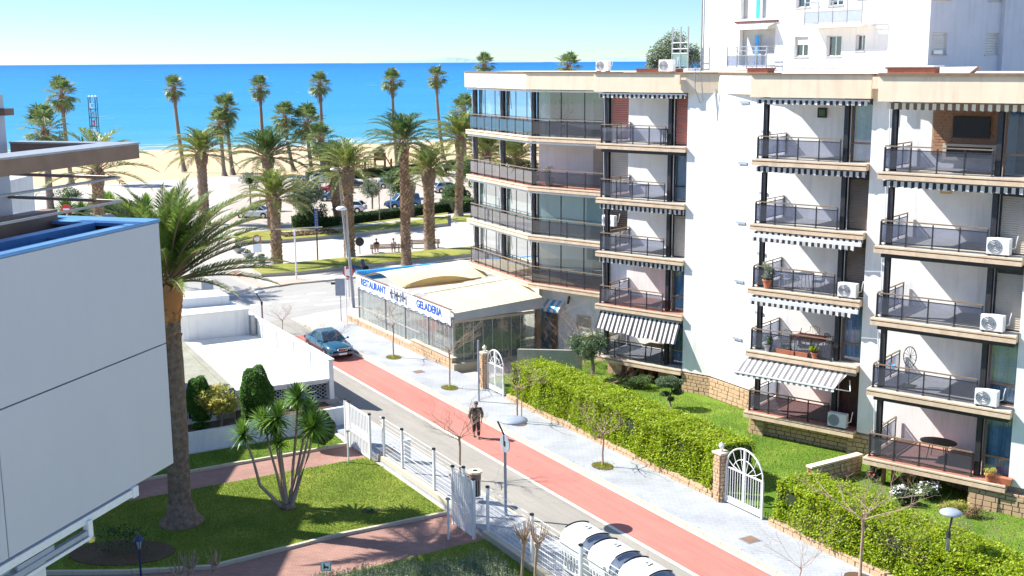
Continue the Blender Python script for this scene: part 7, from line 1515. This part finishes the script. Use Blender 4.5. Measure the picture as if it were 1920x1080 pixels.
pole((183, 398), (180, 300), 'pale slender lamp pole rising beside the handrails', .07, 'shutterbeige')
# garden lantern, small sign
b_ = G(265, 1090, .06); t = thing('garden_lantern', 'small dark blue garden lantern on the shaded lawn', 'lantern', (*b_, .06)); hz = zat(263, 1012, b_)
MB().tube([(0, 0, 0), (0, 0, hz - .4)], [.045, .03], 8).obj('post', 'scooter', t); MB().lathe([(.06, 0), (.13, .32)], 6, (0, 0, hz - .38)).obj('lantern_glass', 'lampglass', t); MB().lathe([(.2, 0), (.1, .12), (.02, .2)], 6, (0, 0, hz - .06)).obj('cap', 'scooter', t)
for k in range(6): a = k * 1.047; MB().beam((.06 * math.cos(a), .06 * math.sin(a), hz - .38), (.14 * math.cos(a), .14 * math.sin(a), hz - .05), .02).obj('frame_bar', 'scooter', t)
b_ = G(612, 1092, .06); t = thing('garden_sign', 'small square notice with a dark pictogram on a stick at the bottom edge', 'sign', (*b_, .06), rad(10)); MB().tube([(0, 0, 0), (0, 0, .45)], .012, 5).obj('stick', 'whitemetal', t); pl = MB().box(-.18, .18, -.015, 0, .42, .76).obj('board', 'lampglass', t); MB().box(-.15, .15, -.02, -.015, .45, .73).obj('face', 'signwhite', pl)
MB().box(-.08, -.03, -.026, -.021, .50, .66).box(-.03, .05, -.026, -.021, .54, .60).box(.05, .09, -.026, -.021, .50, .58).lathe([(.001, 0), (.03, .02), (.001, .05)], 8, (-.055, -.022, .66), sy=.2).obj('pictogram', 'black', pl)
# manhole covers, gully
for k, (u, v, lab) in enumerate(((785, 697, 'square metal cover in the pavement by the restaurant'), (1406, 1012, 'square brown cover in the pavement by the near gate'), (730, 845, 'square cover behind the wire fence'))):
    b_ = G(u, v, SW); t = thing('manhole_cover', lab, 'manhole cover', (*b_, SW), RZS); MB().box(-.32, .32, -.3, .3, .002, .012).obj('frame', 'greymetal', t); MB().box(-.27, .27, -.25, .25, .012, .018).obj('plate', 'brown', t)
# planter bowls
for k, (u, v) in enumerate(((489, 492), (466, 483), (449, 474))):
    t = thing('planter_bowl', ['dark planter bowl nearest the grass island', 'dark planter bowl in the middle of the three', 'dark planter bowl half hidden by the palm fronds'][k], 'planter', (*G(u, v), 0), 0, 'round planter bowls'); MB().lathe([(.25, 0), (.4, .1), (.62, .42), (.66, .5), (.58, .5), (.55, .44)], 18).obj('bowl', 'greymetal', t, smooth=True); P = blobpts(260, (0, 0, .6), (.45, .45, .2)); leaves('foliage', P, .07, 'leafmid', t, kind='stuff')
# benches and the two people sitting
def bench(u, v, rz, label, L_=2.9):
    t = thing('park_bench', label, 'bench', (*G(u, v), 0), rz, 'wooden benches on the promenade')
    for x in (-L_ / 2 + .2, L_ / 2 - .2): MB().box(x - .05, x + .05, -.25, .25, 0, .42).box(x - .04, x + .04, -.3, -.24, .42, .9).obj('leg', 'darkmetal', t)
    sm = MB().box(-L_ / 2, L_ / 2, -.045, .045, 0, .04).mesh('slat', 'brown')
    for y in (-.18, -.06, .06, .18): link(sm, 'slat', t, (0, y, .42))
    for z in (.55, .68, .81): q = link(sm, 'slat', t, (0, -.27, z)); q.rotation_euler = (rad(90), 0, 0)
    return t
bench(723, 474, .12, 'dark wooden bench with two people sitting on it'); bench(797, 465, .12, 'empty dark bench behind the right palm trunk'); 

# ================================================================== PEOPLE
def skin(nm, J, E_, m_, parent, sub=1):
    """J: list of (x,y,z,r); E_: edges"""
    me = bpy.data.meshes.new(nm); me.from_pydata([j[:3] for j in J], E_, []); o = link(me, nm, parent); me.materials.append(MT[m_])
    md = o.modifiers.new('skin', 'SKIN'); md.use_smooth_shade = True; sv = me.skin_vertices[0].data
    for i, j in enumerate(J):
        r_ = j[3]; sv[i].radius = (r_, r_) if not isinstance(r_, tuple) else r_
        sv[i].use_root = (i == 0)
    s_ = o.modifiers.new('sub', 'SUBSURF'); s_.levels = sub; s_.render_levels = sub
    return o
def human(label, loc, rz, sit=False, top='camo', legs='trousers', hairm='black', cap=True, z=0., carry=False):
    p = thing('person', label, 'person', (*loc, z), rz)   # faces local -y
    if not sit:
        # pelvis root, spine, neck, head; walking stride, left leg forward
        J = [(0, 0, .95, .13), (0, 0, 1.15, .13), (0, -.01, 1.38, .15), (0, -.01, 1.50, .06), (0, -.02, 1.58, .07), (0, -.03, 1.66, .095), (0, -.02, 1.73, .08),
             (.20, 0, 1.42, .06), (.27, .06, 1.16, .048), (.27, -.02, .93, .036), (.265, -.05, .84, .035), (-.20, 0, 1.42, .06), (-.26, .02, 1.16, .048), (-.28, -.10, .94, .036), (-.275, -.14, .86, .035),
             (.10, 0, .88, .10), (.10, -.10, .50, .065), (.10, -.16, .10, .045), (.10, -.28, .04, .04), (-.10, 0, .88, .10), (-.09, .04, .50, .065), (-.08, .20, .14, .045), (-.08, .12, .05, .04)]
        E_ = [(0, 1), (1, 2), (2, 3), (3, 4), (4, 5), (5, 6), (2, 7), (7, 8), (8, 9), (9, 10), (2, 11), (11, 12), (12, 13), (13, 14), (0, 15), (15, 16), (16, 17), (17, 18), (0, 19), (19, 20), (20, 21), (21, 22)]
        jk = [(0, 0, .86, .20), (0, 0, 1.12, .205), (0, -.01, 1.38, .20), (0, -.01, 1.47, .09), (.22, 0, 1.42, .10), (.30, .06, 1.16, .088), (.285, -.01, .96, .065), (-.22, 0, 1.42, .10), (-.29, .02, 1.16, .088), (-.295, -.09, .97, .065)]
        jE = [(0, 1), (1, 2), (2, 3), (2, 4), (4, 5), (5, 6), (2, 7), (7, 8), (8, 9)]
        tr = [(0, 0, .94, .15), (.10, 0, .88, .115), (.10, -.10, .50, .10), (.10, -.155, .13, .075), (-.10, 0, .88, .12), (-.09, .04, .50, .10), (-.08, .19, .17, .062)]; tE = [(0, 1), (1, 2), (2, 3), (0, 4), (4, 5), (5, 6)]
        shoes = [((.10, -.15, .05), (.10, -.31, .035)), ((-.08, .22, .09), (-.08, .08, .04))]; hands = [(10, (.265, -.05, .84)), (14, (-.275, -.14, .86))]; hz = 1.66; hy = -.03
    else:
        J = [(0, 0, .50, .13), (0, .03, .72, .13), (0, .04, .95, .14), (0, .03, 1.07, .055), (0, .01, 1.15, .065), (0, 0, 1.23, .09), (0, 0, 1.30, .075), (.19, .03, .98, .055), (.25, .0, .72, .045), (.14, -.22, .62, .035), (.10, -.28, .61, .033), (-.19, .03, .98, .055), (-.25, 0, .72, .045), (-.14, -.22, .62, .035), (-.10, -.28, .61, .033), (.11, -.05, .50, .095), (.13, -.44, .50, .065), (.13, -.46, .10, .045), (.13, -.58, .04, .04), (-.11, -.05, .50, .095), (-.13, -.44, .50, .065), (-.13, -.46, .10, .045), (-.13, -.58, .04, .04)]
        E_ = [(0, 1), (1, 2), (2, 3), (3, 4), (4, 5), (5, 6), (2, 7), (7, 8), (8, 9), (9, 10), (2, 11), (11, 12), (12, 13), (13, 14), (0, 15), (15, 16), (16, 17), (17, 18), (0, 19), (19, 20), (20, 21), (21, 22)]
        jk = [(0, .01, .50, .155), (0, .03, .72, .15), (0, .04, .95, .16), (0, .03, 1.05, .08), (.2, .03, .98, .075), (.26, 0, .72, .062), (.15, -.2, .62, .05), (-.2, .03, .98, .075), (-.26, 0, .72, .062), (-.15, -.2, .62, .05)]; jE = [(0, 1), (1, 2), (2, 3), (2, 4), (4, 5), (5, 6), (2, 7), (7, 8), (8, 9)]
        tr = [(0, 0, .50, .14), (.11, -.05, .50, .11), (.13, -.44, .50, .08), (.13, -.46, .13, .06), (-.11, -.05, .50, .11), (-.13, -.44, .50, .08), (-.13, -.46, .13, .06)]; tE = [(0, 1), (1, 2), (2, 3), (0, 4), (4, 5), (5, 6)]
        shoes = [((.13, -.45, .05), (.13, -.6, .035)), ((-.13, -.45, .05), (-.13, -.6, .035))]; hands = [(10, (.10, -.28, .61)), (14, (-.10, -.28, .61))]; hz = 1.23; hy = 0
    # fingers and thumb, grown from the palms
    for hi, (hx, hy_, hz_) in hands:
        dn = Vector((0, -.2, -1)).normalized() if not sit else Vector((0, -1, -.2)).normalized(); sd = 1 if hx > 0 else -1
        o0 = len(J); J.append((hx, hy_ + dn.y * .05, hz_ + dn.z * .05, .030)); E_.append((hi, o0))
        for q in range(4):
            off = (q - 1.5) * .019; l_ = (.055, .065, .06, .045)[q]; n0 = len(J); ox, oy = (0, off) if not sit else (off, 0)
            J.append((hx + ox, hy_ + oy + dn.y * .09, hz_ + dn.z * .09, .009)); J.append((hx + ox - sd * .012, hy_ + oy + dn.y * (.09 + l_), hz_ + dn.z * (.09 + l_), .007)); E_ += [(o0, n0), (n0, n0 + 1)]
        n0 = len(J); J.append((hx - sd * .03, hy_ - .03, hz_ - .05, .010)); J.append((hx - sd * .035, hy_ - .045, hz_ - .085, .008)); E_ += [(hi, n0), (n0, n0 + 1)]
    body = skin('body', J, E_, 'skin', p, 1)
    skin('jacket', jk, jE, top, p, 2); skin('trousers', tr, tE, legs, p, 2)
    for a, b_ in shoes: MB().tube([a, ((a[0] + b_[0]) / 2, (a[1] + b_[1]) / 2, .05), b_], [.055, .055, .035], 8).obj('shoe', 'black', p, smooth=True)
    MB().lathe([(.098, 0), (.108, .03), (.10, .09), (.06, .125), (.001, .135)], 14, (0, hy + .01, hz + .015), sy=1.1).obj('cap' if cap else 'hair', 'camo' if cap else hairm, p, smooth=True)
    if cap: MB().box(-.07, .07, hy - .19, hy - .08, hz + .02, hz + .035).obj('cap_peak', 'camo', p)
    MB().lathe([(.001, -.02), (.014, -.01), (.018, .01), (.001, .03)], 8, (0, hy - .105, hz - .005)).obj('nose', 'skin', p)
    for x in (-.033, .033): MB().lathe([(.001, -.012), (.016, 0), (.001, .012)], 8, (x, hy - .088, hz + .012)).obj('eye', 'black', p)
    MB().box(-.025, .025, hy - .097, hy - .085, hz - .045, hz - .036).obj('mouth', 'doorred', p)
    for x in (-.095, .095): MB().lathe([(.001, -.03), (.016, 0), (.001, .03)], 8, (x, hy + .01, hz), sx=.5).obj('ear', 'skin', p)
    return p
hp = G(893, 821); human('man in a dark patterned jacket and cap walking towards the camera on the red lane', hp, rad(8), z=.01)
bp = Vector(G(723, 474)); human('person in dark clothes sitting at the left end of the promenade bench', (bp.x - .85, bp.y + .05), rad(187), sit=True, top='trousers', cap=False); human('person in a white top sitting at the right end of the promenade bench', (bp.x + .75, bp.y + .1), rad(187), sit=True, top='white2', cap=False)
# ================================================================== PLAYGROUND on the beach
b_ = G(692, 326); t = thing('playground_frame', 'wooden playground tower with a red-brown house and a ramp on the sand', 'playground', (*b_, 0))
for x in (-2.6, -.6, 1.0, 2.6, 3.6):
    for y in (-.8, .8): MB().box(x - .08, x + .08, y - .08, y + .08, 0, 3.4 if x in (1.0, 2.6) else 2.4).obj('post', 'wood', t)
MB().box(1.0, 2.6, -.8, .8, 1.2, 1.3).obj('platform', 'wood', t); MB().box(1.0, 2.6, -.85, -.8, 2.2, 3.6).box(1.0, 2.6, -.85, -.8, 0, 1.1).obj('wall_panel', 'wood', t); MB().hexa([(.9, -.9, 3.6), (2.7, -.9, 3.6), (2.7, .9, 3.6), (.9, .9, 3.6), (1.7, -.9, 4.3), (1.9, -.9, 4.3), (1.9, .9, 4.3), (1.7, .9, 4.3)]).obj('roof', 'doorred', t)
MB().beam((2.6, 0, 3.0), (4.2, 0, .1), .9, .08).obj('ramp', 'wood', t); MB().beam((-2.6, 0, 2.3), (1, 0, 2.3), .12).beam((-2.6, -.8, 1.0), (1, -.8, 1.0), .1).obj('beam', 'wood', t)
for i in range(7): MB().box(-2.3 + i * .45, -2.2 + i * .45, -.84, -.78, 1.0, 2.3).obj('slat', 'wood', t)
# faint vehicle tracks in the sand are part of the sand material
t = thing('bench_frame', 'pale bench frame on the promenade behind the handrails', 'bench', (*G(75, 368), 0)); MB().box(-2, 2, -.3, .3, .42, .5).obj('seat', 'shutterbeige', t)
for x in (-1.8, 1.8): MB().box(x - .08, x + .08, -.25, .25, 0, .42).obj('leg', 'concrete', t)
